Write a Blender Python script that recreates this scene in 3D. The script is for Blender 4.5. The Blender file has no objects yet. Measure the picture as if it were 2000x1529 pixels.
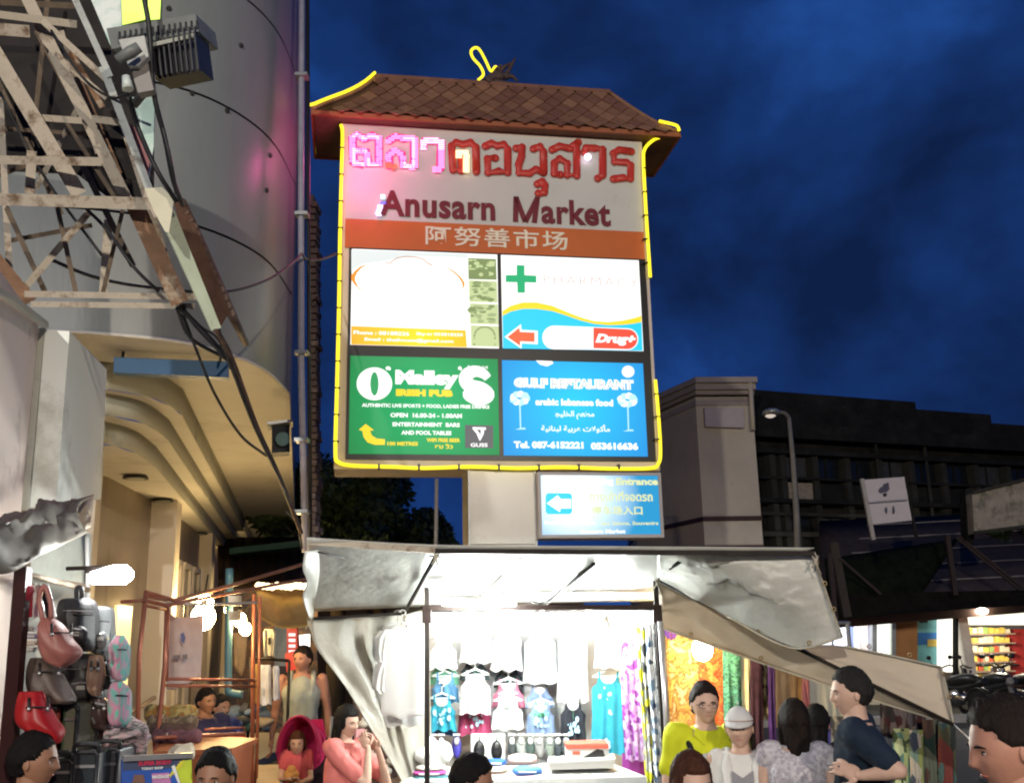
import bpy, bmesh, math, random
from mathutils import Vector, Matrix, noise, Euler
random.seed(7)
SC = bpy.context.scene
COL = SC.collection
PI = math.pi

# ---------------------------------------------------------------- camera
F_PX, CX, CY = 1950.0, 1000.0, 764.5
PITCH, ROLL = math.radians(13.5), math.radians(-1.2)
EYE = Vector((0, 0, 1.95))
fw = Vector((0, math.cos(PITCH), math.sin(PITCH)))
r0 = Vector((1, 0, 0)); u0 = Vector((0, -math.sin(PITCH), math.cos(PITCH)))
rt = r0*math.cos(ROLL) + u0*math.sin(ROLL)
up = -r0*math.sin(ROLL) + u0*math.cos(ROLL)
cam = bpy.data.cameras.new('camera'); camo = bpy.data.objects.new('camera', cam); COL.objects.link(camo)
M = Matrix((rt, up, -fw)).transposed().to_4x4(); M.translation = EYE
camo.matrix_world = M
cam.sensor_fit = 'HORIZONTAL'; cam.sensor_width = 36; cam.lens = F_PX/2000*36
cam.clip_start = .05; cam.clip_end = 2000
SC.camera = camo

# ---------------------------------------------------------------- dusk sky
w = bpy.data.worlds.new('World'); SC.world = w; w.use_nodes = True
nt = w.node_tree; nt.nodes.clear()
def wn(t, **k):
    n = nt.nodes.new(t)
    for a, b in k.items(): setattr(n, a, b)
    return n
out = wn('ShaderNodeOutputWorld'); bg = wn('ShaderNodeBackground'); tc = wn('ShaderNodeTexCoord')
mp = wn('ShaderNodeMapping'); mp.inputs['Scale'].default_value = (1.0, 1.0, 1.35); mp.inputs['Location'].default_value = (0.30, 0.1, 0.31)
n1 = wn('ShaderNodeTexNoise'); n1.inputs['Scale'].default_value = 3.4; n1.inputs['Detail'].default_value = 7; n1.inputs['Roughness'].default_value = .52; n1.inputs['Distortion'].default_value = .15
rp = wn('ShaderNodeValToRGB')
e = rp.color_ramp.elements
e[0].position = .37; e[0].color = (0.0046, 0.0145, 0.060, 1)
e[1].position = .66; e[1].color = (0.0150, 0.072, 0.30, 1)
m_ = rp.color_ramp.elements.new(.52); m_.color = (0.0080, 0.034, 0.150, 1)
nt.links.new(tc.outputs['Generated'], mp.inputs['Vector']); nt.links.new(mp.outputs[0], n1.inputs['Vector'])
nt.links.new(n1.outputs['Fac'], rp.inputs['Fac']); nt.links.new(rp.outputs[0], bg.inputs['Color'])
bg.inputs['Strength'].default_value = 1.0
nt.links.new(bg.outputs[0], out.inputs['Surface'])

SC.view_settings.view_transform = 'Standard'; SC.view_settings.look = 'None'
SC.view_settings.exposure = 0; SC.view_settings.gamma = 1; SC.view_settings.use_curve_mapping = False
try:
    SC.cycles.pixel_filter_type = 'BLACKMAN_HARRIS'; SC.cycles.filter_width = 2.1; SC.cycles.max_bounces = 6; SC.cycles.diffuse_bounces = 3; SC.cycles.sample_clamp_indirect = 4
    SC.cycles.caustics_reflective = False; SC.cycles.caustics_refractive = False
except Exception: pass

# ---------------------------------------------------------------- pixel (of the 2000 px photograph) -> place in the world
def ray(px, py): return (fw + rt*((px-CX)/F_PX) + up*((CY-py)/F_PX))
def P(px, py, Y): d = ray(px, py); return EYE + d*(Y/d.y)
def PZ(px, py, Z): d = ray(px, py); return EYE + d*((Z-EYE.z)/d.z)
def PP(px, py, o, n): d = ray(px, py); return EYE + d*((o-EYE).dot(n)/d.dot(n))
def V(*a): return Vector(a)

# ---------------------------------------------------------------- materials
MATS = {}
def mat(name, col, rough=.7, var=.18, vs=6.0, bump=.0, bs=40.0, metal=0, spec=.35, col2=None, c2=(.45, .6), stretch=None, trans=0, emit=0, wear=None, ws=3.0, wt=(.56, .68)):
    if name in MATS: return MATS[name]
    m = bpy.data.materials.new(name); m.use_nodes = True; t = m.node_tree; N = t.nodes; L = t.links
    b = N['Principled BSDF']; b.inputs['Roughness'].default_value = rough; b.inputs['Metallic'].default_value = metal
    b.inputs['Specular IOR Level'].default_value = spec
    g = N.new('ShaderNodeTexCoord'); mp = N.new('ShaderNodeMapping')
    if stretch: mp.inputs['Scale'].default_value = stretch
    L.new(g.outputs['Object'], mp.inputs['Vector'])
    nz = N.new('ShaderNodeTexNoise'); nz.inputs['Scale'].default_value = vs; nz.inputs['Detail'].default_value = 6; nz.inputs['Roughness'].default_value = .62
    L.new(mp.outputs[0], nz.inputs['Vector'])
    cr = N.new('ShaderNodeValToRGB'); e = cr.color_ramp.elements
    if col2 is None:
        e[0].position = .3; e[1].position = .7
        e[0].color = tuple(c*(1-var) for c in col) + (1,); e[1].color = tuple(min(1, c*(1+var)) for c in col) + (1,)
    else:
        e[0].position = c2[0]; e[1].position = c2[1]; e[0].color = tuple(col)+(1,); e[1].color = tuple(col2)+(1,)
    L.new(nz.outputs['Fac'], cr.inputs['Fac']); cout = cr.outputs[0]
    if wear:
        n3 = N.new('ShaderNodeTexNoise'); n3.inputs['Scale'].default_value = ws; n3.inputs['Detail'].default_value = 9; n3.inputs['Roughness'].default_value = .7
        L.new(mp.outputs[0], n3.inputs['Vector'])
        r3 = N.new('ShaderNodeMapRange'); r3.inputs['From Min'].default_value = wt[0]; r3.inputs['From Max'].default_value = wt[1]
        L.new(n3.outputs['Fac'], r3.inputs['Value'])
        mx = N.new('ShaderNodeMix'); mx.data_type = 'RGBA'; L.new(r3.outputs[0], mx.inputs[0]); L.new(cout, mx.inputs[6]); mx.inputs[7].default_value = tuple(wear)+(1,)
        cout = mx.outputs[2]
    L.new(cout, b.inputs['Base Color'])
    if bump:
        n2 = N.new('ShaderNodeTexNoise'); n2.inputs['Scale'].default_value = bs; n2.inputs['Detail'].default_value = 4; L.new(mp.outputs[0], n2.inputs['Vector'])
        bp = N.new('ShaderNodeBump'); bp.inputs['Strength'].default_value = bump; bp.inputs['Distance'].default_value = .02
        L.new(n2.outputs['Fac'], bp.inputs['Height']); L.new(bp.outputs[0], b.inputs['Normal'])
    if emit:
        L.new(cout, b.inputs['Emission Color']); b.inputs['Emission Strength'].default_value = emit
    if trans:
        o = N['Material Output']; tr = N.new('ShaderNodeBsdfTranslucent'); ms = N.new('ShaderNodeMixShader'); ms.inputs[0].default_value = trans
        L.new(cout, tr.inputs['Color']); L.new(b.outputs[0], ms.inputs[1]); L.new(tr.outputs[0], ms.inputs[2]); L.new(ms.outputs[0], o.inputs['Surface'])
    MATS[name] = m; return m
def glow(name, col=(1, 1, 1), s=1.0):
    if name in MATS: return MATS[name]
    m = bpy.data.materials.new(name); m.use_nodes = True; b = m.node_tree.nodes['Principled BSDF']
    b.inputs['Base Color'].default_value = tuple(min(.2, c*.2) for c in col)+(1,); b.inputs['Emission Color'].default_value = tuple(col)+(1,); b.inputs['Emission Strength'].default_value = s
    b.inputs['Roughness'].default_value = .4
    MATS[name] = m; return m
def pattern(name, cols, scale=14.0, rough=.8, stretch=None, kind='voronoi', rnd=1.0, trans=.15):
    """printed cloth: cells of several dye colours"""
    if name in MATS: return MATS[name]
    m = bpy.data.materials.new(name); m.use_nodes = True; t = m.node_tree; N = t.nodes; L = t.links
    b = N['Principled BSDF']; b.inputs['Roughness'].default_value = rough; b.inputs['Specular IOR Level'].default_value = .2
    g = N.new('ShaderNodeTexCoord'); mp = N.new('ShaderNodeMapping')
    if stretch: mp.inputs['Scale'].default_value = stretch
    L.new(g.outputs['Object'], mp.inputs['Vector'])
    if kind == 'voronoi':
        v = N.new('ShaderNodeTexVoronoi'); v.inputs['Scale'].default_value = scale; v.inputs['Randomness'].default_value = rnd
        L.new(mp.outputs[0], v.inputs['Vector']); s = N.new('ShaderNodeSeparateColor'); L.new(v.outputs['Color'], s.inputs[0]); fac = s.outputs[0]
    else:
        v = N.new('ShaderNodeTexNoise'); v.inputs['Scale'].default_value = scale; v.inputs['Detail'].default_value = 3; v.inputs['Distortion'].default_value = 1.2
        L.new(mp.outputs[0], v.inputs['Vector']); fac = v.outputs['Fac']
    cr = N.new('ShaderNodeValToRGB'); cr.color_ramp.interpolation = 'CONSTANT' if kind == 'voronoi' else 'LINEAR'
    e = cr.color_ramp.elements
    lo, hi = (0, 1) if kind == 'voronoi' else (.33, .67)
    while len(e) < len(cols): e.new(.5)
    for i, c in enumerate(cols):
        e[i].position = lo + (hi-lo)*i/len(cols); e[i].color = tuple(c)+(1,)
    L.new(fac, cr.inputs['Fac']); L.new(cr.outputs[0], b.inputs['Base Color'])
    o = N['Material Output']; tr = N.new('ShaderNodeBsdfTranslucent'); ms = N.new('ShaderNodeMixShader'); ms.inputs[0].default_value = trans
    L.new(cr.outputs[0], tr.inputs['Color']); L.new(b.outputs[0], ms.inputs[1]); L.new(tr.outputs[0], ms.inputs[2]); L.new(ms.outputs[0], o.inputs['Surface'])
    MATS[name] = m; return m

# ---------------------------------------------------------------- mesh building
def wpos(o):
    p = Vector((0, 0, 0))
    while o is not None: p = p + o.location; o = o.parent
    return p
def frame_of(d):
    d = d.normalized(); a = Vector((0, 0, 1)) if abs(d.z) < .9 else Vector((1, 0, 0))
    x = d.cross(a).normalized(); return x, d.cross(x).normalized(), d
class MB:
    def __init__(s): s.v = []; s.f = []; s.m = []; s.sm = []
    def add(s, vs, fs, mi=0, smooth=False):
        b = len(s.v); s.v += [Vector(v) for v in vs]
        for f in fs: s.f.append([b+i for i in f]); s.m.append(mi); s.sm.append(smooth)
        return s
    def obox(s, c, ax, ay, az, mi=0):
        """box from its centre and three half-axis vectors"""
        c = Vector(c); vs = [c+ax*i+ay*j+az*k for i in (-1, 1) for j in (-1, 1) for k in (-1, 1)]
        return s.add(vs, [(0, 1, 3, 2), (4, 6, 7, 5), (0, 4, 5, 1), (2, 3, 7, 6), (0, 2, 6, 4), (1, 5, 7, 3)], mi)
    def box(s, c, sz, rz=0, mi=0):
        m = Matrix.Rotation(rz, 3, 'Z'); return s.obox(c, m@V(sz[0]/2, 0, 0), m@V(0, sz[1]/2, 0), V(0, 0, sz[2]/2), mi)
    def bar(s, a, b, w, h=None, mi=0, upv=None):
        """straight bar of rectangular section"""
        h = h or w; a = Vector(a); b = Vector(b); d = (b-a)
        if d.length < 1e-6: return s
        x, y, z = frame_of(d)
        if upv is not None:
            z = d.normalized(); x = z.cross(upv).normalized(); y = z.cross(x)
        return s.obox((a+b)/2, x*w/2, y*h/2, d/2, mi)
    def tube(s, pts, r, n=8, mi=0, cap=True, smooth=True, flat=None):
        """round tube through points; r a number or one per point; flat=(axis vector, factor) squashes it"""
        pts = [Vector(p) for p in pts]; vs = []; fs = []; k = len(pts)
        rr = r if isinstance(r, (list, tuple)) else [r]*k
        t0 = (pts[1]-pts[0]).normalized(); x, y, _ = frame_of(t0)
        for i, p in enumerate(pts):
            t = (pts[min(i+1, k-1)]-pts[max(i-1, 0)])
            t = t.normalized() if t.length > 1e-9 else t0
            x = (x - t*x.dot(t)); x = x.normalized() if x.length > 1e-6 else frame_of(t)[0]; y = t.cross(x)
            for j in range(n):
                a = 2*PI*j/n; o = (x*math.cos(a)+y*math.sin(a))*rr[i]
                if flat: o = o - flat[0]*(o.dot(flat[0]))*(1-flat[1])
                vs.append(p+o)
        for i in range(k-1):
            for j in range(n):
                fs.append((i*n+j, i*n+(j+1) % n, (i+1)*n+(j+1) % n, (i+1)*n+j))
        s.add(vs, fs, mi, smooth)
        if cap:
            b = len(s.v)-len(vs); s.f += [[b+j for j in reversed(range(n))], [b+(k-1)*n+j for j in range(n)]]; s.m += [mi, mi]; s.sm += [False, False]
        return s
    def ball(s, c, r, nu=12, nv=8, mi=0, rot=None):
        """ellipsoid; r a number or (rx, ry, rz)"""
        c = Vector(c); r = Vector((r, r, r)) if isinstance(r, (int, float)) else Vector(r); vs = []; fs = []
        def T(q):
            q = Vector((q[0]*r.x, q[1]*r.y, q[2]*r.z)); return c + (rot@q if rot else q)
        vs.append(T((0, 0, 1)))
        for i in range(1, nv):
            th = PI*i/nv
            for j in range(nu):
                ph = 2*PI*j/nu; vs.append(T((math.sin(th)*math.cos(ph), math.sin(th)*math.sin(ph), math.cos(th))))
        vs.append(T((0, 0, -1)))
        for j in range(nu): fs.append((0, 1+j, 1+(j+1) % nu))
        for i in range(nv-2):
            for j in range(nu): a = 1+i*nu; fs.append((a+j, a+nu+j, a+nu+(j+1) % nu, a+(j+1) % nu))
        for j in range(nu): a = 1+(nv-2)*nu; fs.append((a+j, len(vs)-1, a+(j+1) % nu))
        return s.add(vs, fs, mi, True)
    def prism(s, poly, n, mi=0, smi=None):
        """polygon (list of points) extruded by vector n"""
        k = len(poly); vs = [Vector(p) for p in poly] + [Vector(p)+n for p in poly]
        s.add(vs, [list(range(k)), list(range(2*k-1, k-1, -1))], mi)
        return s.add(vs, [(i, (i+1) % k, k+(i+1) % k, k+i)[::-1] for i in range(k)], mi if smi is None else smi)
    def sheet(s, c, nu=24, nv=12, fn=None, mi=0):
        """bilinear patch c=[p00,p10,p11,p01] with offset function fn(u,v)->Vector"""
        vs = []
        for j in range(nv+1):
            for i in range(nu+1):
                u, v = i/nu, j/nv
                p = (c[0]*(1-u)+c[1]*u)*(1-v) + (c[3]*(1-u)+c[2]*u)*v
                vs.append(p + (fn(u, v) if fn else Vector((0, 0, 0))))
        fs = [(j*(nu+1)+i, j*(nu+1)+i+1, (j+1)*(nu+1)+i+1, (j+1)*(nu+1)+i) for j in range(nv) for i in range(nu)]
        return s.add(vs, fs, mi, True)
    def build(s, name, mats, parent=None, local=False, thick=0, fix=True, me=None):
        me = bpy.data.meshes.new(name); o = bpy.data.objects.new(name, me)
        off = Vector((0, 0, 0))
        if parent is not None and not local: off = wpos(parent)
        me.from_pydata([v-off for v in s.v], [], s.f)
        if not isinstance(mats, (list, tuple)): mats = [mats]
        for m in mats: me.materials.append(m)
        me.polygons.foreach_set('material_index', s.m); me.polygons.foreach_set('use_smooth', s.sm); me.update()
        if fix:
            b = bmesh.new(); b.from_mesh(me); bmesh.ops.recalc_face_normals(b, faces=b.faces); b.to_mesh(me); b.free()
        COL.objects.link(o)
        if parent is not None: o.parent = parent
        if thick:
            md = o.modifiers.new('thickness', 'SOLIDIFY'); md.thickness = thick; md.offset = 0
        return o
def thing(name, label, cat, loc=(0, 0, 0), group=None, rz=0):
    o = bpy.data.objects.new(name, None); COL.objects.link(o); o.location = loc; o.rotation_euler = (0, 0, rz); o.empty_display_size = .1
    o['label'] = label; o['category'] = cat
    if group: o['group'] = group
    return o
def tag(o, label=None, cat=None, group=None, kind=None):
    if label: o['label'] = label
    if cat: o['category'] = cat
    if group: o['group'] = group
    if kind: o['kind'] = kind
    return o
def copy_thing(src, loc, rz=0, label=None, group=None):
    c = src.copy(); COL.objects.link(c); c.location = loc; c.rotation_euler = (0, 0, rz)
    if label: c['label'] = label
    if group: c['group'] = group
    for ch in list(src.children):
        k = ch.copy(); COL.objects.link(k); k.parent = c
        for g in list(ch.children):
            q = g.copy(); COL.objects.link(q); q.parent = k
    return c
def text_mb(body, o, u, v, n, x0, y0, x1, y1, weight=0, ext=.004, lift=0, spacing=1.0, shear=0):
    """lettering fitted into the rectangle x0..x1, y0..y1 of the plane o + u*x + v*y"""
    c = bpy.data.curves.new('t', 'FONT'); c.body = body; c.offset = weight; c.space_character = spacing; c.shear = shear; c.resolution_u = 3
    ob = bpy.data.objects.new('t', c); COL.objects.link(ob); bpy.context.view_layer.update()
    me = bpy.data.meshes.new_from_object(ob.evaluated_get(bpy.context.evaluated_depsgraph_get()))
    bpy.data.objects.remove(ob); bpy.data.curves.remove(c)
    mb = MB()
    if not me.vertices: return mb
    xs = [q.co.x for q in me.vertices]; ys = [q.co.y for q in me.vertices]
    ax, bx, ay, by = min(xs), max(xs), min(ys), max(ys)
    sx = (x1-x0)/max(1e-6, bx-ax); sy = (y1-y0)/max(1e-6, by-ay)
    mb.add([o+u*(x0+(q.co.x-ax)*sx)+v*(y0+(q.co.y-ay)*sy)+n*(lift+ext) for q in me.vertices], [list(p.vertices) for p in me.polygons])
    bpy.data.meshes.remove(me); return mb
def arc(c, r, a0, a1, n, u, v):
    return [c+u*(r*math.cos(a0+(a1-a0)*i/n))+v*(r*math.sin(a0+(a1-a0)*i/n)) for i in range(n+1)]
def spline(pts, n=6):
    """Catmull-Rom through points"""
    pts = [Vector(p) for p in pts]; q = [pts[0]*2-pts[1]]+pts+[pts[-1]*2-pts[-2]]; r = []
    for i in range(1, len(q)-2):
        for k in range(n):
            t = k/n; a, b, c, d = q[i-1:i+3]
            r.append(.5*((2*b)+(c-a)*t+(2*a-5*b+4*c-d)*t*t+(3*b-a-3*c+d)*t**3))
    return r+[pts[-1]]
def fnz(p, s=1.0, seed=0): return noise.noise(Vector(p)*s+Vector((seed*7.3, seed*3.1, seed)))

# ================================================================ SETTING
M_ASPH = mat('asphalt', (.055, .052, .05), .75, .3, 3, .3, 60, wear=(.10, .095, .085), ws=1.2)
M_WALL = mat('painted_cladding', (.225, .24, .23), .38, .07, .8, .06, 30, wear=(.15, .155, .14), ws=1.1, wt=(.46, .8), spec=.5, stretch=(1, 1, .22))
M_SOFF = mat('soffit_plaster', (.64, .60, .54), .6, .06, 1.5, .05, 20, wear=(.42, .37, .30), ws=1.3, wt=(.55, .8))
M_FASC = mat('fascia_plaster', (.40, .40, .34), .6, .08, 1.5, wear=(.2, .2, .18), ws=1.5)
M_INW = mat('entrance_wall', (.40, .33, .25), .5, .12, 1.2, wear=(.28, .22, .16), ws=2, stretch=(1, 1, .2))
M_COLM = mat('column_plaster', (.6, .53, .45), .55, .08, 1.0)
M_DARK = mat('dark_metal', (.03, .028, .026), .5, .2)
M_STEEL = mat('grey_steel', (.30, .31, .31), .4, .15, 8, metal=.6)
M_RUST = mat('rusty_cream_steel', (.44, .38, .30), .65, .15, 9, .15, 60, wear=(.14, .085, .05), ws=9, wt=(.5, .66))
M_RUST2 = mat('rusty_brown_steel', (.20, .105, .055), .7, .3, 10, .2, 50, wear=(.4, .33, .24), ws=6)
M_CABLE = mat('black_cable', (.015, .015, .016), .5, .2)
M_PIPE = mat('copper_pipe', (.42, .15, .09), .35, .15, 6, metal=.35, spec=.5)
M_POST = mat('brown_post', (.018, .010, .008), .6, .2, spec=.15)

g = MB().box((0, 60, -.05), (260, 260, .1)); tag(g.build('ground', M_ASPH), kind='structure')
for (cx_, cy_, sx_, sy_) in ((-6.5, 12.0, 5.0, 18.0),):
    pv = MB().box((cx_, cy_, .06), (sx_, sy_, .12)); tag(pv.build('pavement', mat('pavement_tiles', (.33, .29, .25), .6, .15, 5, .1)), kind='structure')
# slab of brighter road on the right and painted kerb
kb = MB().box((10.5, 21.2, .07), (12, .3, .14), .05); tag(kb.build('kerb', mat('kerb_concrete', (.4, .39, .36), .7)), kind='structure')

# ---------------------------------------------------------------- left building
D_ST = Vector((-.211, 1, 0)).normalized()
def XY(v, z): return Vector((v[0], v[1], z))
def resample(pts, n):
    pts = [Vector(p) for p in pts]; L = [0]
    for a, b in zip(pts, pts[1:]): L.append(L[-1]+(b-a).length)
    r = []
    for i in range(n):
        t = L[-1]*i/(n-1); k = 0
        while k < len(L)-2 and L[k+1] < t: k += 1
        f = (t-L[k])/max(1e-9, L[k+1]-L[k]); r.append(pts[k].lerp(pts[k+1], min(1, f)))
    return r
FAR = 24
up_px = [(-5.6, 7.62), (-3.98, 8.05), (-3.5, 8.19), (-2.98, 8.45), (-2.62, 8.92), (-2.43, 9.55), (-2.42, 10.5)]
upper = spline([XY(p, 0) for p in up_px], 5); upper += [upper[-1]+D_ST*t for t in (1, 3, 7, 14, FAR)]
ri1 = spline([XY(p, 0) for p in [(-5.6, 8.55), (-4.03, 9.03), (-3.74, 9.17), (-3.50, 9.55), (-3.47, 10.2)]], 5); ri1 += [ri1[-1]+D_ST*t for t in (1, 4, 10, FAR)]
ri2 = spline([XY(p, 0) for p in [(-5.6, 8.8), (-4.12, 9.2), (-3.82, 9.34), (-3.66, 9.7), (-3.70, 10.5)]], 5); ri2 += [ri2[-1]+D_ST*t for t in (1, 4, 10, FAR)]
ri3 = spline([XY(p, 0) for p in [(-5.6, 9.1), (-4.16, 9.5), (-3.98, 9.62), (-3.88, 10.05), (-3.97, 10.9)]], 5); ri3 += [ri3[-1]+D_ST*t for t in (1, 4, 10, FAR)]
bld = thing('corner_building', 'tall grey building with a rounded corner and stepped orange lit soffit over its entrance', 'building', (-3.5, 9.5, 0))
def ribbon(pl, z0, z1, inward=.0, th=.05):
    mb = MB(); n = len(pl)
    vs = [XY(p, z0) for p in pl]+[XY(p, z1) for p in pl]
    mb.add(vs, [(i, i+1, n+i+1, n+i) for i in range(n-1)], 0, True); return mb
def shelf(a, b, z, n=60):
    mb = MB(); a = resample(a, n); b = resample(b, n)
    mb.add([XY(p, z) for p in a]+[XY(p, z) for p in b], [(i, i+1, n+i+1, n+i) for i in range(n-1)], 0, False); return mb
# stacked cladding courses with recessed joints
zj = [4.5, 5.63, 6.95, 8.25, 9.6, 11.0, 12.4, 14.0, 16.0]
core = [p+Vector((-.0, .05, 0)) - (D_ST*0) for p in upper]
for i in range(len(zj)-1):
    c = ribbon(upper, zj[i]+(.012 if i else 0), zj[i+1]-.012).build('cladding_course', M_WALL, bld)
ribbon([p+Vector((-.03, .05, 0)) for p in upper], 4.52, 16).build('joint_backing', M_DARK, bld)
for (px_, py_) in ((375, 183), (443, 217), (341, 160), (520, 372), (527, 304), (250, 330), (470, 90), (330, 18)):
    d_ = ray(px_, py_); q_ = None
    for a_, b_ in zip(upper, upper[1:]):
        e_ = b_-a_; den = d_.x*e_.y-d_.y*e_.x
        if abs(den) > 1e-9:
            t_ = (a_.x*e_.y-a_.y*e_.x)/den; u_ = (a_.x*d_.y-a_.y*d_.x)/den
            if t_ > 0 and 0 <= u_ <= 1: q_ = EYE+d_*t_; n_ = Vector((e_.y, -e_.x, 0)).normalized(); break
    if q_ is not None: MB().tube([q_-n_*.01, q_+n_*.02], [.03, .022], 10).build('wall_fixing', M_DARK, bld)
lip = MB().tube([XY(p, 4.5) for p in upper], .018, 6); lip.build('edge_trim', M_SOFF, bld)
shelf(upper, ri1, 4.502).build('soffit', M_SOFF, bld)
ribbon(ri1, 4.24, 4.502).build('fascia_band', M_FASC, bld, thick=.01)
shelf(ri1, ri2, 4.24).build('soffit', M_SOFF, bld)
ribbon(ri2, 4.03, 4.24).build('fascia_band', M_FASC, bld, thick=.01)
shelf(ri2, ri3, 4.03).build('soffit', M_SOFF, bld)
ribbon(ri3, 3.81, 4.03).build('fascia_band', M_FASC, bld, thick=.01)
inner = [XY(p, 0) for p in [(-7.5, 9.2), (-6.2, 9.6), (-6.3, 12), (-6.9, 14.3), (-8, 19), (-10.5, 34)]]
shelf(ri3, inner, 3.81).build('ceiling', M_SOFF, bld)
rsol = MB().prism([XY(p, 16) for p in upper]+[Vector((-16, 33, 16)), Vector((-16, 6, 16))], Vector((0, 0, .2))); rsol.build('roof_slab', M_DARK, bld)
wl = [XY(p, 0) for p in [(-5.2, 9.9), (-4.85, 10.4), (-4.79, 11.64), (-5.07, 14.3), (-5.9, 19.0), (-8.9, 34)]]
ribbon(wl, 0, 3.81).build('entrance_wall', M_INW, bld, thick=.04)
for (p, sz) in (((-4.42, 10.25), .34), ((-4.93, 13.95), .62), ((-5.85, 18.6), .7), ((-6.9, 24), .7)):
    MB().box((p[0], p[1], 1.9), (sz*.75, sz*.8, 3.82), .2).build('column', M_COLM, bld)
for (px, py) in ((265, 930), (318, 975), (390, 1040)):
    q = PZ(px, py, 3.8); rg = MB().tube([q, q+V(0, 0, -.03)], [.13, .15], 20); h = rg.build('downlight', M_DARK, bld)
    MB().tube([q+V(0, 0, -.022), q+V(0, 0, -.035)], [.1, .1], 16).build('lens', M_FASC, h)
# pale window frames and doors set in the entrance wall
def wall_panel(px0, py0, px1, py1, o, n, name, m, parent, th=.05, lift=.0):
    pts = [PP(px0, py0, o, n), PP(px1, py0, o, n), PP(px1, py1, o, n), PP(px0, py1, o, n)]
    pts = [p+n*lift for p in pts]
    return MB().prism(pts, -n*th).build(name, m, parent)
on = Vector((-4.84, 11.64, 1)); wd = (Vector((-5.07, 14.3, 0))-Vector((-4.79, 11.64, 0))).normalized(); nn = Vector((wd.y, -wd.x, 0))
on2 = Vector((-5.02, 14.3, 1)); wd2 = (Vector((-5.9, 19.0, 0))-Vector((-5.07, 14.3, 0))).normalized(); nn2 = Vector((wd2.y, -wd2.x, 0))
for k in range(4):
    a = Vector((-5.07, 14.3, 0))+wd2*(.9+k*1.1); f = MB()
    for z0 in (0.3, 3.1): f.bar(XY(a, z0)+nn2*.06, XY(a+wd2*.8, z0)+nn2*.06, .08, .08)
    for q in (a, a+wd2*.8): f.bar(XY(q, .3)+nn2*.06, XY(q, 3.1)+nn2*.06, .07, .07)
    fo = f.build('window_frame', M_COLM, bld)
    MB().prism([XY(a, .3)+nn2*.04, XY(a+wd2*.8, .3)+nn2*.04, XY(a+wd2*.8, 3.1)+nn2*.04, XY(a, 3.1)+nn2*.04], nn2*-.02).build('pane', mat('window_glass_brown', (.10, .08, .05), .15, .1), fo)
def lit_rect(pts, name, m, parent, th=.04):
    n = (pts[1]-pts[0]).cross(pts[3]-pts[0]).normalized(); return MB().prism(pts, n*th).build(name, m, parent)
q0 = Vector((-4.79, 11.64, 0)).lerp(Vector((-5.07, 14.3, 0)), .18)+nn*.06; q1 = Vector((-4.79, 11.64, 0)).lerp(Vector((-5.07, 14.3, 0)), .42)+nn*.06
lit_rect([XY(q0, .9), XY(q1, .9), XY(q1, 2.35), XY(q0, 2.35)], 'lit_window', glow('warm_window_light', (1, .72, .28), 1.6), bld)

# far end of the street behind the left stalls: dark eaves
arc_b = thing('arcade_building', 'low dark roofed arcade at the far end of the alley, behind the ochre awning', 'building', (-3, 30, 0))
MB().box((-3.5, 30.5, 1.6), (11, .4, 3.2)).build('wall', mat('arcade_wall', (.12, .09, .07), .8), arc_b)
rfb = MB(); a = [P(430, 1085, 19), P(615, 1070, 19), P(615, 1150, 22.5), P(430, 1142, 22.5)]
rfb.sheet([P(425, 1052, 22), P(640, 1052, 22), P(640, 1142, 18), P(425, 1150, 18)], 8, 4); rfb.build('roof', mat('dark_brown_roof', (.05, .03, .022), .7, .3, 5), arc_b, thick=.08)
for k in range(9):
    xk = 430+22*k; MB().bar(P(xk, 1060, 21.7)+V(0, 0, .06), P(xk, 1143, 18)+V(0, 0, .06), .09, .07).build('rafter', M_POST, arc_b)
MB().bar(P(455, 1078, 20), P(600, 1062, 20), .5, .12).build('gutter', mat('teal_paint', (.02, .09, .10), .5), arc_b)

# blue board under the soffit, speaker, pipes
bb = thing('blue_board', 'long plain blue board hanging under the curved soffit', 'board', PZ(335, 715, 4.35))
pts = [P(222, 697, 8.6), P(446, 706, 8.9), P(447, 737, 8.9), P(222, 727, 8.6)]
MB().prism(pts, Vector((-.03, .12, 0))).build('panel', mat('blue_paint', (.012, .085, .21), .45, .12, 3), bb)
for q in ((240, 690), (430, 700)): MB().bar(P(q[0], q[1]+8, 8.75), P(q[0], q[1]+8, 8.75)+V(0, 0, .18), .02).build('hanger', M_DARK, bb)
spk = thing('wall_speaker', 'small black loudspeaker box on the building corner beside the white pipe', 'speaker', P(548, 885, 10.2))
pp = [P(531, 826, 10.2), P(566, 822, 10.3), P(566, 882, 10.3), P(531, 884, 10.2)]
MB().prism(pp, Vector((-.06, .25, 0))).build('cabinet', mat('black_plastic', (.012, .014, .016), .5), spk)
c = P(552, 857, 10.19); nrm = (EYE-c).normalized(); x, y, _ = frame_of(nrm)
MB().tube([c+nrm*.02, c+nrm*.03], [.075, .07], 20).build('cone', mat('speaker_cone', (.06, .13, .15), .4), spk)
MB().prism([P(522, 824, 10.1), P(572, 818, 10.2), P(572, 823, 10.2), P(522, 829, 10.1)], Vector((-.06, .3, 0))).build('cover', M_STEEL, spk)

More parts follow.
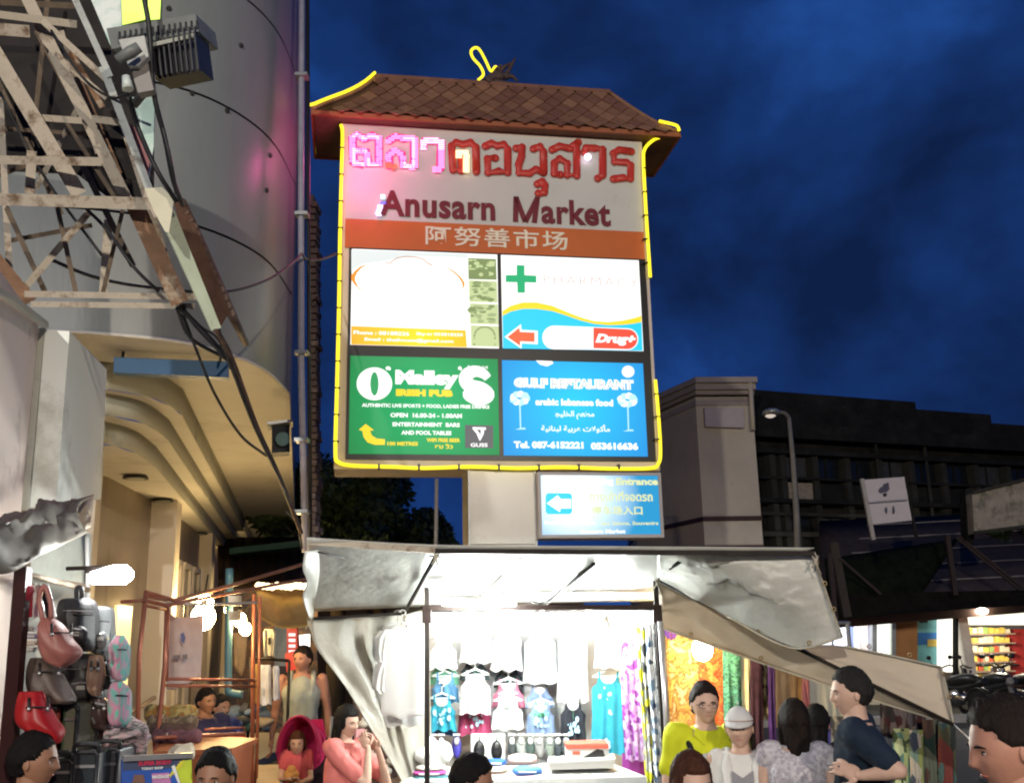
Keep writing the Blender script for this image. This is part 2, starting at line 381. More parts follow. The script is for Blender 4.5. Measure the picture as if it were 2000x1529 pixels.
drp = thing('drain_pipe', 'pale lilac drain pipe running the full height of the rounded building corner', 'pipe', P(600, 1075, 9.6))
b0 = P(596, 1078, 9.6); b1 = P(588, 700, 9.6); b2 = P(588, 300, 9.6); b3 = P(590, -60, 9.6)
MB().tube([b0, b1, b2, b3], .032, 10).build('pipe', mat('lilac_paint', (.27, .26, .32), .4, .2, 3, wear=(.2, .17, .2), ws=4), drp)
MB().tube([P(606, 1060, 9.7), P(603, 600, 9.7), P(601, -60, 9.7)], .02, 8).build('conduit', M_CABLE, drp)
for yy in (150, 420, 690, 860, 1000):
    c = P(590, yy, 9.6); MB().box(c, (.13, .13, .035)).build('bracket', M_STEEL, drp)
edge = thing('party_wall', 'narrow strip of rough brown brick wall standing just behind the pale drain pipe', 'wall', P(618, 1060, 11.5))
mb = MB(); rr = random.Random(4); ys = [395+i*13 for i in range(52)]
for i, y in enumerate(ys):
    c = P(608+rr.uniform(-1, 2)+(4 if i % 7 == 0 else 0), y, 11.5); o = MB().box(c+V(.0, .2, 0), (.07+rr.uniform(0, .025), .3, .065)); o.build('brick', mat('weathered_brick', (.12, .09, .09), .8, .3, 12, wear=(.26, .20, .20), ws=6), edge)
MB().prism([P(600, 380, 11.6), P(612, 380, 11.6), P(612, 1060, 11.6), P(600, 1060, 11.6)], V(0, .3, 0)).build('core', mat('mortar', (.12, .10, .10), .9), edge)

# ---------------------------------------------------------------- pillar and white light box panel at the far left
pil = thing('corner_pillar', 'pinkish plastered pillar rising at the left edge beside the white panel', 'pillar', P(-20, 1500, 4.3))
pa = P(-60, 800, 4.0); pb = P(160, 800, 6.3); pd = Vector(((pb-pa).x, (pb-pa).y, 0)).normalized(); pn = Vector((pd.y, -pd.x, 0))
def PL(px, py, l=0): return PP(px, py, pa, pn)+pn*l
qa, qb = PL(-100, 800), PL(60, 800)
MB().prism([XY(qa, 0), XY(qb, 0), XY(qb, PL(60, 610).z), XY(qa, PL(60, 610).z)], -pn*.5).build('shaft', mat('pink_plaster', (.72, .60, .53), .6, .07, 1.5, wear=(.42, .33, .3), ws=1.6), pil)
MB().prism([PL(-80, 530, .02), PL(0, 572, .02), PL(75, 628, .02), PL(75, 640, .02), PL(0, 585, .02), PL(-80, 545, .02)], pn*.03).build('joint_trim', M_FASC, pil)
wp = thing('blank_sign', 'blank white sign box fixed beside the pinkish pillar above the bag stall', 'sign', PL(100, 975))
MB().prism([PL(76, 644, .03), PL(160, 720, .03), PL(148, 974, .03), PL(46, 990, .03)], pn*.12).build('face', mat('white_panel_face', (.80, .83, .77), .45, .06, .9, wear=(.50, .50, .42), ws=1.1), wp)
MB().prism([PL(76, 640, .0), PL(164, 718, .0), PL(160, 990, .0), PL(42, 996, .0)], pn*.028).build('back_frame', M_FASC, wp)

# ================================================================ MARKET SIGN
A_S = math.radians(9.5); SO = P(652, 915, 10.6); SU = Vector((math.cos(A_S), math.sin(A_S), 0)); SV = Vector((0, 0, 1)); SN = Vector((math.sin(A_S), -math.cos(A_S), 0))
SW, SH = 3.64, 4.08
def S(px, py, l=0):
    q = PP(px, py, SO+SN*l, SN)-SO; return q.dot(SU), q.dot(SV)
def SP(px, py, l=0): return PP(px, py, SO+SN*l, SN)
def W(x, y, l=0): return SO+SU*x+SV*y+SN*l
M_CAB = mat('cream_cabinet', (.60, .52, .44), .45, .05, 2)
M_BLK = mat('black_frame', (.012, .011, .011), .35, .2)
sign = thing('market_sign', 'big lit market sign board under a small tiled roof on a grey column', 'sign', XY(W(1.9, 0, -.3), 0))
def srect(x0, y0, x1, y1, l, th, name, m, parent):
    return MB().prism([W(x0, y0, l), W(x1, y0, l), W(x1, y1, l), W(x0, y1, l)], -SN*th).build(name, m, parent)
srect(0, 0, SW, SH, -.02, .58, 'cabinet', M_CAB, sign)
def sp(px0, py0, px1, py1, l, th, name, m, parent):
    """flat rectangle on the sign from two opposite corners seen in the photograph"""
    x0, y0 = S(px0, py0, l); x1, y1 = S(px1, py1, l); return srect(x0, min(y0, y1), x1, max(y0, y1), l, th, name, m, parent)
yb = S(676, 427)[1]; yo = S(680, 483)[1]; ym = S(690, 487)[1]
xl, xr = S(675, 400)[0], S(1254, 400)[0]
srect(xl, yb, xr, SH-.04, .0, .03, 'title_panel', mat('sign_white', (.47, .46, .42), .45, .05, 2, emit=.10, wear=(.40, .38, .32), ws=1.5), sign)
srect(xl, yo, xr, yb, .001, .03, 'title_band', mat('sign_orange', (.46, .105, .018), .45, .08, 2, emit=.10), sign)
srect(S(680, 700)[0]-.01, S(680, 897)[1], S(1266, 700)[0]+.03, yo, .0, .03, 'advert_frame', M_BLK, sign)
M_RED = mat('letter_red', (.42, .03, .02), .4, .1, 4, emit=.10); M_MAR = mat('letter_maroon', (.13, .010, .018), .4, .1, 4, emit=.10); M_PALE = mat('letter_pale', (.66, .60, .46), .5, .05, emit=.12)
def stext(body, lx, lt, lb, rx, m, parent, l=.0, weight=0, name='lettering', **k):
    x0, y1 = S(lx, lt, l); _, y0 = S(lx, lb, l); x1, _ = S(rx, (lt+lb)/2, l)
    return text_mb(body, SO, SU, SV, SN, x0, y0, x1, y1, weight=weight, lift=l, **k).build(name, m, parent, fix=False)
# Thai letters: rounded channel strokes
def Z1(x, y): return 660+x/3.279, 230+y/3.279
GL = {
 'do_dek': [[(790, 265), (788, 340), (738, 335), (728, 180), (758, 158), (800, 172), (850, 158), (884, 188), (887, 345)]],
 'o_ang': [[(945, 182), (985, 163), (1020, 180), (1062, 170), (1088, 200), (1088, 350), (1030, 342), (962, 352), (958, 262), (1008, 258)]],
 'no_nu': [[(1142, 196), (1180, 188), (1176, 250), (1158, 300), (1162, 352), (1228, 356), (1268, 330), (1318, 352)], [(1252, 200), (1296, 184), (1316, 215), (1318, 352)]],
 'sara_u': [[(1278, 425), (1310, 408), (1326, 430), (1322, 478), (1284, 484)]],
 'so_suea': [[(1372, 205), (1420, 182), (1480, 196), (1528, 190), (1530, 370), (1468, 366), (1470, 292), (1420, 262), (1386, 290), (1386, 358), (1424, 364)], [(1488, 196), (1540, 158)]],
 'sara_aa': [[(1578, 222), (1590, 192), (1650, 196), (1696, 202), (1696, 368), (1664, 388)]],
 'ro_ruea': [[(1880, 216), (1800, 206), (1764, 228), (1772, 282), (1850, 286), (1876, 304), (1874, 390), (1830, 384), (1765, 392)]],
}
for nm, strokes in GL.items():
    mb = MB()
    for st in strokes:
        mb.tube([SP(*Z1(x, y), .03) for x, y in st], .048, 10, flat=(SN, .42))
        for x, y in st: mb.ball(SP(*Z1(x, y), .03), (.0475, .0205, .0475), 12, 6, 0, Matrix((SU, SN, SV)).transposed())
    mb.build('thai_letter', M_RED, sign)
# the first three letters are lit with rows of pink and white diodes
LG = [[[(165, 300), (100, 290), (92, 128), (120, 108), (172, 135), (225, 112), (262, 130), (262, 300), (200, 300), (180, 215), (125, 210)]],
      [[(322, 150), (370, 120), (430, 135), (487, 130), (487, 315), (420, 310), (408, 230), (360, 212), (328, 240), (328, 310), (362, 315)]],
      [[(548, 190), (552, 148), (620, 150), (662, 152), (655, 330), (625, 332)]]]
M_PINKL = glow('pink_diode', (1.0, .22, .50), 2.2); M_WHL = glow('white_diode', (1.0, .52, .78), 2.0); M_REDL = glow('red_diode', (1.0, .10, .05), 2.0); M_AMB = glow('amber_diode', (1, .72, .35), 2.6)
def segd(p, a, b):
    ax, ay = a; bx, by = b; L2 = (bx-ax)**2+(by-ay)**2; t = max(0, min(1, ((p[0]-ax)*(bx-ax)+(p[1]-ay)*(by-ay))/max(L2, 1e-6)))
    return math.hypot(p[0]-ax-t*(bx-ax), p[1]-ay-t*(by-ay))
rr = random.Random(3)
for li, strokes in enumerate(LG):
    back = MB()
    for st in strokes:
        back.tube([SP(*Z1(x, y), .02) for x, y in st], .05, 8, flat=(SN, .3))
    lt = back.build('thai_letter', mat('letter_glow_pink', (.75, .04, .22), .4, .1, emit=.9), sign)  # letter backing glows by itself, painting in the diodes' pink spill
    dd = MB()
    xs = [p[0] for st in strokes for p in st]; ys = [p[1] for st in strokes for p in st]
    y = min(ys)-14
    while y < max(ys)+16:
        x = min(xs)-18
        while x < max(xs)+20:
            d = min(segd((x+9, y), st[i], st[i+1]) for st in strokes for i in range(len(st)-1))
            if d < 17:
                mi = 1 if (li == 0 and d < 7) or (li == 1 and x > 400 and d < 11) or (li == 2 and y < 200) else 0
                if li == 1 and y > 285 and x < 370: mi = 2
                c = SP(*Z1(x+9, y), .05); dd.obox(c, SU*.0185*(1 if rr.random() < .9 else .5), SV*.0085, SN*.004, mi)
            x += 19
        y += 13.2
    tag(dd.build('diode', [M_PINKL, M_WHL, M_REDL], lt), kind='stuff')
dd = MB()
for i in range(11):
    y = 215+i*13
    for x in ([765, 785, 805, 825] if i < 2 else ([765, 785, 815, 832] if i < 4 else [812, 830])):
        dd.obox(SP(*Z1(x, y), .075), SU*.019, SV*.0085, SN*.004, 0)
for (x, y) in ((288, 500), (288, 515)): dd.obox(SP(*Z1(x, y), .06), SU*.024, SV*.012, SN*.004, 1)
for i, (x, y) in enumerate(((270, 565), (268, 580), (262, 596), (256, 612), (262, 624), (290, 545))): dd.obox(SP(*Z1(x, y), .06), SU*.03, SV*.010, SN*.004, 2 if i < 5 else 3)
tag(dd.build('diode_row', [M_AMB, glow('cyan_diode', (.45, .9, 1), 2.2), glow('violet_diode', (.8, .6, 1), 2.4), glow('blue_diode', (.1, .1, 1), 2)], sign), kind='stuff')
MB().ball(SP(*Z1(1600, 252), .07), .04, 12, 8).build('diode_lamp', glow('lilac_lamp', (.95, .75, 1), 5), sign)
stext('Anusarn', 742, 371, 422, 967, M_MAR, sign, .01, weight=.034, spacing=1.06)
mk = MB()
for (x0, y0, x1, y1) in ((1130, 505, 1128, 668), (1268, 510, 1266, 674), (1130, 508, 1198, 668), (1268, 512, 1198, 668)): mk.bar(SP(*Z1(x0+10, y0), .01), SP(*Z1(x1+(10 if x1 < 1150 else (-8 if x0 > 1200 and x1 > 1200 else 2)), y1), .01), .062, .006, upv=SN)
mk.build('lettering', M_MAR, sign); stext('arket', 1056, 388, 437, 1192, M_MAR, sign, .01, weight=.034, spacing=1.06)
stext('阿努善市场', 831, 440, 478, 1108, M_PALE, sign, .01, weight=.012, spacing=1.12)

# advert panels ---------------------------------------------------
def panel(c, m, label):
    xs = [S(*p)[0] for p in c]; ys = [S(*p)[1] for p in c]
    x0, x1 = (xs[0]+xs[3])/2, (xs[1]+xs[2])/2; y1, y0 = (ys[0]+ys[1])/2, (ys[2]+ys[3])/2
    o = srect(x0, y0, x1, y1, .012, .02, 'advert_panel', m, sign); o['label'] = label; return o
G_WHT = glow('advert_white', (1, 1, .97), 1.15); G_GRN = glow('advert_green', (.0, .36, .10), .95); G_BLU = glow('advert_blue', (.0, .33, .95), 1.0); G_CYN = glow('advert_cyan', (.0, .62, 1.0), 1.0)
G_YEL = glow('print_yellow', (1, .72, .01), 1.0); G_ORG = glow('print_orange', (1, .30, .01), 1.0); G_TXT = glow('print_white', (1, 1, 1), 1.1); G_RED = glow('print_red', (.85, .07, .03), 1.0)
G_TEAL = glow('print_green', (0, .42, .16), 1.0); G_OLV = glow('print_pale_olive', (.62, .74, .36), .85); G_OLV2 = glow('print_olive', (.24, .33, .12), .8); G_GRY = glow('print_grey', (.07, .08, .10), .9); G_PGR = glow('print_pale_grey', (.72, .80, .78), 1)
def backlight_ramp(name, c0, c1, strength=1.0, ctr=(0, 0, 0), rad=1.0):
    """glowing sheet; its backlight is painted as a colour ramp around ctr"""
    m = bpy.data.materials.new(name); m.use_nodes = True; t = m.node_tree; b = t.nodes['Principled BSDF']
    g = t.nodes.new('ShaderNodeTexCoord'); d = t.nodes.new('ShaderNodeVectorMath'); d.operation = 'DISTANCE'; d.inputs[1].default_value = ctr
    t.links.new(g.outputs['Object'], d.inputs[0]); r = t.nodes.new('ShaderNodeMapRange'); r.inputs['From Min'].default_value = 0; r.inputs['From Max'].default_value = rad
    t.links.new(d.outputs['Value'], r.inputs['Value']); mx = t.nodes.new('ShaderNodeMix'); mx.data_type = 'RGBA'; t.links.new(r.outputs[0], mx.inputs[0])
    mx.inputs[6].default_value = tuple(c0)+(1,); mx.inputs[7].default_value = tuple(c1)+(1,)  # backlight painted as a ramp between the two emission colours
    t.links.new(mx.outputs[2], b.inputs['Emission Color']); b.inputs['Emission Strength'].default_value = strength; b.inputs['Base Color'].default_value = tuple(c*.2 for c in c1)+(1,); return m
def inlocal(p): return p-wpos(sign)
ctrC = inlocal(SP(840, 790)); ctrD = inlocal(SP(1120, 790))
pA = panel([(686, 487), (970, 498), (975, 680), (686, 674)], G_WHT, 'white glowing advert with a faded orange oval and green photo strip')
pB = panel([(977, 498), (1248, 510), (1255, 685), (983, 680)], G_WHT, 'pharmacy advert with green cross and blue wave')
pC = panel([(684, 694), (972, 703), (975, 888), (681, 887)], backlight_ramp('advert_green_lit', (0, .50, .16), (0, .22, .05), 1, ctrC, 1.1), 'green pub advert with white and yellow lettering')
pD = panel([(980, 703), (1256, 711), (1264, 893), (984, 888)], backlight_ramp('advert_blue_lit', (0, .66, .98), (0, .24, .74), 1, ctrD, 1.15), 'blue restaurant advert with white lettering')
def Z2(x, y): return 630+x/2.941, 470+y/2.941
def sband(c, l, m, parent, name='print', zf=Z2):
    return MB().add([SP(*zf(x, y), l) for x, y in c], [list(range(len(c)))]).build(name, m, parent, fix=False)
def sstrip(a, b, l, m, parent, name='print'):
    k = len(a); return MB().add([SP(*Z2(*p), l) for p in a+b], [(i, i+1, k+i+1, k+i) for i in range(k-1)]).build(name, m, parent, fix=False)
# A
sband([(165, 52), (835, 78), (835, 100), (600, 92), (480, 90), (350, 120), (230, 135), (165, 175)], .016, G_PGR, pA)
sband([(165, 490), (822, 515), (830, 612), (165, 596)], .016, backlight_ramp('advert_yellow_lit', (1, .85, .01), (1, .33, .01), 1, inlocal(SP(*Z2(560, 560))), 1.0), pA)
aL = [(262, 135), (215, 150), (185, 175), (165, 200), (165, 225), (185, 255), (215, 282), (258, 302)]; bL = [(262, 136), (222, 158), (198, 185), (186, 212), (188, 232), (202, 262), (226, 286), (258, 303)]
sstrip(aL, bL, .018, G_ORG, pA)
aR = [(700, 150), (750, 172), (790, 205), (815, 240), (815, 262), (800, 282)]; bR = [(700, 151), (746, 178), (780, 208), (800, 240), (806, 262), (798, 283)]
sstrip(aR, bR, .018, G_ORG, pA)
cr = [(362, 128), (385, 132), (400, 118), (430, 100), (480, 92), (540, 96), (580, 108), (600, 128), (632, 142)]
MB().tube([SP(*Z2(*p), .018) for p in cr], .006, 6, flat=(SN, .3)).build('print', glow('print_sepia', (.45, .22, .12), 1), pA)
stext('Phone 081-8832228   Sky-tv 053-818', *Z2(178, 512), 0, 0, 0, pA) if False else None
def t2(body, lx, lt, lb, rx, m, parent, l=.016, weight=0, **k):
    a = Z2(lx, lt); return stext(body, a[0], a[1], Z2(lx, lb)[1], Z2(rx, lt)[0], m, parent, l, weight=weight, **k)
t2('Phone : 08188226', 178, 516, 538, 498, G_TXT, pA, .02, .03); t2('Sky-tv 053818220', 538, 526, 548, 806, G_TXT, pA, .02, .03); t2('Email : thaihouse@gmail.com', 242, 556, 580, 752, G_TXT, pA, .02, .03)
for i, (y0, y1) in enumerate(((100, 222), (228, 352), (360, 478), (486, 606))):
    x0 = 836+i*5; sband([(x0, y0), (x0+160, y0+6), (x0+164, y1+4), (x0+2, y1)], .016, G_OLV if i else G_OLV2, pA)
    r2 = random.Random(i+2); blot = MB()
    for k in range(26):
        cx_, cy_ = r2.uniform(x0+8, x0+140), r2.uniform(y0+10, y1-10); w_, h_ = r2.uniform(5, 30), r2.uniform(3, 12)
        if i == 3:
            a_ = PI*(k/25); cx_ = x0+80-60*math.cos(a_); cy_ = y1-10-100*math.sin(a_)**.5; w_, h_ = 6, 6
        pts = [SP(*Z2(cx_+w_*math.cos(q), cy_+h_*math.sin(q)), .0175+.0003*k) for q in [2*PI*j/7 for j in range(7)]]; blot.add(pts, [list(range(7))], k % 2)
    tag(blot.build('print', [G_OLV2, G_OLV if i == 0 else glow('print_mid_olive', (.38, .48, .22), .9)], pA, fix=False))
# B
sband([(1115, 140), (1160, 142), (1160, 198), (1228, 202), (1228, 242), (1163, 240), (1163, 300), (1120, 300), (1118, 240), (1052, 238), (1052, 198), (1115, 198)], .016, G_TEAL, pB)
t2('PHARMACY', 1268, 200, 248, 1812, glow('print_faded_rose', (.62, .50, .48), 1.05), pB, .016, -.012, spacing=1.25)
wv = [(1034+i*50, 398-38*math.sin((i*50+30)/170*1.0)*(1 if i < 7 else .9)+(max(0, i-3)**1.35)*7.5) for i in range(17)]
wv = [(1034, 405), (1080, 375), (1150, 355), (1230, 355), (1320, 375), (1400, 408), (1480, 440), (1560, 462), (1640, 468), (1720, 460), (1780, 447), (1832, 432)]
wb = [(1034, 432), (1080, 408), (1150, 392), (1230, 392), (1320, 405), (1400, 430), (1480, 458), (1560, 478), (1640, 486), (1720, 484), (1780, 478), (1832, 468)]
sstrip(wv, wb, .017, G_YEL, pB); sstrip([(x, y-1) for x, y in wb], [(1036+i*73, 619+i*1.25) for i in range(12)], .016, G_CYN, pB)
sband([(1045, 553), (1140, 480), (1142, 512), (1236, 518), (1236, 595), (1145, 590), (1142, 620)], .018, G_TXT, pB)
sband([(1062, 553), (1130, 500), (1134, 524), (1218, 528), (1218, 582), (1136, 578), (1134, 604)], .020, glow('arrow_red', (.9, .12, .03), 1), pB)
cap = [(1330, 487)]+[(1740, 505)]; capl = [(1330+68*math.cos(a)-0, 556+68*math.sin(a)) for a in [PI*1.5-PI*k/10 for k in range(11)]]; capr = [(1752+62*math.cos(a), 566+62*math.sin(a)) for a in [PI/2-PI*k/10 for k in range(11)]]
sband(capl+capr, .018, G_TXT, pB)
capr2 = [(1752+57*math.cos(a), 566+57*math.sin(a)) for a in [PI/2-PI*k/10 for k in range(11)]]
sband([(1556, 500)]+[(1556, 618)]+capr2, .020, G_RED, pB)
t2('Drug+', 1565, 535, 600, 1800, G_TXT, pB, .022, .06, shear=.3)
# C
mb = MB()
for k in range(40):
    a0, a1 = 2*PI*k/40, 2*PI*(k+1)/40
    q = [(298+r_*math.cos(a), 822+s_*math.sin(a)) for r_, s_, a in ((102, 94, a0), (102, 94, a1), (24, 68, a1), (24, 68, a0))]
    mb.add([SP(*Z2(*p), .018) for p in q], [(0, 1, 2, 3)])
mb.build('lettering', G_TXT, pC, fix=False)
t2("’", 362, 722, 760, 392, G_TXT, pC, .018, .06); t2('Malley', 418, 742, 848, 782, G_TXT, pC, .018, .065, spacing=.98); t2("’", 778, 722, 760, 800, G_TXT, pC, .018, .06)
ss = [(950, 790), (925, 765), (880, 750), (835, 765), (822, 800), (850, 835), (910, 850), (950, 880), (935, 905), (895, 918), (850, 905), (830, 880), (862, 868), (880, 890)]
sw = spline([SP(*Z2(x, y), .018) for x, y in ss], 4); mb = MB().tube(sw, [.045+.035*math.sin(PI*min(1, i/(len(sw)-12))) if i < len(sw)-12 else .05 for i in range(len(sw))], 8, flat=(SN, .04))
mb.build('lettering', G_TXT, pC)
t2('Tavern & Grill', 832, 718, 734, 948, G_TXT, pC, .018, .02)
t2('IRISH PUB', 422, 852, 892, 748, G_YEL, pC, .018, .08); t2('AUTHENTIC LIVE SPORTS + FOOD, LADIES FREE DRINKS', 226, 934, 958, 958, G_TXT, pC, .018, .04)
t2('OPEN  16.00-24 - 1.00AM', 390, 988, 1014, 800, G_TXT, pC, .018, .04); t2('ENTERTAINMENT  BARS', 402, 1042, 1066, 788, G_TXT, pC, .018, .04); t2('AND POOL TABLES', 452, 1090, 1114, 740, G_TXT, pC, .018, .04)
t2('100 METRES', 372, 1154, 1176, 548, G_YEL, pC, .018, .04); t2('WIFI FREE BEER', 598, 1134, 1156, 790, G_YEL, pC, .018, .04); t2('ชม วิว', 645, 1168, 1194, 748, G_YEL, pC, .018, .03)
sband([(208, 1086), (248, 1052), (295, 1088), (272, 1092), (285, 1120), (312, 1136), (358, 1140), (358, 1172), (300, 1172), (258, 1158), (236, 1128), (228, 1092)], .018, G_YEL, pC)
sband([(818, 1058), (980, 1062), (980, 1192), (818, 1190)], .018, G_GRY, pC)
sstrip([(862, 1080), (885, 1108), (898, 1140)], [(878, 1078), (902, 1105), (905, 1150)], .020, G_TXT, pC); sstrip([(930, 1078), (925, 1110), (905, 1150)], [(910, 1080), (908, 1110), (898, 1140)], .020, G_TXT, pC)
sband([(862, 1070), (938, 1072), (938, 1086), (862, 1084)], .021, G_TXT, pC); t2('GUSS', 850, 1162, 1184, 948, G_TXT, pC, .020, .03)
# D
t2('GULF RESTAURANT', 1098, 786, 846, 1786, G_TXT, pD, .016, .10); t2('GULF RESTAURANT', 1106, 792, 846, 1780, glow('print_soft_grey', (.35, .45, .50), .9), pD, .022, -.018)
t2('arabic lebanese food', 1222, 905, 945, 1668, G_TXT, pD, .018, .05)
t2(''.join(reversed('\uFEE3\uFEC4\uFECC\uFEE2 \uFE8D\uFEDF\uFEA8\uFEE0\uFEF4\uFEA0')), 1335, 975, 1025, 1560, G_TXT, pD, .018, .02)
t2(''.join(reversed('\uFEE3\uFE84\uFEDB\uFEEE\uFEFB\uFE95 \uFECB\uFEAE\uFE91\uFEF4\uFE94 \uFEDF\uFE92\uFEE8\uFE8E\uFEE7\uFEF4\uFE94')), 1255, 1052, 1102, 1650, G_TXT, pD, .018, .02)
t2('Tel. 087-6152221', 1098, 1150, 1192, 1498, G_TXT, pD, .018, .055); t2('053616636', 1540, 1158, 1200, 1812, G_TXT, pD, .018, .055)
def disc(x, y, rx, ry, l, m, parent, n=18): return MB().add([SP(*Z2(x+rx*math.cos(2*PI*k/n), y+ry*math.sin(2*PI*k/n)), l) for k in range(n)], [list(range(n))]).build('print', m, parent, fix=False)
disc(1755, 752, 36, 34, .018, G_TXT, pD); sband([(1225, 688), (1320, 692), (1326, 705), (1290, 722), (1250, 712)], .018, G_TXT, pD)
G_PALM = glow('print_pale_aqua', (.50, .88, .92), 1)
for (x, y) in ((1132, 905), (1752, 915)):
    mb = MB(); r2 = random.Random(x)
    for k in range(9):
        a = 2*PI*k/9; c2 = (x+38*math.cos(a), y+24*math.sin(a))
        mb.add([SP(*Z2(c2[0]+26*math.cos(q)*r2.uniform(.7, 1), c2[1]+20*math.sin(q)), .0175+.0003*k) for q in [2*PI*j/8 for j in range(8)]], [list(range(8))], k % 2)
    mb.add([SP(*Z2(x-3, y+20), .0168), SP(*Z2(x+5, y+20), .0168), SP(*Z2(x+9, y+175), .0168), SP(*Z2(x+2, y+175), .0168)], [(0, 1, 2, 3)], 0)
    mb.add([SP(*Z2(x-28, y+180), .0168), SP(*Z2(x+36, y+178), .0168), SP(*Z2(x+30, y+168), .0168), SP(*Z2(x, y+172), .0168)], [(0, 1, 2, 3)], 0)
    mb.build('print', [G_PALM, G_TXT], pD, fix=False)

# neon outline ------------------------------------------------------
G_NEON = glow('yellow_neon', (1.0, .80, .02), 1.7)
def neon(pts, l=.05, closed=False, parent=None, r=.019):
    q = [SP(x, y, l) for x, y in pts]; return MB().tube(spline(q, 4), r, 8).build('neon_tube', G_NEON, parent or sign)
neon([(666, 244), (669, 262), (667, 340), (664, 470), (662, 600), (658, 760), (655, 880), (661, 902), (690, 909), (760, 911), (830, 914), (920, 911), (1010, 914), (1100, 912), (1190, 915), (1270, 914), (1286, 905), (1290, 880), (1286, 810), (1280, 742)])
neon([(1292, 268), (1276, 274), (1259, 292), (1257, 320), (1261, 400), (1266, 480), (1270, 541)])
clip = MB()
for (x, y, h) in [(667, y, 1) for y in range(290, 900, 52)]+[(1260, y, 1) for y in range(330, 530, 46)]+[(1283, y, 1) for y in range(770, 900, 44)]+[(x, 912, 0) for x in range(740, 1280, 78)]:
    x2 = x-(y-290)*.018 if x == 667 else x
    clip.obox(SP(x2, y, .05), SU*(.03 if h else .012), SV*(.006 if h else .03), SN*.03)
tag(clip.build('neon_clip', M_BLK, sign), kind='stuff')

# little hipped roof -------------------------------------------------
KF = .15; DEP = 1.1; UL, UR = -.33, SW+.43; ZE = SH-.0
def RF(x, y, l): return SO+SU*x+SV*y+SN*l
rl = S(735, 152, KF-DEP/2); rr_ = S(1190, 184, KF-DEP/2); ZR = (rl[1]+rr_[1])/2
RXL, RXR = rl[0], rr_[0]
roof = MB()
def slope(t): return t**1.22
NT = 10; rows = []
for i in range(NT+1):
    t = i/NT; z = ZE+.05+(ZR-ZE-.05)*slope(t); fx = t
    if t < .5: xoff = -.05*math.sin(PI*t*2)
    else: xoff = .03*math.sin(PI*(t-.5)*2)
    a = UL+(RXL-UL)*t+xoff; b = UR+(RXR-UR)*t; f = KF-DEP/2*t; k = KF-DEP+DEP/2*t
    rows.append([RF(a, z, f), RF(b, z, f), RF(b, z, k), RF(a, z, k)])
vs = [p for r in rows for p in r]; fs = [(i*4+j, i*4+(j+1) % 4, i*4+4+(j+1) % 4, i*4+4+j) for i in range(NT) for j in range(4)]
roof.add(vs, fs)
roofo = roof.build('roof', mat('roof_underlay', (.075, .035, .022), .8, .2), sign)
zs = ZE
eb = MB()  # fascia boards and soffit
co = [(UL, KF), (UR, KF), (UR, KF-DEP), (UL, KF-DEP)]
MB().prism([RF(x, zs+.01, l) for x, l in [(UL+.02, KF-.02), (UR-.02, KF-.02), (UR-.02, KF-DEP+.02), (UL+.02, KF-DEP+.02)]], SV*.03).build('eave_soffit', mat('brown_soffit', (.16, .09, .055), .7, .2), roofo)
for i in range(4):
    (x0, l0), (x1, l1) = co[i], co[(i+1) % 4]; d = (RF(x1, 0, l1)-RF(x0, 0, l0)).normalized()
    MB().bar(RF(x0, zs+.02, l0), RF(x1, zs+.02, l1), .03, .055, upv=SV).build('fascia_board', mat('orange_fascia', (.28, .09, .035), .5, .15), roofo)
tm = [mat('roof_tile_a', (.22, .105, .06), .75, .18, 9, .1), mat('roof_tile_b', (.27, .135, .075), .75, .18, 9, .1), mat('roof_tile_c', (.18, .08, .05), .75, .2, 9, .1)]
TWI, THI = .215, .150
rs = 0; r3 = random.Random(9)
nrow = max(5, round(math.hypot(DEP/2, ZR-ZE)/.145))
tile_me = {}
for i in range(nrow):
    t = ((i+.5)/nrow)**.93; z = ZE+.05+(ZR-ZE-.05)*slope(t); t2_ = t+.02; z2 = ZE+.05+(ZR-ZE-.05)*slope(t2_)
    sd = (RF(0, z2, KF-DEP/2*t2_)-RF(0, z, KF-DEP/2*t)).normalized(); sn = SU.cross(sd); sn = sn if sn.dot(SN) > 0 else -sn
    a = UL+(RXL-UL)*t; b = UR+(RXR-UR)*t; x = math.ceil((a+.07-(TWI/2 if i % 2 else 0))/TWI)*TWI+(TWI/2 if i % 2 else 0)
    while x < b-.05:
        c = RF(x, z, KF-DEP/2*t)+sn*(.02+r3.uniform(0, .004)); sdt = (sd+sn*-.09).normalized(); k = .98
        poly = [c-sdt*THI*.97, c+SU*TWI*.485, c+sdt*THI*.97, c-SU*TWI*.485]
        MB().prism(poly, sn*.014).build('shingle', r3.choice(tm), roofo); x += TWI
MB().bar(RF(RXL, ZR+.01, KF-DEP/2), RF(RXR, ZR+.01, KF-DEP/2), .09, .05, upv=SV).build('ridge_cap', tm[2], roofo)
for (sgn, xe, xr_) in ((0, UL, RXL), (1, UR, RXR)):
    pts = [(rows[i][1] if sgn else rows[i][0])+SN*.005+SV*.015 for i in range(NT+1)]
    MB().tube(pts, .028, 7).build('hip_cap', tm[1], roofo)
MB().tube([(rows[i][0])+SN*.06+SV*.035-SU*.02 for i in range(NT+1)], .018, 8).build('neon_tube', G_NEON, sign)
MB().tube(spline([rows[0][1]+SN*.05+SV*.0-SU*.02, rows[0][1]+SN*.06+SV*.05-SU*.04, rows[1][1]+SN*.06+SV*.06-SU*.0, rows[3][1]+SN*.06+SV*.02], 4), .018, 8).build('neon_tube', G_NEON, sign)
MB().bar(RF(UL, zs+.03, KF-DEP+.08), RF(UL+.0, zs+.03, KF-DEP+.22), .03, .03).build('neon_tube', G_NEON, sign)
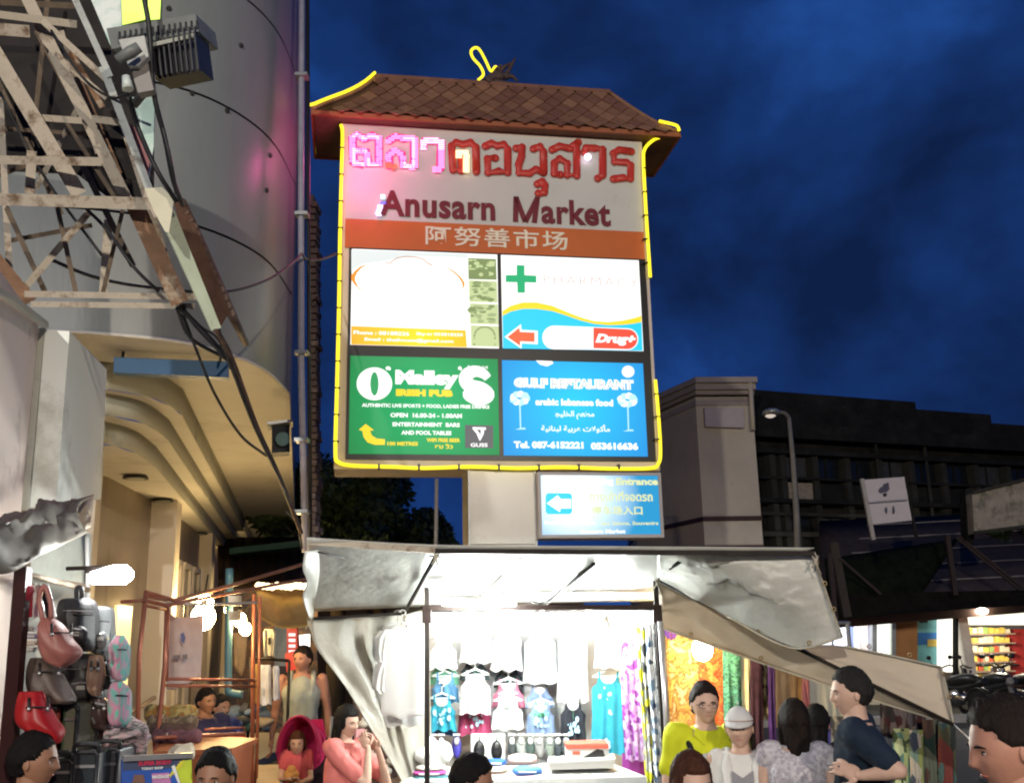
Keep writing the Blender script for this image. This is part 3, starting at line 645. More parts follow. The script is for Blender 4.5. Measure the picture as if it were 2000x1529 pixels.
# ridge finial: neon loop and a dark bird-like ornament
kl = KF-DEP/2
MB().tube(spline([SP(x, y, kl) for x, y in [(934, 157), (944, 146), (938, 130), (924, 114), (920, 101), (927, 94), (936, 97), (947, 116), (957, 137), (962, 138), (967, 131), (974, 134)]], 5), .017, 8).build('neon_tube', G_NEON, sign)
fin = MB(); 
def FT(pts, r0_, r1_): 
    q = spline([SP(x, y, kl+.0) for x, y in pts], 4); fin.tube(q, [r0_+(r1_-r0_)*i/(len(q)-1) for i in range(len(q))], 7)
FT([(950, 163), (965, 150), (985, 148), (995, 135), (1006, 114)], .07, .012); FT([(985, 150), (1000, 150), (1012, 160)], .05, .01); FT([(970, 152), (978, 138), (990, 128), (1003, 122)], .05, .01)
FT([(940, 165), (960, 158), (990, 163), (1020, 168)], .035, .02); FT([(960, 150), (975, 130), (985, 133)], .03, .01); fin.ball(SP(975, 150, kl), .07, 10, 7)
fin.build('finial', mat('dark_ornament', (.07, .045, .04), .6, .4, 20, .3), sign)

# column -------------------------------------------------------------
cx0, cx1 = S(914, 1000, -.04)[0], S(1048, 1000, -.04)[0]
M_CLD = mat('column_cladding', (.50, .49, .45), .3, .05, 2, spec=.6, wear=(.42, .41, .37), ws=2)
zb = -SO.z
MB().prism([RF(cx0, zb, -.06), RF(cx1, zb, -.06), RF(cx1, -.0, -.06), RF(cx0, -.0, -.06)], -SN*.5).build('column', mat('column_side', (.27, .24, .20), .6, .1), sign)
for (ya, yb_) in ((914, 1062), (1063.5, 1200), (1202, 1400), (1402, 1700)):
    y1 = S(960, ya, -.04)[1]; y0 = S(960, yb_, -.04)[1]
    if ya == 914: y1 = 0
    srect(cx0, y0, cx1, y1-.004, -.04, .018, 'cladding_panel', M_CLD, sign)
for x in (cx0+.012, cx1-.012): MB().bar(RF(x, zb, -.03), RF(x, 0, -.03), .02, .02, upv=SN).build('corner_trim', M_STEEL, sign)

# parking entrance sign ----------------------------------------------
es = thing('entrance_sign', 'blue glowing parking entrance sign with white arrow below the market sign', 'sign', SP(1175, 1050, .03))
def ep(px0, py0, px1, py1, l, th, name, m, parent): return sp(px0, py0, px1, py1, l, th, name, m, parent)
ex0, ey1 = S(1050, 921, .1); ex1, ey0 = S(1298, 1049, .1)
def erect(x0, y0, x1, y1, l, th, name, m): return srect(x0, y0, x1, y1, l, th, name, m, es)
erect(ex0, ey0, ex1, ey1, .05, .28, 'cabinet', mat('sign_cabinet', (.55, .42, .36), .5))
fm = M_STEEL
for (a, b, c_, d) in ((ex0, ey0, ex1, ey0+.035), (ex0, ey1-.035, ex1, ey1), (ex0, ey0+.035, ex0+.035, ey1-.035), (ex1-.035, ey0+.035, ex1, ey1-.035)): erect(a, b, c_, d, .09, .045, 'frame', mat('aluminium', (.36, .35, .35), .35, .05))
fo = erect(ex0+.035, ey0+.035, ex1-.035, ey1-.035, .08, .035, 'face', backlight_ramp('entrance_blue', (1.6, 1.7, 1.7), (.0, .30, .62), 1.0, SP(1118, 965, .08)-wpos(es), .78))  # white hot spot painted into the face's glow
G_CRM = glow('print_cream', (.72, .78, .42), 1)
def Z3(x, y): return 1040+x/7.407, 910+y/7.407
def et(body, lx, lt, lb, rx, m, weight=.03, l=.083, **k):
    a = Z3(lx, lt); return stext(body, a[0], a[1], Z3(lx, lb)[1], Z3(rx, lt)[0], m, fo, l, weight=weight, **k)
et('Entrance', 1205, 170, 275, 1815, G_CRM, .05); et('Parking', 760, 165, 290, 1170, G_TXT, .05); et('ทางเข้าที่จอดรถ', 820, 360, 510, 1735, G_CRM, .03); et('停车场入口', 850, 575, 710, 1590, G_CRM, .03)
et('Restrooms, Massages,', 175, 790, 860, 915, G_TXT, .03); et('Spa Salons, Souvenirs', 985, 800, 870, 1820, G_CRM, .03); et('Anusarn Market', 680, 915, 975, 1345, G_TXT, .03)
def eb_(c, l, m): return MB().add([SP(*Z3(x, y), l) for x, y in c], [list(range(len(c)))]).build('print', m, fo, fix=False)
sq = []
for (cx_, cy_, a0) in ((525, 440, -PI/2), (525, 645, 0), (240, 645, PI/2), (240, 440, PI)):
    sq += [(cx_+50*math.cos(a0+PI/2*k/4), cy_+50*math.sin(a0+PI/2*k/4)) for k in range(5)]
eb_(sq, .085, glow('arrow_box_cyan', (.0, .62, .85), 1.05)); eb_([(205, 538), (365, 420), (410, 475), (560, 475), (560, 612), (410, 612), (395, 665)], .088, G_TXT)
eb_([(150, 115), (560, 118), (560, 285), (150, 285)], .084, G_TXT)

def sign_light():
    l = bpy.data.lights.new('diode_light', 'POINT'); l.energy = 26; l.color = (1, .10, .42); l.shadow_soft_size = .15
    o = bpy.data.objects.new('diode_light', l); COL.objects.link(o); o.parent = sign; o.location = SP(*Z1(150, 220), .55)-wpos(sign)
sign_light()

# ================================================================ STREET LAMPS BEHIND THE PHOTOGRAPHER (unseen, added for frontal light)
def add_light(name, kind, loc, energy, color, size, parent=None, **k):
    l = bpy.data.lights.new(name, kind); l.energy = energy; l.color = color
    if kind in ('POINT', 'SPOT'): l.shadow_soft_size = size
    o = bpy.data.objects.new(name, l); COL.objects.link(o); o.location = loc
    if parent is not None: o.parent = parent; o.location = Vector(loc)-wpos(parent)
    return o
def added_lamp_post(loc, h, energy, color, label):
    t = thing('street_lamp', label, 'street lamp', loc); L = Vector(loc)
    MB().tube([L, L+V(0, 0, h)], [.07, .04], 12).build('pole', M_STEEL, t)
    MB().tube([L+V(0, 0, h), L+V(0, .25, h+.1), L+V(0, .6, h+.12)], .03, 8).build('arm', M_STEEL, t)
    MB().prism([L+V(-.16, .5, h+.14), L+V(.16, .5, h+.14), L+V(.12, 1.0, h+.14), L+V(-.12, 1.0, h+.14)], V(0, 0, .09)).build('lamp_head', M_STEEL, t)
    add_light('added_front_light', 'POINT', L+V(0, .75, h-.05), energy, color, .12, t)
added_lamp_post((-4.5, -13, 0), 8.2, 7500, (1, .95, .85), 'added street lamp on a tall grey pole behind the viewer, left')
added_lamp_post((7.5, -15, 0), 8.4, 7500, (1, .87, .70), 'added street lamp on a tall grey pole behind the viewer, right')

# ================================================================ RIGHT SIDE
# beige corner tower
M_BEI = mat('beige_render', (.56, .49, .40), .85, .06, 2, wear=(.36, .30, .24), ws=.8, wt=(.55, .8))
M_BRN = mat('brown_stripe', (.05, .02, .02), .6)
tow = thing('beige_tower', 'beige corner tower with stepped cornice and a blank plaque behind the market sign', 'building', XY(P(1420, 1050, 25), 0))
a = P(1236, 900, 28.6); b = P(1366, 900, 25); c = P(1478, 900, 25.1); d = c+V(.5, 6, 0); a2 = a+V(.3, 5, 0)
zt = P(1366, 775, 25).z
plan = [XY(q, 0) for q in (a, b, c, d, a2)]
MB().prism(plan, V(0, 0, zt)).build('wall', M_BEI, tow)
cen = sum(plan, Vector())/5
def off(pl, k): 
    return [p+(p-cen).normalized()*k for p in pl]
for (k, y0, y1) in ((.12, 772, 764), (.22, 764, 752), (.32, 752, 741), (.06, 792, 782)):
    z0 = P(1366, y0, 25).z; z1 = P(1366, y1, 25).z
    MB().prism([XY(p, z0) for p in off(plan, k)], V(0, 0, z1-z0-.01)).build('cornice', mat('cornice_beige', (.42, .36, .32), .7, .08, 3), tow)
for (y0, y1) in ((1018, 1009), (1076, 1066)):
    z0 = P(1366, y0, 25).z; z1 = P(1366, y1, 25).z
    MB().prism([XY(p, z0) for p in off(plan, .05)], V(0, 0, z1-z0)).build('stripe', M_BRN, tow)
pl4 = [P(1375, 797, 24.93), P(1452, 797, 24.95), P(1452, 836, 24.95), P(1377, 834, 24.93)]
MB().prism(pl4, V(0, -.06, 0)).build('plaque', mat('plaque_mauve', (.50, .43, .43), .6, .05), tow)
MB().tube([P(1465, 738, 24.9), P(1471, 840, 24.9)], .06, 8).build('downpipe', M_BEI, tow)

# dark concrete building
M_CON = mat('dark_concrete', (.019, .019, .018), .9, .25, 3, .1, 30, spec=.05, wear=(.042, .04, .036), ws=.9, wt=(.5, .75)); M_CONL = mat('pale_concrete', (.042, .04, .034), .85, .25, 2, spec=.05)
dk = thing('concrete_building', 'dark weathered concrete building with rows of windows on the right', 'building', XY(P(1700, 1000, 28), 0))
DO = XY(P(1474, 1000, 26.5), 0); DE = XY(P(2080, 1000, 30.5), 0); DU = (DE-DO).normalized(); DN = Vector((DU.y, -DU.x, 0))
def DP(px, py, l=0): return PP(px, py, DO+DN*l, DN)
def D2(px, py): q = DP(px, py)-DO; return q.dot(DU), q.z
def DW(x, z, l=0): return DO+DU*x+V(0, 0, z)+DN*l
def dbox(x0, x1, z0, z1, l0, l1, name, m, parent=dk): return MB().prism([DW(x0, z0, l0), DW(x1, z0, l0), DW(x1, z1, l0), DW(x0, z1, l0)], DN*(l1-l0)).build(name, m, parent)
W_D = (DE-DO).length
zs = {y: D2(1600, y)[1] for y in (765, 840, 862, 885, 892, 937, 943, 975, 985, 1010, 1040, 1045, 1100)}
xs_ = D2(1803, 790)[0]; xs2 = D2(1948, 800)[0]
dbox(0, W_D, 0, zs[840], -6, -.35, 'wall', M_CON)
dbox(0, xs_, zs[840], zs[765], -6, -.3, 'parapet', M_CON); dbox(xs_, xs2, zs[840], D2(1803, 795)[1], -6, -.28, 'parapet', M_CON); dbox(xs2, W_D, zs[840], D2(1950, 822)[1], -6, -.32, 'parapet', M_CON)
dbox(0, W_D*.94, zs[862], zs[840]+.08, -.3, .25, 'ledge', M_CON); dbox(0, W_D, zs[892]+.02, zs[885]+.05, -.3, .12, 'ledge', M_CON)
M_WIN = mat('dark_window', (.012, .014, .016), .25, .3); M_WIN2 = mat('grey_curtain', (.05, .05, .052), .6, .3)
n = 8; cols = [D2(1530+62.5*i, 900)[0] for i in range(n+1)]
M_LAT = mat('lit_lattice_block', (.33, .27, .20), .8, .3, 12)  # paler first spandrel: the light on it is put into its colour
for i in range(n):
    x0, x1 = cols[i], cols[i+1]
    if i < n: 
        f = dbox(x0+.12, x1-.12, zs[937], zs[892], -.33, -.28, 'window', M_WIN if i % 3 else M_WIN2); dbox((x0+x1)/2-.02, (x0+x1)/2+.02, zs[937], zs[892], -.28, -.24, 'mullion', M_CON, f)
    f = dbox(x0+.12, x1-.12, zs[1045], zs[1010], -.33, -.28, 'window', M_WIN2 if i % 2 else M_WIN); dbox((x0+x1)/2-.02, (x0+x1)/2+.02, zs[1045], zs[1010], -.28, -.24, 'mullion', M_CON, f)
    dbox(x0+.1, x1-.1, zs[975], zs[943], -.3, -.1, 'spandrel', M_LAT if i in (0, ) else M_CON)
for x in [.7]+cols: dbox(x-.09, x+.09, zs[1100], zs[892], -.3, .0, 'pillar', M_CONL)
dbox(0, W_D, zs[985], zs[975]-.03, -.3, .2, 'ledge', M_CON); dbox(0, W_D, zs[1040]-.12, zs[1040], .02, .1, 'rail', M_CONL); dbox(0, W_D, zs[1010]+.02, zs[1010]+.1, .02, .08, 'rail', M_CONL)
dbox(0, W_D, zs[937]-.02, zs[937]+.05, -.28, .05, 'ledge', M_CON)
for x_ in (cols[0]+.3, cols[2]+1.0, cols[4]+.5): MB().tube([DW(x_, zs[840], .05), DW(x_, zs[1100], .05)], .05, 8).build('drain_pipe', M_CONL, dk)
# street lamp on the right
sl = thing('street_lamp', 'slim grey street lamp with its lamp glowing dimly before the dark building', 'street lamp', P(1558, 1250, 17.5))
lp = [P(1562, 1300, 17.5), P(1556, 1010, 17.5), P(1549, 900, 17.5), P(1541, 815, 17.5)]
MB().tube(lp, [.07, .055, .045, .035], 10).build('pole', mat('lamp_grey', (.16, .15, .14), .7), sl)
MB().tube(spline([P(1541, 815, 17.5), P(1530, 806, 17.4), P(1512, 806, 17.3)], 4), .035, 8).build('arm', mat('lamp_grey', (.3, .3, .3)), sl)
hd = MB().ball(P(1506, 806, 17.3), (.16, .2, .075), 14, 8); ho = hd.build('lamp_head', M_STEEL, sl)
MB().ball(P(1505, 810, 17.28), (.10, .12, .055), 12, 6).build('lens', glow('dim_lamp', (1, .85, .75), .6), ho)

# tilted white banner on a frame
bn = thing('banner_board', 'tilted white banner board with two dark figures printed on it', 'banner', P(1735, 1050, 19))
c4 = [P(1684, 937, 19), P(1766, 931, 19.1), P(1781, 1016, 19.1), P(1704, 1024, 19)]
nB = (c4[1]-c4[0]).cross(c4[3]-c4[0]).normalized(); nB = nB if nB.y < 0 else -nB
MB().prism(c4, -nB*.08).build('board', mat('banner_white', (.58, .52, .53), .6, .05), bn)
MB().bar(P(1683, 935, 18.95), P(1706, 1054, 18.95), .07).build('side_post', mat('post_pale', (.35, .33, .31)), bn)
MB().bar(P(1768, 930, 19.15), P(1790, 1050, 19.15), .05).build('side_post', M_CON, bn)
MB().bar(P(1694, 981, 18.9), P(1773, 975, 19.0), .02).build('rail', mat('post_pale', (.35, .33, .31)), bn)
def blob(c, w_, h_, m, parent, name='print', seed=0, k=12):
    r = random.Random(seed); pts = []
    for j in range(k):
        a = 2*PI*j/k; f = r.uniform(.7, 1.15); pts.append((c[0]+w_*f*math.cos(a), c[1]+h_*f*math.sin(a)))
    return MB().add([PP(x, y, c4[0]+nB*(.006+.001*seed), nB) for x, y in pts], [list(range(k))]).build(name, m, parent, fix=False)
M_INK = mat('ink_blue_grey', (.10, .09, .13), .7)
blob((1731, 950), 7, 9, M_INK, bn, seed=1); blob((1724, 957), 9, 7, M_INK, bn, seed=2); blob((1728, 966), 5, 4, mat('ink_black', (.03, .03, .04)), bn, seed=3)
blob((1731, 997), 3, 8, M_INK, bn, seed=4); blob((1745, 996), 3, 8, M_INK, bn, seed=5)

# weathered wall board at the far right edge
rb = thing('roadside_wall', 'mossy pale concrete wall section leaning over the tiled roof at the right edge', 'wall', P(1960, 1035, 20))
MB().prism([P(1898, 962, 20), P(2040, 928, 20), P(2045, 1022, 20), P(1903, 1040, 20)], V(.1, .5, 0)).build('slab', mat('mossy_concrete', (.30, .26, .21), .85, .25, 4, .2, 20, wear=(.10, .10, .07), ws=2.5, wt=(.48, .62)), rb)
MB().bar(P(1899, 962, 19.95), P(2040, 927, 19.95), .06).build('coping', M_CONL, rb); MB().bar(P(1903, 1040, 19.95), P(2045, 1022, 19.95), .06).build('coping', M_CONL, rb)
MB().prism([P(1885, 955, 20.6), P(1900, 950, 20.6), P(1903, 1060, 20.6), P(1888, 1060, 20.6)], V(.1, .5, 0)).build('return_wall', M_CON, rb)

# grey tiled roof over the shops, dark awning, shop row
shp = thing('shop_row', 'low shop row with a grey tiled roof and brightly lit open fronts on the right', 'building', XY(P(1850, 1370, 23), 0))
MB().sheet([P(1600, 1020, 27), P(2080, 1000, 27), P(2080, 1182, 22), P(1600, 1205, 22)], 10, 4).build('roof', mat('grey_roofing', (.07, .055, .052), .95, .2, 5, spec=.02), shp, thick=.1)
for i in range(6):
    t = (i+.5)/6
    MB().bar(P(1700, 1020, 27).lerp(P(1600, 1205, 22), t)+V(0, -.02, .09), P(2080, 1000, 27).lerp(P(2080, 1182, 22), t)+V(0, -.02, .09), .05, .03).build('roof_batten', mat('batten_grey', (.20, .18, .18)), shp)
aw = thing('shade_awning', 'dark shade net awning stretched above the lit shop row', 'awning', P(1750, 1190, 21.8))
mb = MB().sheet([P(1610, 1092, 21.5), P(1872, 1052, 21.5), P(1800, 1160, 21.0), P(1620, 1200, 21)], 12, 8, lambda u, v: V(0, -.35*math.sin(PI*u)*math.sin(PI*v), 0)); mb.build('net', mat('shade_net', (.010, .013, .009), .95, .4, spec=.02), aw, thick=.02)
MB().prism([P(1600, 1160, 20.9), P(2080, 1150, 20.9), P(2080, 1176, 20.7), P(1820, 1193, 20.7), P(1600, 1212, 20.7)], V(0, .9, 0)).build('valance', mat('black_valance', (.012, .011, .010), .95, .3, spec=.02), aw)
for (x0, y0, x1, y1) in ((1850, 1045, 1866, 1162), (1868, 1050, 1990, 1150), (1874, 1048, 1998, 1148), (1620, 1080, 1632, 1210), (1640, 1090, 1720, 1160)):
    MB().bar(P(x0, y0, 20.6), P(x1, y1, 20.6), .09 if y1-y0 > 100 and abs(x1-x0) < 30 else .05).build('strut', mat('dark_red_steel', (.03, .018, .018), .7), aw)
MB().bar(P(1627, 1060, 20.7), P(1654, 1205, 20.7), .16).build('strut', mat('dull_brown', (.045, .036, .03), .8), aw)
MB().prism([P(1560, 1212, 21.8), P(2080, 1176, 21.8), P(2080, 1190, 21.8), P(1560, 1232, 21.8)], V(0, .3, 0)).build('fascia', mat('brown_fascia', (.30, .17, .11), .6, .15, 2), shp)
SY = 23.0
def sback(px0, py0, px1, py1, name, m, Y=24.5, th=.1, parent=None): return MB().prism([P(px0, py0, Y), P(px1, py0, Y), P(px1, py1, Y), P(px0, py1, Y)], V(0, th, 0)).build(name, m, parent or shp)
sback(1560, 1180, 2090, 1385, 'back_wall', mat('shop_wall', (.55, .50, .42), .6), 26)
sback(1748, 1195, 1792, 1375, 'wall_panel', mat('orange_wood', (.42, .20, .07), .5, .12, 3), 22.6, .3)
p_ = sback(1790, 1202, 1832, 1300, 'poster_wall', mat('teal_poster', (.12, .34, .36), .5, .2, 4), 22.8)
sback(1793, 1235, 1830, 1258, 'print', mat('poster_blue', (.03, .16, .45), .5), 22.75, .02, p_); sback(1812, 1248, 1832, 1262, 'print', mat('poster_yellow', (.6, .45, .1), .5), 22.7, .02, p_); sback(1796, 1210, 1812, 1216, 'print', mat('poster_dark', (.05, .06, .06), .5), 22.7, .02, p_)
sback(1833, 1200, 1868, 1312, 'lit_panel', glow('shop_white_light', (1, .97, .85), 1.7), 22.6, .08)
sback(1712, 1208, 1744, 1282, 'lit_panel', glow('shop_cool_light', (.93, 1, .86), 1.5), 22.6, .08)
sback(1704, 1206, 1713, 1300, 'door_frame', M_STEEL, 22.5, .2); sback(1742, 1200, 1750, 1300, 'door_frame', M_STEEL, 22.5, .2)
MB().prism([P(1870, 1196, 22.3), P(1888, 1194, 22.3), P(1918, 1374, 22.3), P(1900, 1376, 22.3)], V(0, .4, 0)).build('white_pillar', mat('white_pillar', (.72, .66, .58), .5), shp)
sback(1868, 1190, 1872, 1330, 'door_frame', M_CON, 22.2, .2)
shf = thing('shop_shelves', 'lit shelves packed with yellow snack packets in the right shop', 'shelf', P(1935, 1310, 24))
r5 = random.Random(5); yk = [1222, 1240, 1258, 1276, 1294, 1312]
for i, y in enumerate(yk):
    MB().bar(P(1886, y+17, 24), P(1974, y+15, 24), .5, .03, upv=V(0, 0, 1)).build('shelf_board', mat('shelf_brown', (.3, .2, .14)), shf)
pk = [mat('packet_yellow', (.72, .52, .10), .4), mat('packet_cream', (.70, .62, .42), .4), mat('packet_red', (.5, .10, .05), .4), mat('packet_green', (.30, .42, .12), .4)]
for i, y in enumerate(yk):
    for k in range(8):
        x = 1890+k*10.5+r5.uniform(-1, 1); hh = r5.uniform(9, 13)
        MB().prism([P(x, y+15-hh, 23.85), P(x+8.6, y+15-hh, 23.85), P(x+9.4, y+15, 23.85), P(x-.4, y+15, 23.85)], V(0, .1, 0)).build('packet', pk[(0, 1, 0, 1, 0, 2, 3, 1, 0)[r5.randrange(9)]], shf)
sback(1886, 1195, 2050, 1220, 'lit_ceiling', glow('shop_warm_white', (1, .93, .74), 1.6), 24.5, .1)
sback(1968, 1228, 2050, 1330, 'red_display', mat('red_display', (.35, .03, .025), .5, .3, 6), 24)
lampb = thing('shop_lamp', 'bright round shop lamp glowing under the shop fascia', 'lamp', P(1918, 1192, 22)); MB().ball(P(1918, 1193, 21.7), (.13, .1, .07), 14, 8).build('bulb', glow('shop_lamp_glow', (1, .97, .9), 12), lampb)
MB().tube([P(1918, 1186, 21.7), P(1918, 1180, 21.7)], .03, 6).build('socket', M_BLK, lampb)
# bright clothing shop on the left of that row
for i, (x, w_, m) in enumerate(((1628, 14, (.55, .60, .75)), (1643, 12, (.65, .66, .7)), (1657, 10, (.18, .22, .40)), (1668, 12, (.75, .72, .70)), (1682, 13, (.72, .60, .56)), (1696, 9, (.30, .32, .48)))):
    t = thing('hanging_shirt', ['pale blue', 'silver grey', 'navy', 'white', 'pinkish', 'dull violet'][i]+' shirt hanging in the bright distant clothes shop, number '+['one', 'two', 'three', 'four', 'five', 'six'][i]+' from its left end', 'shirt', P(x+6, 1285, 23), 'shirts in the distant clothes shop')
    MB().prism([P(x, 1222, 23), P(x+w_, 1220, 23), P(x+w_+1, 1285+i*3, 23), P(x, 1283+i*3, 23)], V(0, .12, 0)).build('shirt', mat('shirt_far_%s' % 'abcdef'[i], m, .8), t)
    MB().bar(P(x+w_/2, 1214, 23.05), P(x+w_/2, 1223, 23.05), .02).build('hook', M_STEEL, t)
sback(1600, 1200, 1704, 1300, 'lit_wall', glow('shop_cool_wall', (.95, .98, 1), 1.25), 25, .1)
add_light('shop_light', 'POINT', P(1930, 1235, 22.8), 130, (1, .9, .7), .2, shp); add_light('shop_light', 'POINT', P(1660, 1225, 22.4), 60, (.9, .95, 1), .2, shp)

# motorbikes parked in front of the shops
def motorbike(loc, rz, paint, label):
    t = thing('motorbike', label, 'motorbike', loc, 'motorbikes parked before the lit shops', rz)
    B = mat('bike_black', (.02, .02, .022), .35); C = mat('bike_chrome', (.55, .55, .55), .25, metal=1)
    for x in (-.62, .62):
        m = MB(); m.tube([V(x, -.05, .29), V(x, .05, .29)], .29, 24); w_ = m.build('wheel', B, t, local=True)
        MB().tube([V(x, -.055, .29), V(x, .055, .29)], .17, 16).build('rim', C, w_, local=True)
        MB().tube(arc(V(x, 0, .29), .34, .3, 2.6, 8, V(1, 0, 0), V(0, 0, 1)), .05, 6).build('mudguard', paint, t, local=True)
    MB().ball(V(.02, 0, .42), (.30, .14, .18), 14, 8).build('engine', C, t, local=True)
    MB().tube(spline([V(-.85, 0, .78), V(-.5, 0, .68), V(-.05, 0, .6), V(.3, 0, .62)], 4), [.07]*12+[.11], 8).build('body', paint, t, local=True)
    MB().tube(spline([V(-.72, 0, .80), V(-.35, 0, .80), V(.05, 0, .74), V(.2, 0, .72)], 4), [.05, .09, .11, .12, .12, .12, .12, .11, .11, .1, .08, .07, .05], 8).build('seat', B, t, local=True)
    MB().tube([V(.62, 0, .29), V(.42, 0, .95)], .035, 8).tube([V(.60, .08, .29), V(.44, .08, .85)], .02, 6).build('fork', C, t, local=True)
    MB().prism([V(.36, -.16, .5), V(.36, .16, .5), V(.48, .12, .98), V(.48, -.12, .98)], V(.09, 0, .02)).build('leg_shield', paint, t, local=True)
    MB().tube(spline([V(.28, -.36, 1.02), V(.38, -.2, 1.05), V(.42, 0, .99), V(.38, .2, 1.05), V(.28, .36, 1.02)], 4), .018, 6).build('handlebar', B, t, local=True)
    MB().ball(V(.52, 0, .93), (.07, .09, .08), 10, 8).build('headlight', C, t, local=True)
    for s in (-1, 1): MB().tube([V(.36, .22*s, 1.05), V(.38, .26*s, 1.2)], .008, 5).ball(V(.38, .28*s, 1.22), (.02, .07, .045), 8, 6).build('mirror', B, t, local=True)
    MB().tube([V(.1, -.15, .3), V(-.75, -.17, .34)], [.03, .055], 8).build('exhaust', C, t, local=True)
    return t
for (px, rz, col, lb) in ((1872, 1.9, (.02, .02, .02), 'black motorbike parked left of the white pillar, nose to the shops'), (1932, 1.85, (.03, .03, .035), 'black motorbike parked right of the white pillar before the snack shelves'), (1966, 1.3, (.25, .24, .24), 'grey and black motorbike, middle one before the red display'), (1998, 1.9, (.05, .02, .02), 'dark red motorbike cut by the right photo edge')):
    motorbike(XY(P(px, 1385, 21.9), 0), rz, mat('bike_paint_%d' % px if False else 'bike_paint_'+{1872: 'a', 1932: 'b', 1966: 'c', 1998: 'd'}[px], col, .3, .1), lb)

# lattice pole and cables above the canopy
gp = thing('thin_pole', 'thin pale pole rising behind the canopy beside the dark tree', 'pole', P(852, 1080, 8.9))
MB().tube([P(852, 1530, 8.9), P(851, 1080, 8.9), P(853, 935, 8.9)], .017, 8).build('pole', mat('lamp_grey', (.3, .3, .3)), gp)

# tree behind, dark
def tree(loc, h, rad, n, seed, label, squash=1.0):
    t = thing('tree', label, 'tree', loc, None); L = Vector(loc); r = random.Random(seed)
    tr = MB().tube([L, L+V(.1, 0, h*.35), L+V(0, .1, h*.6)], [.25, .18, .1], 10)
    for k in range(7):
        a = r.uniform(0, 6.28); q = L+V(0, 0, h*r.uniform(.35, .6)); tr.tube([q, q+V(math.cos(a)*rad*.4, math.sin(a)*rad*.4, h*.15), q+V(math.cos(a)*rad*.8, math.sin(a)*rad*.8, h*.22)], [.09, .05, .02], 6)
    tr.build('trunk', mat('bark', (.06, .045, .03), .9), t)
    cl = MB(); cs = []
    for k in range(26):
        a = r.uniform(0, 6.28); e_ = r.uniform(-.7, 1); q = r.uniform(.2, 1)**.5*rad; cs.append((L+V(math.cos(a)*q*math.cos(e_), math.sin(a)*q*math.cos(e_), h*.66+math.sin(e_)*rad*squash*.8), r.uniform(.5, 1)*rad*.34))
    for i in range(n):
        c, s = r.choice(cs); d_ = V(r.gauss(0, 1), r.gauss(0, 1), r.gauss(0, 1)).normalized(); p = c+d_*s*r.uniform(.5, 1.1)
        x = V(r.gauss(0, 1), r.gauss(0, 1), r.gauss(0, 1)).normalized(); y = x.cross(d_).normalized(); k = r.uniform(.06, .13)
        cl.add([p-x*k, p+y*k*.5, p+x*k, p-y*k*.5], [(0, 1, 2, 3)], r.randrange(2))
    cl.build('crown', [mat('leaf_dark', (.035, .06, .025), .6, .3), mat('leaf_mid', (.055, .085, .03), .6, .3)], t, fix=False)
tree(XY(P(735, 1100, 24), 0), 6.0, 1.9, 26000, 3, 'dark leafy tree between the drain pipe and the sign column', 1.0)
tree(XY(P(655, 1100, 22), 0), 6.1, 1.7, 20000, 8, 'dark tree crown just right of the rough brick wall strip', 1.1)
tree(XY(P(815, 1100, 26), 0), 5.2, 1.2, 9000, 5, 'small dark tree nearest the sign column', 1.2)
tree(XY(P(1990, 1000, 26), 0), 6.2, 1.4, 9000, 12, 'dark tree behind the mossy wall at the right edge', 1.0)

# ================================================================ CENTRAL CLOTHES STALL
M_TARP = mat('grey_tarp', (.72, .72, .67), .42, .07, 2.0, .6, 12, trans=.28, spec=.5, wear=(.45, .44, .39), ws=1.6, wt=(.5, .8))
M_TAN = mat('tan_tarp', (.60, .51, .39), .6, .08, 2.0, .4, 14, trans=.22, spec=.4)
M_WHT = mat('white_cloth', (.80, .80, .78), .8, .03, 3, .05, 20, trans=.2)
M_WHP = mat('white_plastic', (.80, .82, .80), .35, .03)
def loft(mb, A, B, n=40, m=14, fn=None, mi=0):
    A = resample(spline(A, 6) if len(A) > 2 else A, n+1); B = resample(spline(B, 6) if len(B) > 2 else B, n+1); vs = []
    for j in range(m+1):
        for i in range(n+1):
            v = j/m; u = i/n; vs.append(A[i].lerp(B[i], v)+(fn(u, v) if fn else Vector((0, 0, 0))))
    return mb.add(vs, [(j*(n+1)+i, j*(n+1)+i+1, (j+1)*(n+1)+i+1, (j+1)*(n+1)+i) for j in range(m) for i in range(n)], mi, True)
def wrinkle(seed, amp, fu=3, fv=2, sag=0, sd=V(0, 0, -1), edge=True):
    def f(u, v):
        e_ = math.sin(PI*min(1, max(0, u)))**.5*math.sin(PI*min(1, max(0, v)))**.5 if edge else math.sin(PI*v)**.5
        rg_ = lambda q, sc_: (.35-abs(fnz((u*fu*sc_+.4*v, v*fv*sc_, q), 1, seed)))
        a = .8*fnz((u*fu, v*fv, 0), 1, seed)+.55*rg_(1, 1.7)+.40*rg_(2, 3.4)+.2*rg_(3, 7)
        b = fnz((u*fu, v*fv, 5), 1, seed+3)
        return (V(.2*b, -.7*a, .7*a)*amp + sd*sag*math.sin(PI*u)*math.sin(PI*v))*e_
    return f
def Q(*l): return [P(*p) for p in l]
stall = thing('clothes_stall', 'brightly lit market stall frame with a grey tarpaulin canopy below the market sign', 'stall', XY(P(1060, 1400, 7.2), 0))
loft(MB(), Q((598, 1066, 6.0), (850, 1080, 6.2), (1200, 1083, 6.2), (1592, 1086, 6.2)), Q((606, 1208, 7.3), (790, 1199, 7.7), (1283, 1190, 7.8), (1290, 1186, 7.8)) if False else Q((606, 1208, 7.2), (790, 1199, 7.5), (1040, 1191, 7.7), (1284, 1186, 7.7)), 60, 16, lambda u, v: wrinkle(1, .05, 6, 2, .02)(u, v)+V(0, 0, .05)).build('canopy', M_TARP, stall, thick=.004)
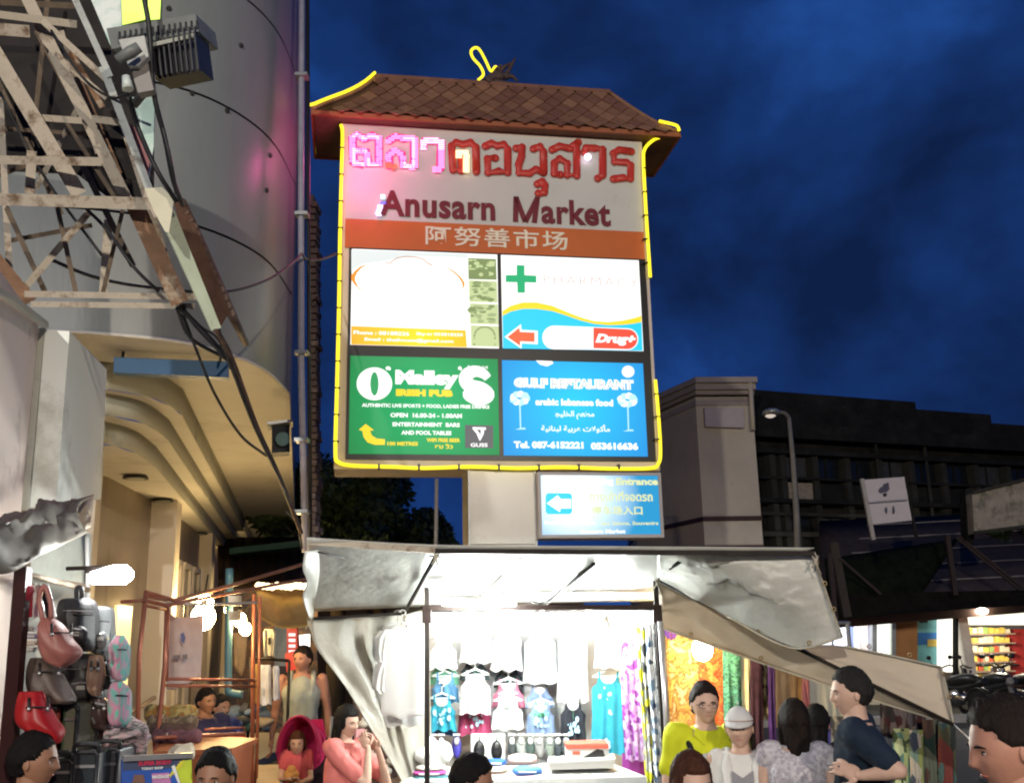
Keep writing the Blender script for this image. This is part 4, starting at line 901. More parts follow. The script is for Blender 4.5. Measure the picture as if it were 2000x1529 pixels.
loft(MB(), Q((1284, 1080, 6.22), (1400, 1084, 6.2), (1500, 1084, 6.2), (1586, 1088, 6.2)), Q((1284, 1131, 7.0), (1400, 1192, 6.8), (1545, 1264, 6.5), (1645, 1243, 6.3)), 44, 30, wrinkle(5, .13, 3.2, 3.2, .10, V(0, -1, .1))).build('side_flap', M_TARP, stall, thick=.004)
loft(MB(), Q((1284, 1128, 7.0), (1530, 1248, 6.75), (1650, 1262, 6.7), (1838, 1302, 6.5)), Q((1284, 1136, 7.0), (1490, 1232, 6.8), (1650, 1308, 6.6), (1862, 1412, 6.4)), 40, 18, wrinkle(9, .05, 4, 2, .04)).build('lower_awning', M_TAN, stall, thick=.004)
loft(MB(), Q((1284, 1137, 6.99), (1490, 1233, 6.79), (1650, 1309, 6.59), (1858, 1410, 6.42)), Q((1288, 1224, 7.1), (1420, 1270, 7.0), (1640, 1345, 6.7), (1856, 1412, 6.45)), 44, 10, wrinkle(12, .04, 6, 2)).build('awning_valance', M_TAN, stall, thick=.004)
loft(MB(), Q((596, 1076, 5.98), (592, 1110, 5.98), (600, 1135, 5.98), (592, 1165, 6.0), (604, 1206, 6.1)), Q((622, 1074, 6.1), (624, 1110, 6.3), (620, 1145, 6.6), (614, 1175, 6.9), (612, 1207, 7.2)), 20, 5, wrinkle(2, .02, 3, 2)).build('side_flap', M_TARP, stall, thick=.004)
# side curtain with heavy pleats
def pleat(u, v): return V(.0, .05*math.sin(v*16+u*3)*math.sin(PI*v)+.05*fnz((u*3, v*5, 0), 1, 4), .0)+wrinkle(15, .05, 3, 3)(u, v)
loft(MB(), Q((608, 1210, 7.1), (616, 1262, 7.1), (690, 1365, 7.15), (792, 1535, 7.2)), Q((838, 1190, 7.7), (840, 1300, 7.7), (842, 1420, 7.7), (845, 1560, 7.7)), 40, 34, pleat).build('side_curtain', mat('brown_grey_tarp', (.36, .34, .29), .45, .12, 2.0, .6, 9, trans=.15, spec=.5, wear=(.24, .22, .18), ws=2), stall, thick=.004)
MB().sheet(Q((835, 1186, 8.7), (1292, 1186, 8.7), (1300, 1600, 8.7), (830, 1600, 8.7)), 30, 14, wrinkle(21, .03, 5, 3)).build('back_sheet', M_WHT, stall, thick=.004)
# rope-bound hems, eyelets and ties of the tarpaulins
M_ROPE = mat('hem_rope', (.40, .36, .28), .8, .2, 30)
for pts in ([(1586, 1088, 6.18), (1604, 1130, 6.2), (1625, 1190, 6.24), (1645, 1243, 6.28)], [(1420, 1203, 6.74), (1545, 1265, 6.48), (1645, 1244, 6.28)], [(1838, 1302, 6.48), (1850, 1350, 6.42), (1862, 1412, 6.38)], [(1288, 1225, 7.08), (1420, 1271, 6.98), (1640, 1346, 6.68), (1856, 1413, 6.43)], [(1650, 1262, 6.68), (1745, 1281, 6.58), (1838, 1302, 6.48)]):
    q_ = spline(Q(*pts), 6); MB().tube(q_, .007, 6).build('hem_rope', M_ROPE, stall)
    for k_ in range(3, len(q_)-2, 5):
        c_ = q_[k_]; MB().tube(arc(c_+V(0, -.012, .03), .012, 0, 2*PI, 10, V(1, 0, 0), V(0, 0, 1)), .004, 5).build('eyelet', mat('brass_eyelet', (.4, .3, .15), .4, metal=.8), stall)
for (x_, y_, Y_) in ((1283, 1128, 6.95), (1590, 1086, 6.15), (852, 1079, 6.15), (606, 1208, 7.1), (791, 1199, 7.2), (1184, 1196, 7.0), (1058, 1186, 7.4), (925, 1184, 7.4)):
    mb = MB(); c_ = P(x_, y_, Y_)
    for k_ in range(4): a_ = 1.6*k_; mb.tube([c_+V(.02*math.cos(a_), -.02, .02*math.sin(a_)), c_+V(.012*math.sin(a_), -.03, -.02), c_+V(.03*math.cos(a_+2), -.02, -.05-.02*k_)], .005, 5)
    mb.build('rope_tie', M_ROPE, stall)
M_BAR = mat('stall_bar', (.022, .017, .015), .6, .3, 10, spec=.15)
def bar(n_, x0, y0, Y0, x1, y1, Y1, w_=.03, parent=None, m=None): return MB().bar(P(x0, y0, Y0), P(x1, y1, Y1), w_).build(n_, m or M_BAR, parent or stall)
bar('eave_bar', 606, 1058, 6.1, 852, 1075, 6.15, .035, m=M_RUST); bar('eave_bar', 850, 1076, 6.13, 1592, 1081, 6.15, .03)
for (a, b) in (((856, 1078, 6.2), (789, 1198, 7.5)), ((1004, 1094, 6.5), (922, 1186, 7.5)), ((1160, 1100, 6.5), (1058, 1186, 7.5)), ((1328, 1096, 6.35), (1281, 1128, 7.0))): MB().tube(Q(a, b), .014, 8).build('rafter', M_BAR, stall)
for (a, b) in (((1283, 1133, 6.98), (1862, 1414, 6.38)),): MB().tube(Q(a, b), .012, 8).build('awning_pole', M_BAR, stall)
pl_ = P(835, 1187, 7.0); prt = P(1282, 1187, 7.0)
for nm, px in (('post', 834), ('post', 1283)):
    q = P(px, 1187, 7.0); MB().bar(XY(q, 0), XY(q, P(px, 1118 if px < 900 else 1122, 7.0).z), .032, upv=V(0, 1, 0)).build('post', M_BAR, stall)
    MB().bar(XY(q, q.z-.1), XY(q, q.z+.02), .06, upv=V(0, 1, 0)).build('post_sleeve', M_POST, stall)
bar('cross_beam', 836, 1186, 6.98, 1281, 1186, 6.98, .035, m=M_POST); bar('cross_beam', 608, 1208, 7.1, 790, 1198, 7.2, .02); bar('cross_beam', 788, 1198, 7.2, 833, 1184, 7.0, .02); bar('cross_beam', 1181, 1198, 7.6, 1282, 1192, 7.0, .02)
bar('rear_beam', 836, 1192, 7.6, 1281, 1194, 7.6, .02)
MB().tube(Q((1290, 1213, 6.9), (1301, 1400, 6.9), (1309, 1600, 6.9)), .018, 10).build('silver_post', mat('silver_pipe', (.6, .58, .6), .3, .1, metal=.7), stall)
wire = MB()
for pts in ([(622, 1078, 6.1), (720, 1100, 6.6), (800, 1108, 6.9), (835, 1106, 7)], [(838, 1085, 6.3), (930, 1094, 6.4), (1020, 1090, 6.3)], [(955, 1150, 7), (1030, 1172, 7.1), (1065, 1176, 7.1), (1130, 1150, 7)]): wire.tube(spline(Q(*pts), 5), .005, 6)
tag(wire.build('wire', M_CABLE, stall))
G_TUBE = glow('tube_light', (.93, 1, .97), 760)
for k, (x0, x1, Y, y) in enumerate(((862, 1010, 6.78, 1179), (880, 1045, 7.3, 1200), (1070, 1240, 7.3, 1200))):
    t = thing('tube_lamp', ['fluorescent tube lamp under the canopy above the front beam, nearest the white dresses', 'left fluorescent tube lamp behind the front beam of the bright stall', 'right fluorescent tube lamp behind the front beam of the bright stall'][k], 'lamp', P((x0+x1)/2, y, Y), 'tube lamps inside the clothes stall')
    MB().bar(P(x0, y, Y)+V(0, 0, .05), P(x1, y, Y)+V(0, 0, .03), .03, .02).build('housing', M_WHP, t); MB().tube(Q((x0+3, y, Y), (x1-3, y, Y)), .011, 10).build('tube', G_TUBE, t)

# garments ----------------------------------------------------------
def garment(rows, Y, m, parent=None, name='cloth', folds=5, amp=.02, depth=.035, seed=0, holes=None, local=False):
    """hanging garment from rows of (y, left x, right x) seen in the photograph, closed front and back"""
    n = 18; mb = MB(); k = len(rows)
    rs = []
    for i in range(k-1):
        for s in range(3): f = s/3; rs.append([rows[i][j]*(1-f)+rows[i+1][j]*f for j in range(3)])
    rs.append(list(rows[-1])); K = len(rs)
    for side in (1, -1):
        vs = []
        for i, (y, a, b) in enumerate(rs):
            for j in range(n+1):
                u = j/n; p = P(a+(b-a)*u, y, Y); t_ = i/K
                dp = depth*math.sqrt(max(0, 1-(2*u-1)**2)); fo = amp*t_*math.sin(u*folds*2*PI+seed+.8*math.sin(t_*3+seed)) + .01*fnz((u*3, t_*3, side), 1, seed)
                vs.append(p+V(0, -side*dp+fo, .01*math.sin(u*folds*5+seed)*(1 if i == K-1 else 0)))
        mb.add(vs, [(i*(n+1)+j, i*(n+1)+j+1, (i+1)*(n+1)+j+1, (i+1)*(n+1)+j) for i in range(K-1) for j in range(n)], 0, True)
    return mb.build(name, m, parent, fix=True)
def hanger_on(px, py, Y, wpx, parent, m=None, hpx=22):
    c = P(px, py, Y); s = (P(px+wpx/2, py, Y)-c).x; h = s*.42; mb = MB()
    mb.tube([c+V(-s, 0, -h), c+V(-s*.15, 0, -.01), c+V(0, 0, 0), c+V(s*.15, 0, -.01), c+V(s, 0, -h)], .0075, 7).tube([c+V(-s, 0, -h), c+V(s, 0, -h)], .006, 6)
    mb.tube([c]+[c+V(.018*math.sin(a)*1.3-.0, 0, .045+.02*(1-math.cos(a))*.9) for a in [0, .8, 1.6, 2.4, 3.2, 4.0, 4.6]], .005, 6)
    return mb.build('hanger', m or M_WHP, parent)
def hung(kind, label, cat, rows, Y, m, hx=None, hy=None, hw=46, group=None, straps=None, **k):
    t = thing(kind, label, cat, P(rows[0][1]/2+rows[0][2]/2, rows[-1][0], Y), group)
    garment(rows, Y, m, t, **k)
    if hx: hanger_on(hx, hy, Y, hw, t)
    if straps:
        for (x0, y0, x1, y1) in straps: MB().bar(P(x0, y0, Y)+V(0, -.01, 0), P(x1, y1, Y)+V(0, -.01, 0), .02, .012).build('strap', m, t)
    return t
gD = 'white dresses at the left end of the stall'
for k, (dx, Y, lb) in enumerate(((0, 7.12, 'long white dress with short sleeves hanging foremost beside the left stall post'), (-9, 7.3, 'white ruffled dress hanging behind the foremost white dress'))):
    t = hung('dress', lb, 'dress', [(1228, 764+dx, 810+dx), (1236, 746+dx, 832+dx), (1262, 744+dx, 836+dx), (1310, 744+dx, 836+dx), (1380, 744+dx, 836+dx), (1392+14*k, 742+dx, 834+dx), (1400+18*k, 748+dx, 830+dx)], Y, M_WHT, 786+dx, 1214, 58, gD, folds=2+k, amp=.007, depth=.02)
    for (rows, sd) in (([(1228, 750, 762), (1245, 737, 760), (1275, 736, 754), (1290, 742, 752)], 1), ([(1284, 745, 760), (1310, 736, 756), (1345, 728, 754), (1352, 738, 754)], 2)): garment([(y+k*3, a+dx, b+dx) for y, a, b in rows], Y+.02, M_WHT, t, name='sleeve', folds=2, amp=.02)
COLS = {'green': (.10, .30, .20), 'blue': (.10, .26, .45), 'teal': (.03, .30, .42), 'navy': (.05, .10, .22), 'crimson': (.35, .05, .12), 'pink': (.52, .16, .24), 'steel': (.20, .28, .45), 'black': (.02, .022, .03), 'white': (.8, .8, .78), 'mint': (.15, .42, .30), 'lilac': (.62, .55, .62), 'charcoal': (.04, .05, .055)}
def cm(n): return mat('dyed_'+n, COLS[n], .85, .12, 12, .05, 60, trans=.12)
gT = 'tops hanging on the stall back sheet'
tops = [ # x centre, y top, y bottom, half width, colour, Y, print
 (865, 1236, 1300, 27, 'white', 8.35), (865, 1292, 1345, 28, 'green', 8.45), (866, 1318, 1375, 27, 'blue', 8.40), (866, 1352, 1420, 27, 'teal', 8.3), (864, 1392, 1438, 28, 'navy', 8.42),
 (930, 1222, 1300, 30, 'white', 8.35), (930, 1284, 1330, 28, 'charcoal', 8.5), (930, 1318, 1400, 29, 'white', 8.3), (930, 1352, 1432, 32, 'crimson', 8.42),
 (992, 1222, 1312, 30, 'white', 8.35), (992, 1290, 1340, 28, 'charcoal', 8.5), (992, 1326, 1380, 31, 'pink', 8.42), (994, 1362, 1424, 30, 'white', 8.3), (994, 1352, 1400, 20, 'lilac', 8.38),
 (1055, 1222, 1330, 32, 'white', 8.35), (1055, 1335, 1380, 26, 'steel', 8.42), (1056, 1368, 1432, 27, 'steel', 8.36), (1058, 1374, 1400, 18, 'mint', 8.3),
 (1120, 1222, 1372, 30, 'white', 8.35), (1121, 1366, 1450, 25, 'black', 8.3),
 (1188, 1222, 1310, 28, 'white', 8.25), (1189, 1310, 1468, 33, 'teal', 8.3)]
colw = {'green': 'green', 'blue': 'mid blue', 'teal': 'teal blue', 'navy': 'navy', 'crimson': 'crimson', 'pink': 'rose pink', 'steel': 'steel blue', 'black': 'black', 'white': 'white', 'mint': 'mint green', 'lilac': 'pale lilac', 'charcoal': 'charcoal'}
colnames = {865: 'first', 866: 'first', 864: 'first', 930: 'second', 992: 'third', 994: 'third', 1055: 'fourth', 1056: 'fourth', 1058: 'fourth', 1120: 'fifth', 1121: 'fifth', 1188: 'last', 1189: 'last'}
cnt = {}
rg = random.Random(11)
for (x, y0, y1, hw, c, Y) in tops:
    jx, jy = rg.randint(-3, 3), rg.randint(-7, 6)
    key = (colnames[x], c); cnt[key] = cnt.get(key, 0)+1
    pos = ('upper ' if cnt[key] == 1 else 'lower ') if sum(1 for q in tops if colnames[q[0]] == colnames[x] and q[4] == c) > 1 else ''
    lb = '%s%s %s in the %s column of the bright stall' % (pos, colw[c], 'long dress' if y1-y0 > 130 else 'sleeveless top', colnames[x])
    x += jx; y0 += jy; y1 += jy; Y += rg.uniform(-.05, .05)
    rows = [(y0+10, x-hw*.62, x+hw*.62), (y0+20, x-hw*.66, x+hw*.66), (y0+30, x-hw*.98, x+hw*.98), ((y0+y1)/2+8, x-hw*.96, x+hw*.96), (y1, x-hw*1.06, x+hw*1.06)]
    t = hung('sleeveless_top' if y1-y0 < 130 else 'long_dress', lb, 'top' if y1-y0 < 130 else 'dress', rows, Y, cm(c), x, y0-6, hw*2*.95, gT, straps=[(x-hw*.55, y0-2, x-hw*.5, y0+14), (x+hw*.55, y0-2, x+hw*.5, y0+14)], folds=3, amp=.018, seed=x % 7)
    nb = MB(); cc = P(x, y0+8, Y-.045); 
    nb.add([cc+V(math.cos(a)*hw*.0019*1.0, 0, -abs(math.sin(a))*.055) for a in [PI*j/10 for j in range(11)]]+[cc], [[10-j for j in range(11)]]); nb.build('neck_shade_patch', mat('neck_shade_paint', (.40, .40, .40), .9), t)  # flat grey patch paints the shade inside the neckline
    if c in ('teal', 'black', 'crimson', 'steel', 'white', 'navy') and y1-y0 > 60:
        pb_ = MB(); k = 0
        for j in range(14):
            a = rg.uniform(-.5, .5)*hw*1.1; yy = y0+28+rg.random()*(y1-y0-42); r_ = rg.uniform(1.2, 4)
            pb_.add([P(x+a+r_*math.cos(q), yy+r_*1.6*math.sin(q), Y-.062-.0004*j) for q in [2*PI*w_/7 for w_ in range(7)]], [list(range(7))])
        tag(pb_.build('print', mat('print_pale', (.35, .55, .68), .7) if c != 'white' else mat('print_dusty', (.55, .60, .62), .7), t, fix=False), kind='stuff')
    g_ = MB().bar(P(x, y0+16, Y-.066), P(x, y0+16, Y-.066)+V(0, 0, -.09), .012, .002).build('tag', mat('green_tag', (.03, .35, .16), .6), t)
hung('long_dress', 'lilac and purple printed dress hanging right of the teal dress', 'dress', [(1232, 1222, 1245), (1250, 1214, 1256), (1300, 1212, 1262), (1400, 1216, 1270), (1484, 1222, 1276)], 7.9, pattern('purple_print', [(.36, .18, .42), (.50, .32, .55), (.24, .05, .28), (.55, .42, .60)], 26), folds=4, amp=.035)
hung('shawl', 'plain purple shawl hanging low behind the white table', 'cloth', [(1470, 1215, 1275), (1560, 1215, 1278)], 8.1, mat('plain_purple', (.22, .03, .20), .8), folds=3)
sc = [(1246, 1254, 'thin yellow and grey scarf', [(.62, .62, .02), (.5, .5, .45), (.62, .62, .02), (.25, .25, .22)], 18), (1254, 1264, 'black and yellow chequered scarf', [(.03, .03, .03), (.65, .62, .03), (.2, .2, .2), (.6, .6, .55)], 15), (1264, 1277, 'white and navy printed scarf', [(.04, .06, .10), (.7, .72, .75), (.2, .28, .38), (.6, .6, .62)], 24), (1277, 1289, 'charcoal patterned scarf', [(.05, .05, .055), (.16, .16, .16), (.08, .08, .085), (.22, .22, .21)], 30)]
for i, (x0, x1, nm, cs, s_) in enumerate(sc):
    hung('scarf', nm+' hanging beside the right stall post', 'scarf', [(1226-i*3, x0-4, x1-2), (1300, x0, x1+1), (1400, x0+8, x1+10), (1560, x0+16, x1+20)], 7.4-.06*i, pattern('scarf_'+'abcd'[i], cs, s_), group='scarves beside the right post', folds=2, amp=.02, seed=i)

# goods on and above the counter ------------------------------------
ct = thing('counter_table', 'stall counter under a white cloth piled with goods', 'table', XY(P(1050, 1520, 7.4), 0))
cA, cB = P(800, 1492, 8.2), P(1245, 1500, 8.2); zt_ = P(1050, 1512, 7.3).z
MB().prism([XY(P(1052, 1500, 7.9), zt_), XY(P(1190, 1500, 7.9), zt_), XY(P(1262, 1529, 7.1), zt_), XY(P(1040, 1529, 7.1), zt_)], V(0, 0, -.03)).build('table_top', M_WHT, ct)
MB().prism([XY(P(800, 1500, 7.9), zt_-.01), XY(P(1052, 1500, 7.9), zt_-.01), XY(P(1040, 1529, 7.1), zt_-.01), XY(P(780, 1529, 7.1), zt_-.01)], V(0, 0, -.03)).build('table_top', M_WHT, ct)
for x, Y in ((800, 7.15), (1235, 7.15), (815, 7.85), (1190, 7.85)): q = P(x, 1520, Y); MB().bar(XY(q, 0), XY(q, zt_-.04), .04).build('leg', M_STEEL, ct)
fr = MB().sheet([XY(P(780, 1529, 7.08), zt_), XY(P(1264, 1529, 7.08), zt_), XY(P(1264, 1529, 7.06), .1), XY(P(780, 1529, 7.06), .1)], 60, 6, lambda u, v: V(0, -.03*math.sin(u*90)*v, 0)); fr.build('cloth_skirt', M_WHT, ct)
bx = thing('shoe_box', 'white box with a red lid edge and a black shoe shape on it', 'box', P(1148, 1492, 7.5))
MB().prism([P(1106, 1462, 7.4), P(1189, 1461, 7.4), P(1190, 1488, 7.4), P(1107, 1489, 7.4)], V(0, .25, 0)).build('carton', M_WHP, bx); MB().prism([P(1105, 1453, 7.39), P(1188, 1452, 7.39), P(1189, 1461, 7.39), P(1106, 1462, 7.39)], V(0, .27, 0)).build('lid', mat('lid_red', (.6, .12, .08), .5), bx)
MB().add([P(x, y, 7.392) for x, y in [(1135, 1480), (1150, 1472), (1166, 1462), (1178, 1464), (1182, 1476), (1180, 1482), (1140, 1484)]], [list(range(7))]).build('print', M_BLK, bx, fix=False); MB().add([P(x, y, 7.392) for x, y in [(1118, 1466), (1133, 1466), (1133, 1473), (1118, 1473)]], [(0, 1, 2, 3)]).build('print', mat('lid_red', (.6, .1, .08)), bx, fix=False)
tr_ = thing('white_tray', 'long flat white tray box lying in front of the shoe box', 'box', P(1135, 1500, 7.3)); MB().prism([P(1071, 1489, 7.3), P(1199, 1484, 7.3), P(1200, 1499, 7.3), P(1072, 1503, 7.3)], V(.02, .25, 0)).build('carton', M_WHP, tr_); MB().prism([P(1069, 1486, 7.28), P(1201, 1481, 7.28), P(1201, 1486, 7.28), P(1069, 1491, 7.28)], V(.02, .28, 0)).build('lid', M_WHP, tr_)
r7 = random.Random(2)
for i, x in enumerate((936, 970)):
    t = thing('hanging_pouch', ('left' if not i else 'right')+' one of two shiny black oval pouches hanging on white cards', 'pouch', P(x, 1480, 8.1), 'black pouches above the counter')
    MB().prism([P(x-16, 1432, 8.14), P(x+16, 1432, 8.14), P(x+16, 1486, 8.14), P(x-16, 1486, 8.14)], V(0, .01, 0)).build('card', M_WHP, t)
    MB().ball(P(x, 1465, 8.1), (.045, .03, .075), 14, 10).build('pouch', mat('glossy_black', (.012, .012, .014), .2), t); MB().bar(P(x, 1436, 8.1), P(x, 1450, 8.1), .018, .01).build('loop', M_BLK, t)
pc = [(892, (.06, .05, .35), 'deep blue'), (862, (.10, .10, .14), 'dark grey'), (1000, (.05, .06, .06), 'black'), (1018, (.35, .38, .36), 'grey'), (1036, (.06, .09, .08), 'dark green'), (1054, (.30, .30, .30), 'mid grey'), (1074, (.22, .26, .22), 'grey green'), (1090, (.04, .05, .06), 'blue black'), (846, (.20, .22, .26), 'slate'), (1106, (.08, .1, .1), 'dull black')]
for i, (x, c, nm) in enumerate(pc):
    t = thing('packed_shirt', nm+' folded shirt in a clear packet hanging over the counter', 'shirt', P(x, 1475, 8.15), 'packed shirts above the counter')
    mb = MB().ball(P(x, 1458, 8.15), (.036, .03, .085), 12, 8); mb.build('folded_cloth', mat('packed_'+'abcdefghij'[i], c, .6, .3, 25), t); MB().ball(P(x, 1447, 8.12), (.022, .02, .03), 10, 6).build('print', mat('packet_pale', (.62, .64, .64), .4), t); MB().bar(P(x-7, 1434, 8.12), P(x+7, 1434, 8.12), .012).build('clip', M_WHP, t)
def cushion(x, y, w_, h_, Y, c, nm, label):
    t = thing('folded_bundle', label, 'cloth', P(x, y+h_/2, Y), 'folded bundles on the counter')
    s = (P(x+w_/2, y, Y)-P(x, y, Y)).x; hz = (P(x, y-h_/2, Y)-P(x, y, Y)).z
    mb = MB(); b_ = len(mb.v); mb.ball(P(x, y, Y), (s, s*.7, hz), 20, 12)
    for v in mb.v:
        d = v-P(x, y, Y); k = max(abs(d.x)/s, 1e-3); v.x = P(x, y, Y).x+math.copysign(s*min(1, (abs(d.x)/s)**.55), d.x); v.z = P(x, y, Y).z+math.copysign(hz*min(1, (abs(d.z)/hz)**.6), d.z)+.006*fnz(v, 9)
    mb.build('fold', mat('bundle_'+nm, c, .7, .06, 10, .1), t)
    MB().bar(P(x-w_*.3, y, Y)+V(0, -s*.68, 0), P(x+w_*.3, y, Y)+V(0, -s*.68, 0), .012, .01).build('band', M_WHP, t)
cushion(966, 1488, 46, 14, 7.5, (.03, .12, .55), 'blue', 'bright blue folded bundle right of the boy, top of its stack'); cushion(968, 1502, 48, 13, 7.45, (.62, .56, .44), 'cream', 'cream folded bundle under the bright blue one'); cushion(972, 1518, 54, 15, 7.4, (.62, .42, .40), 'blush', 'blush pink folded bundle lowest in the left stack')
cushion(1020, 1482, 58, 22, 7.6, (.60, .45, .42), 'rose', 'pale rose rolled bundle at the back of the counter'); cushion(1030, 1504, 58, 18, 7.35, (.08, .22, .60), 'cobalt', 'cobalt blue rolled bundle with a white band'); cushion(1024, 1520, 66, 12, 7.3, (.62, .38, .40), 'salmon', 'salmon folded bundle under the cobalt one')
cushion(842, 1498, 60, 10, 7.4, (.70, .66, .6), 'offwhite', 'off white folded cloth on the left stack'); cushion(840, 1508, 66, 9, 7.38, (.40, .06, .25), 'magenta', 'magenta folded cloth in the left stack'); cushion(842, 1518, 72, 10, 7.35, (.05, .16, .18), 'petrol', 'dark petrol patterned folded cloth in the left stack'); cushion(846, 1528, 78, 10, 7.33, (.55, .12, .10), 'red', 'red folded cloth lowest in the left stack')
hb = thing('white_bag', 'crumpled white plastic bag standing on the left stack of cloths', 'bag', P(850, 1495, 7.45)); mb = MB().ball(P(848, 1474, 7.45), (.12, .09, .10), 24, 16)
for v in mb.v: v += V(fnz(v, 14), fnz(v, 13, 2), fnz(v, 15, 3))*.045
mb.build('bag', M_WHP, hb); MB().tube(spline(Q((840, 1452, 7.45), (845, 1442, 7.45), (852, 1452, 7.45)), 4), .008, 6).build('handle', M_WHP, hb)

# ================================================================ SECOND STALL: hanging fabrics with a warm bulb
fs_ = thing('fabric_rail', 'long steel rail behind the second stall carrying the hanging fabrics', 'rail', XY(P(1450, 1400, 8.2), 0))
MB().tube(Q((1292, 1222, 8.2), (1860, 1380, 8.2)) if False else Q((1292, 1216, 8.2), (1660, 1216, 8.2)), .015, 8).build('rail', M_STEEL, fs_)
for x in (1294, 1655): q = P(x, 1216, 8.2); MB().tube([XY(q, 0), q], .018, 8).build('post', M_STEEL, fs_)
fab = [
 (1290, 1224, 1372, 1560, 8.25, [(.72, .42, .08), (.80, .60, .20), (.45, .16, .03), (.80, .68, .38)], 11, 'golden yellow batik cloth nearest the right stall post', 'n'),
 (1364, 1262, 1418, 1560, 8.15, [(.55, .08, .03), (.62, .20, .05), (.35, .04, .02), (.60, .30, .08)], 9, 'orange red cloth hanging below the warm bulb', 'n'),
 (1411, 1262, 1446, 1410, 8.05, [(.08, .30, .20), (.13, .38, .26), (.03, .08, .06), (.10, .34, .24)], 16, 'green batik cloth with black sprigs', 'n'),
 (1443, 1272, 1466, 1470, 8.1, [(.78, .70, .42), (.75, .70, .50)], 6, 'pale cream cloth right of the green one', 'n'),
 (1465, 1276, 1489, 1560, 8.05, [(.03, .012, .02), (.05, .02, .03)], 6, 'nearly black long cloth', 'n'),
 (1487, 1280, 1502, 1405, 8.12, [(.62, .50, .15), (.12, .08, .04), (.70, .60, .30), (.4, .3, .1)], 40, 'narrow glittering gold strip of cloth', 'v'),
 (1499, 1285, 1513, 1480, 8.0, [(.07, .03, .15), (.05, .02, .10)], 6, 'narrow dark violet cloth', 'n'),
 (1508, 1285, 1572, 1420, 8.3, [(.42, .28, .15), (.36, .24, .13)], 4, 'tan brown curtain cloth above the long haired woman', 'n'),
 (1566, 1315, 1580, 1400, 8.2, [(.6, .25, .2), (.55, .2, .2)], 5, 'thin salmon strip of cloth', 'n'),
 (1574, 1322, 1650, 1402, 8.25, [(.66, .68, .60), (.60, .62, .55)], 4, 'pale greenish white sheet left of the man in navy', 'n'),
 (1588, 1398, 1622, 1560, 8.0, [(.08, .08, .28), (.10, .09, .32)], 5, 'plain blue violet cloth left of the man in navy', 'n'),
 (1618, 1398, 1662, 1560, 8.1, [(.20, .19, .17), (.40, .38, .32), (.10, .1, .1), (.3, .28, .24)], 26, 'grey brown speckled cloth behind the man in navy', 'v'),
 (1718, 1362, 1806, 1440, 7.6, [(.06, .05, .05), (.25, .20, .18), (.10, .04, .04), (.16, .14, .15)], 26, 'dark printed cloth draped high under the tan awning tip', 'v'),
 (1744, 1422, 1776, 1570, 7.45, [(.40, .46, .20), (.08, .12, .06), (.55, .62, .35), (.14, .28, .22)], 22, 'yellow green geometric cloth right of the man in navy', 'v'),
 (1774, 1425, 1804, 1570, 7.5, [(.30, .34, .12), (.55, .50, .42), (.08, .10, .14), (.22, .32, .26)], 20, 'olive and cream patterned cloth, second from the man in navy', 'v'),
 (1802, 1405, 1834, 1570, 7.5, [(.05, .06, .05), (.14, .16, .12), (.10, .06, .05), (.03, .06, .05)], 16, 'dark green brown mottled cloth, second from the right end', 'v'),
 (1832, 1412, 1866, 1570, 7.45, [(.04, .05, .045), (.22, .06, .05), (.08, .14, .13), (.10, .10, .06)], 14, 'dark mottled cloth with reddish patches at the right end', 'v')]
for i, (x0, y0, x1, y1, Y, cs, s_, lb, kd) in enumerate(fab):
    nm = 'fabric_'+'abcdefghijklmnopq'[i]
    hung('hanging_cloth', lb, 'cloth', [(y0+(0), x0, x1), ((y0+y1)/2, x0+1, x1+2), (y1, x0+4, x1+6)], Y, pattern(nm, cs, s_, kind='voronoi' if kd == 'v' else 'noise', stretch=(1, 1, .5) if kd == 'v' else None), group='fabrics hanging in the second stall', folds=max(2, (x1-x0)//14), amp=.022, depth=.015, seed=i)
G_BULB = glow('warm_bulb', (1, .70, .30), 190)
def bulb(px, py, Y, label, r=.07, g=None, m=None):
    t = thing('hanging_bulb', label, 'lamp', P(px, py, Y), g); c = P(px, py, Y)
    MB().ball(c, (r, r, r*1.1), 16, 12).build('bulb', m or G_BULB, t); MB().tube([c+V(0, 0, r*1.0), c+V(0, 0, r+.06)], .022, 10).build('socket', M_BLK, t); MB().tube([c+V(0, 0, r+.05), c+V(.02, 0, r+.22)], .006, 6).build('cord', M_CABLE, t)
bulb(1372, 1268, 7.6, 'warm round bulb glowing in front of the yellow and orange fabrics', .075)
# hidden drape of violet cloth at the top left of that stall
hung('scarf', 'small violet scarf knotted at the top of the golden cloth', 'scarf', [(1226, 1296, 1322), (1238, 1298, 1324), (1248, 1304, 1318)], 8.0, mat('violet_cloth', (.10, .03, .16), .8), folds=2)
rp2 = thing('guy_rope', 'thin white guy rope running from the tan awning tip down to the road', 'rope', P(1990, 1560, 6)); MB().tube(Q((1862, 1413, 6.4), (1935, 1480, 5.6), (2000, 1550, 5)), .005, 6).build('rope', M_WHT, rp2)

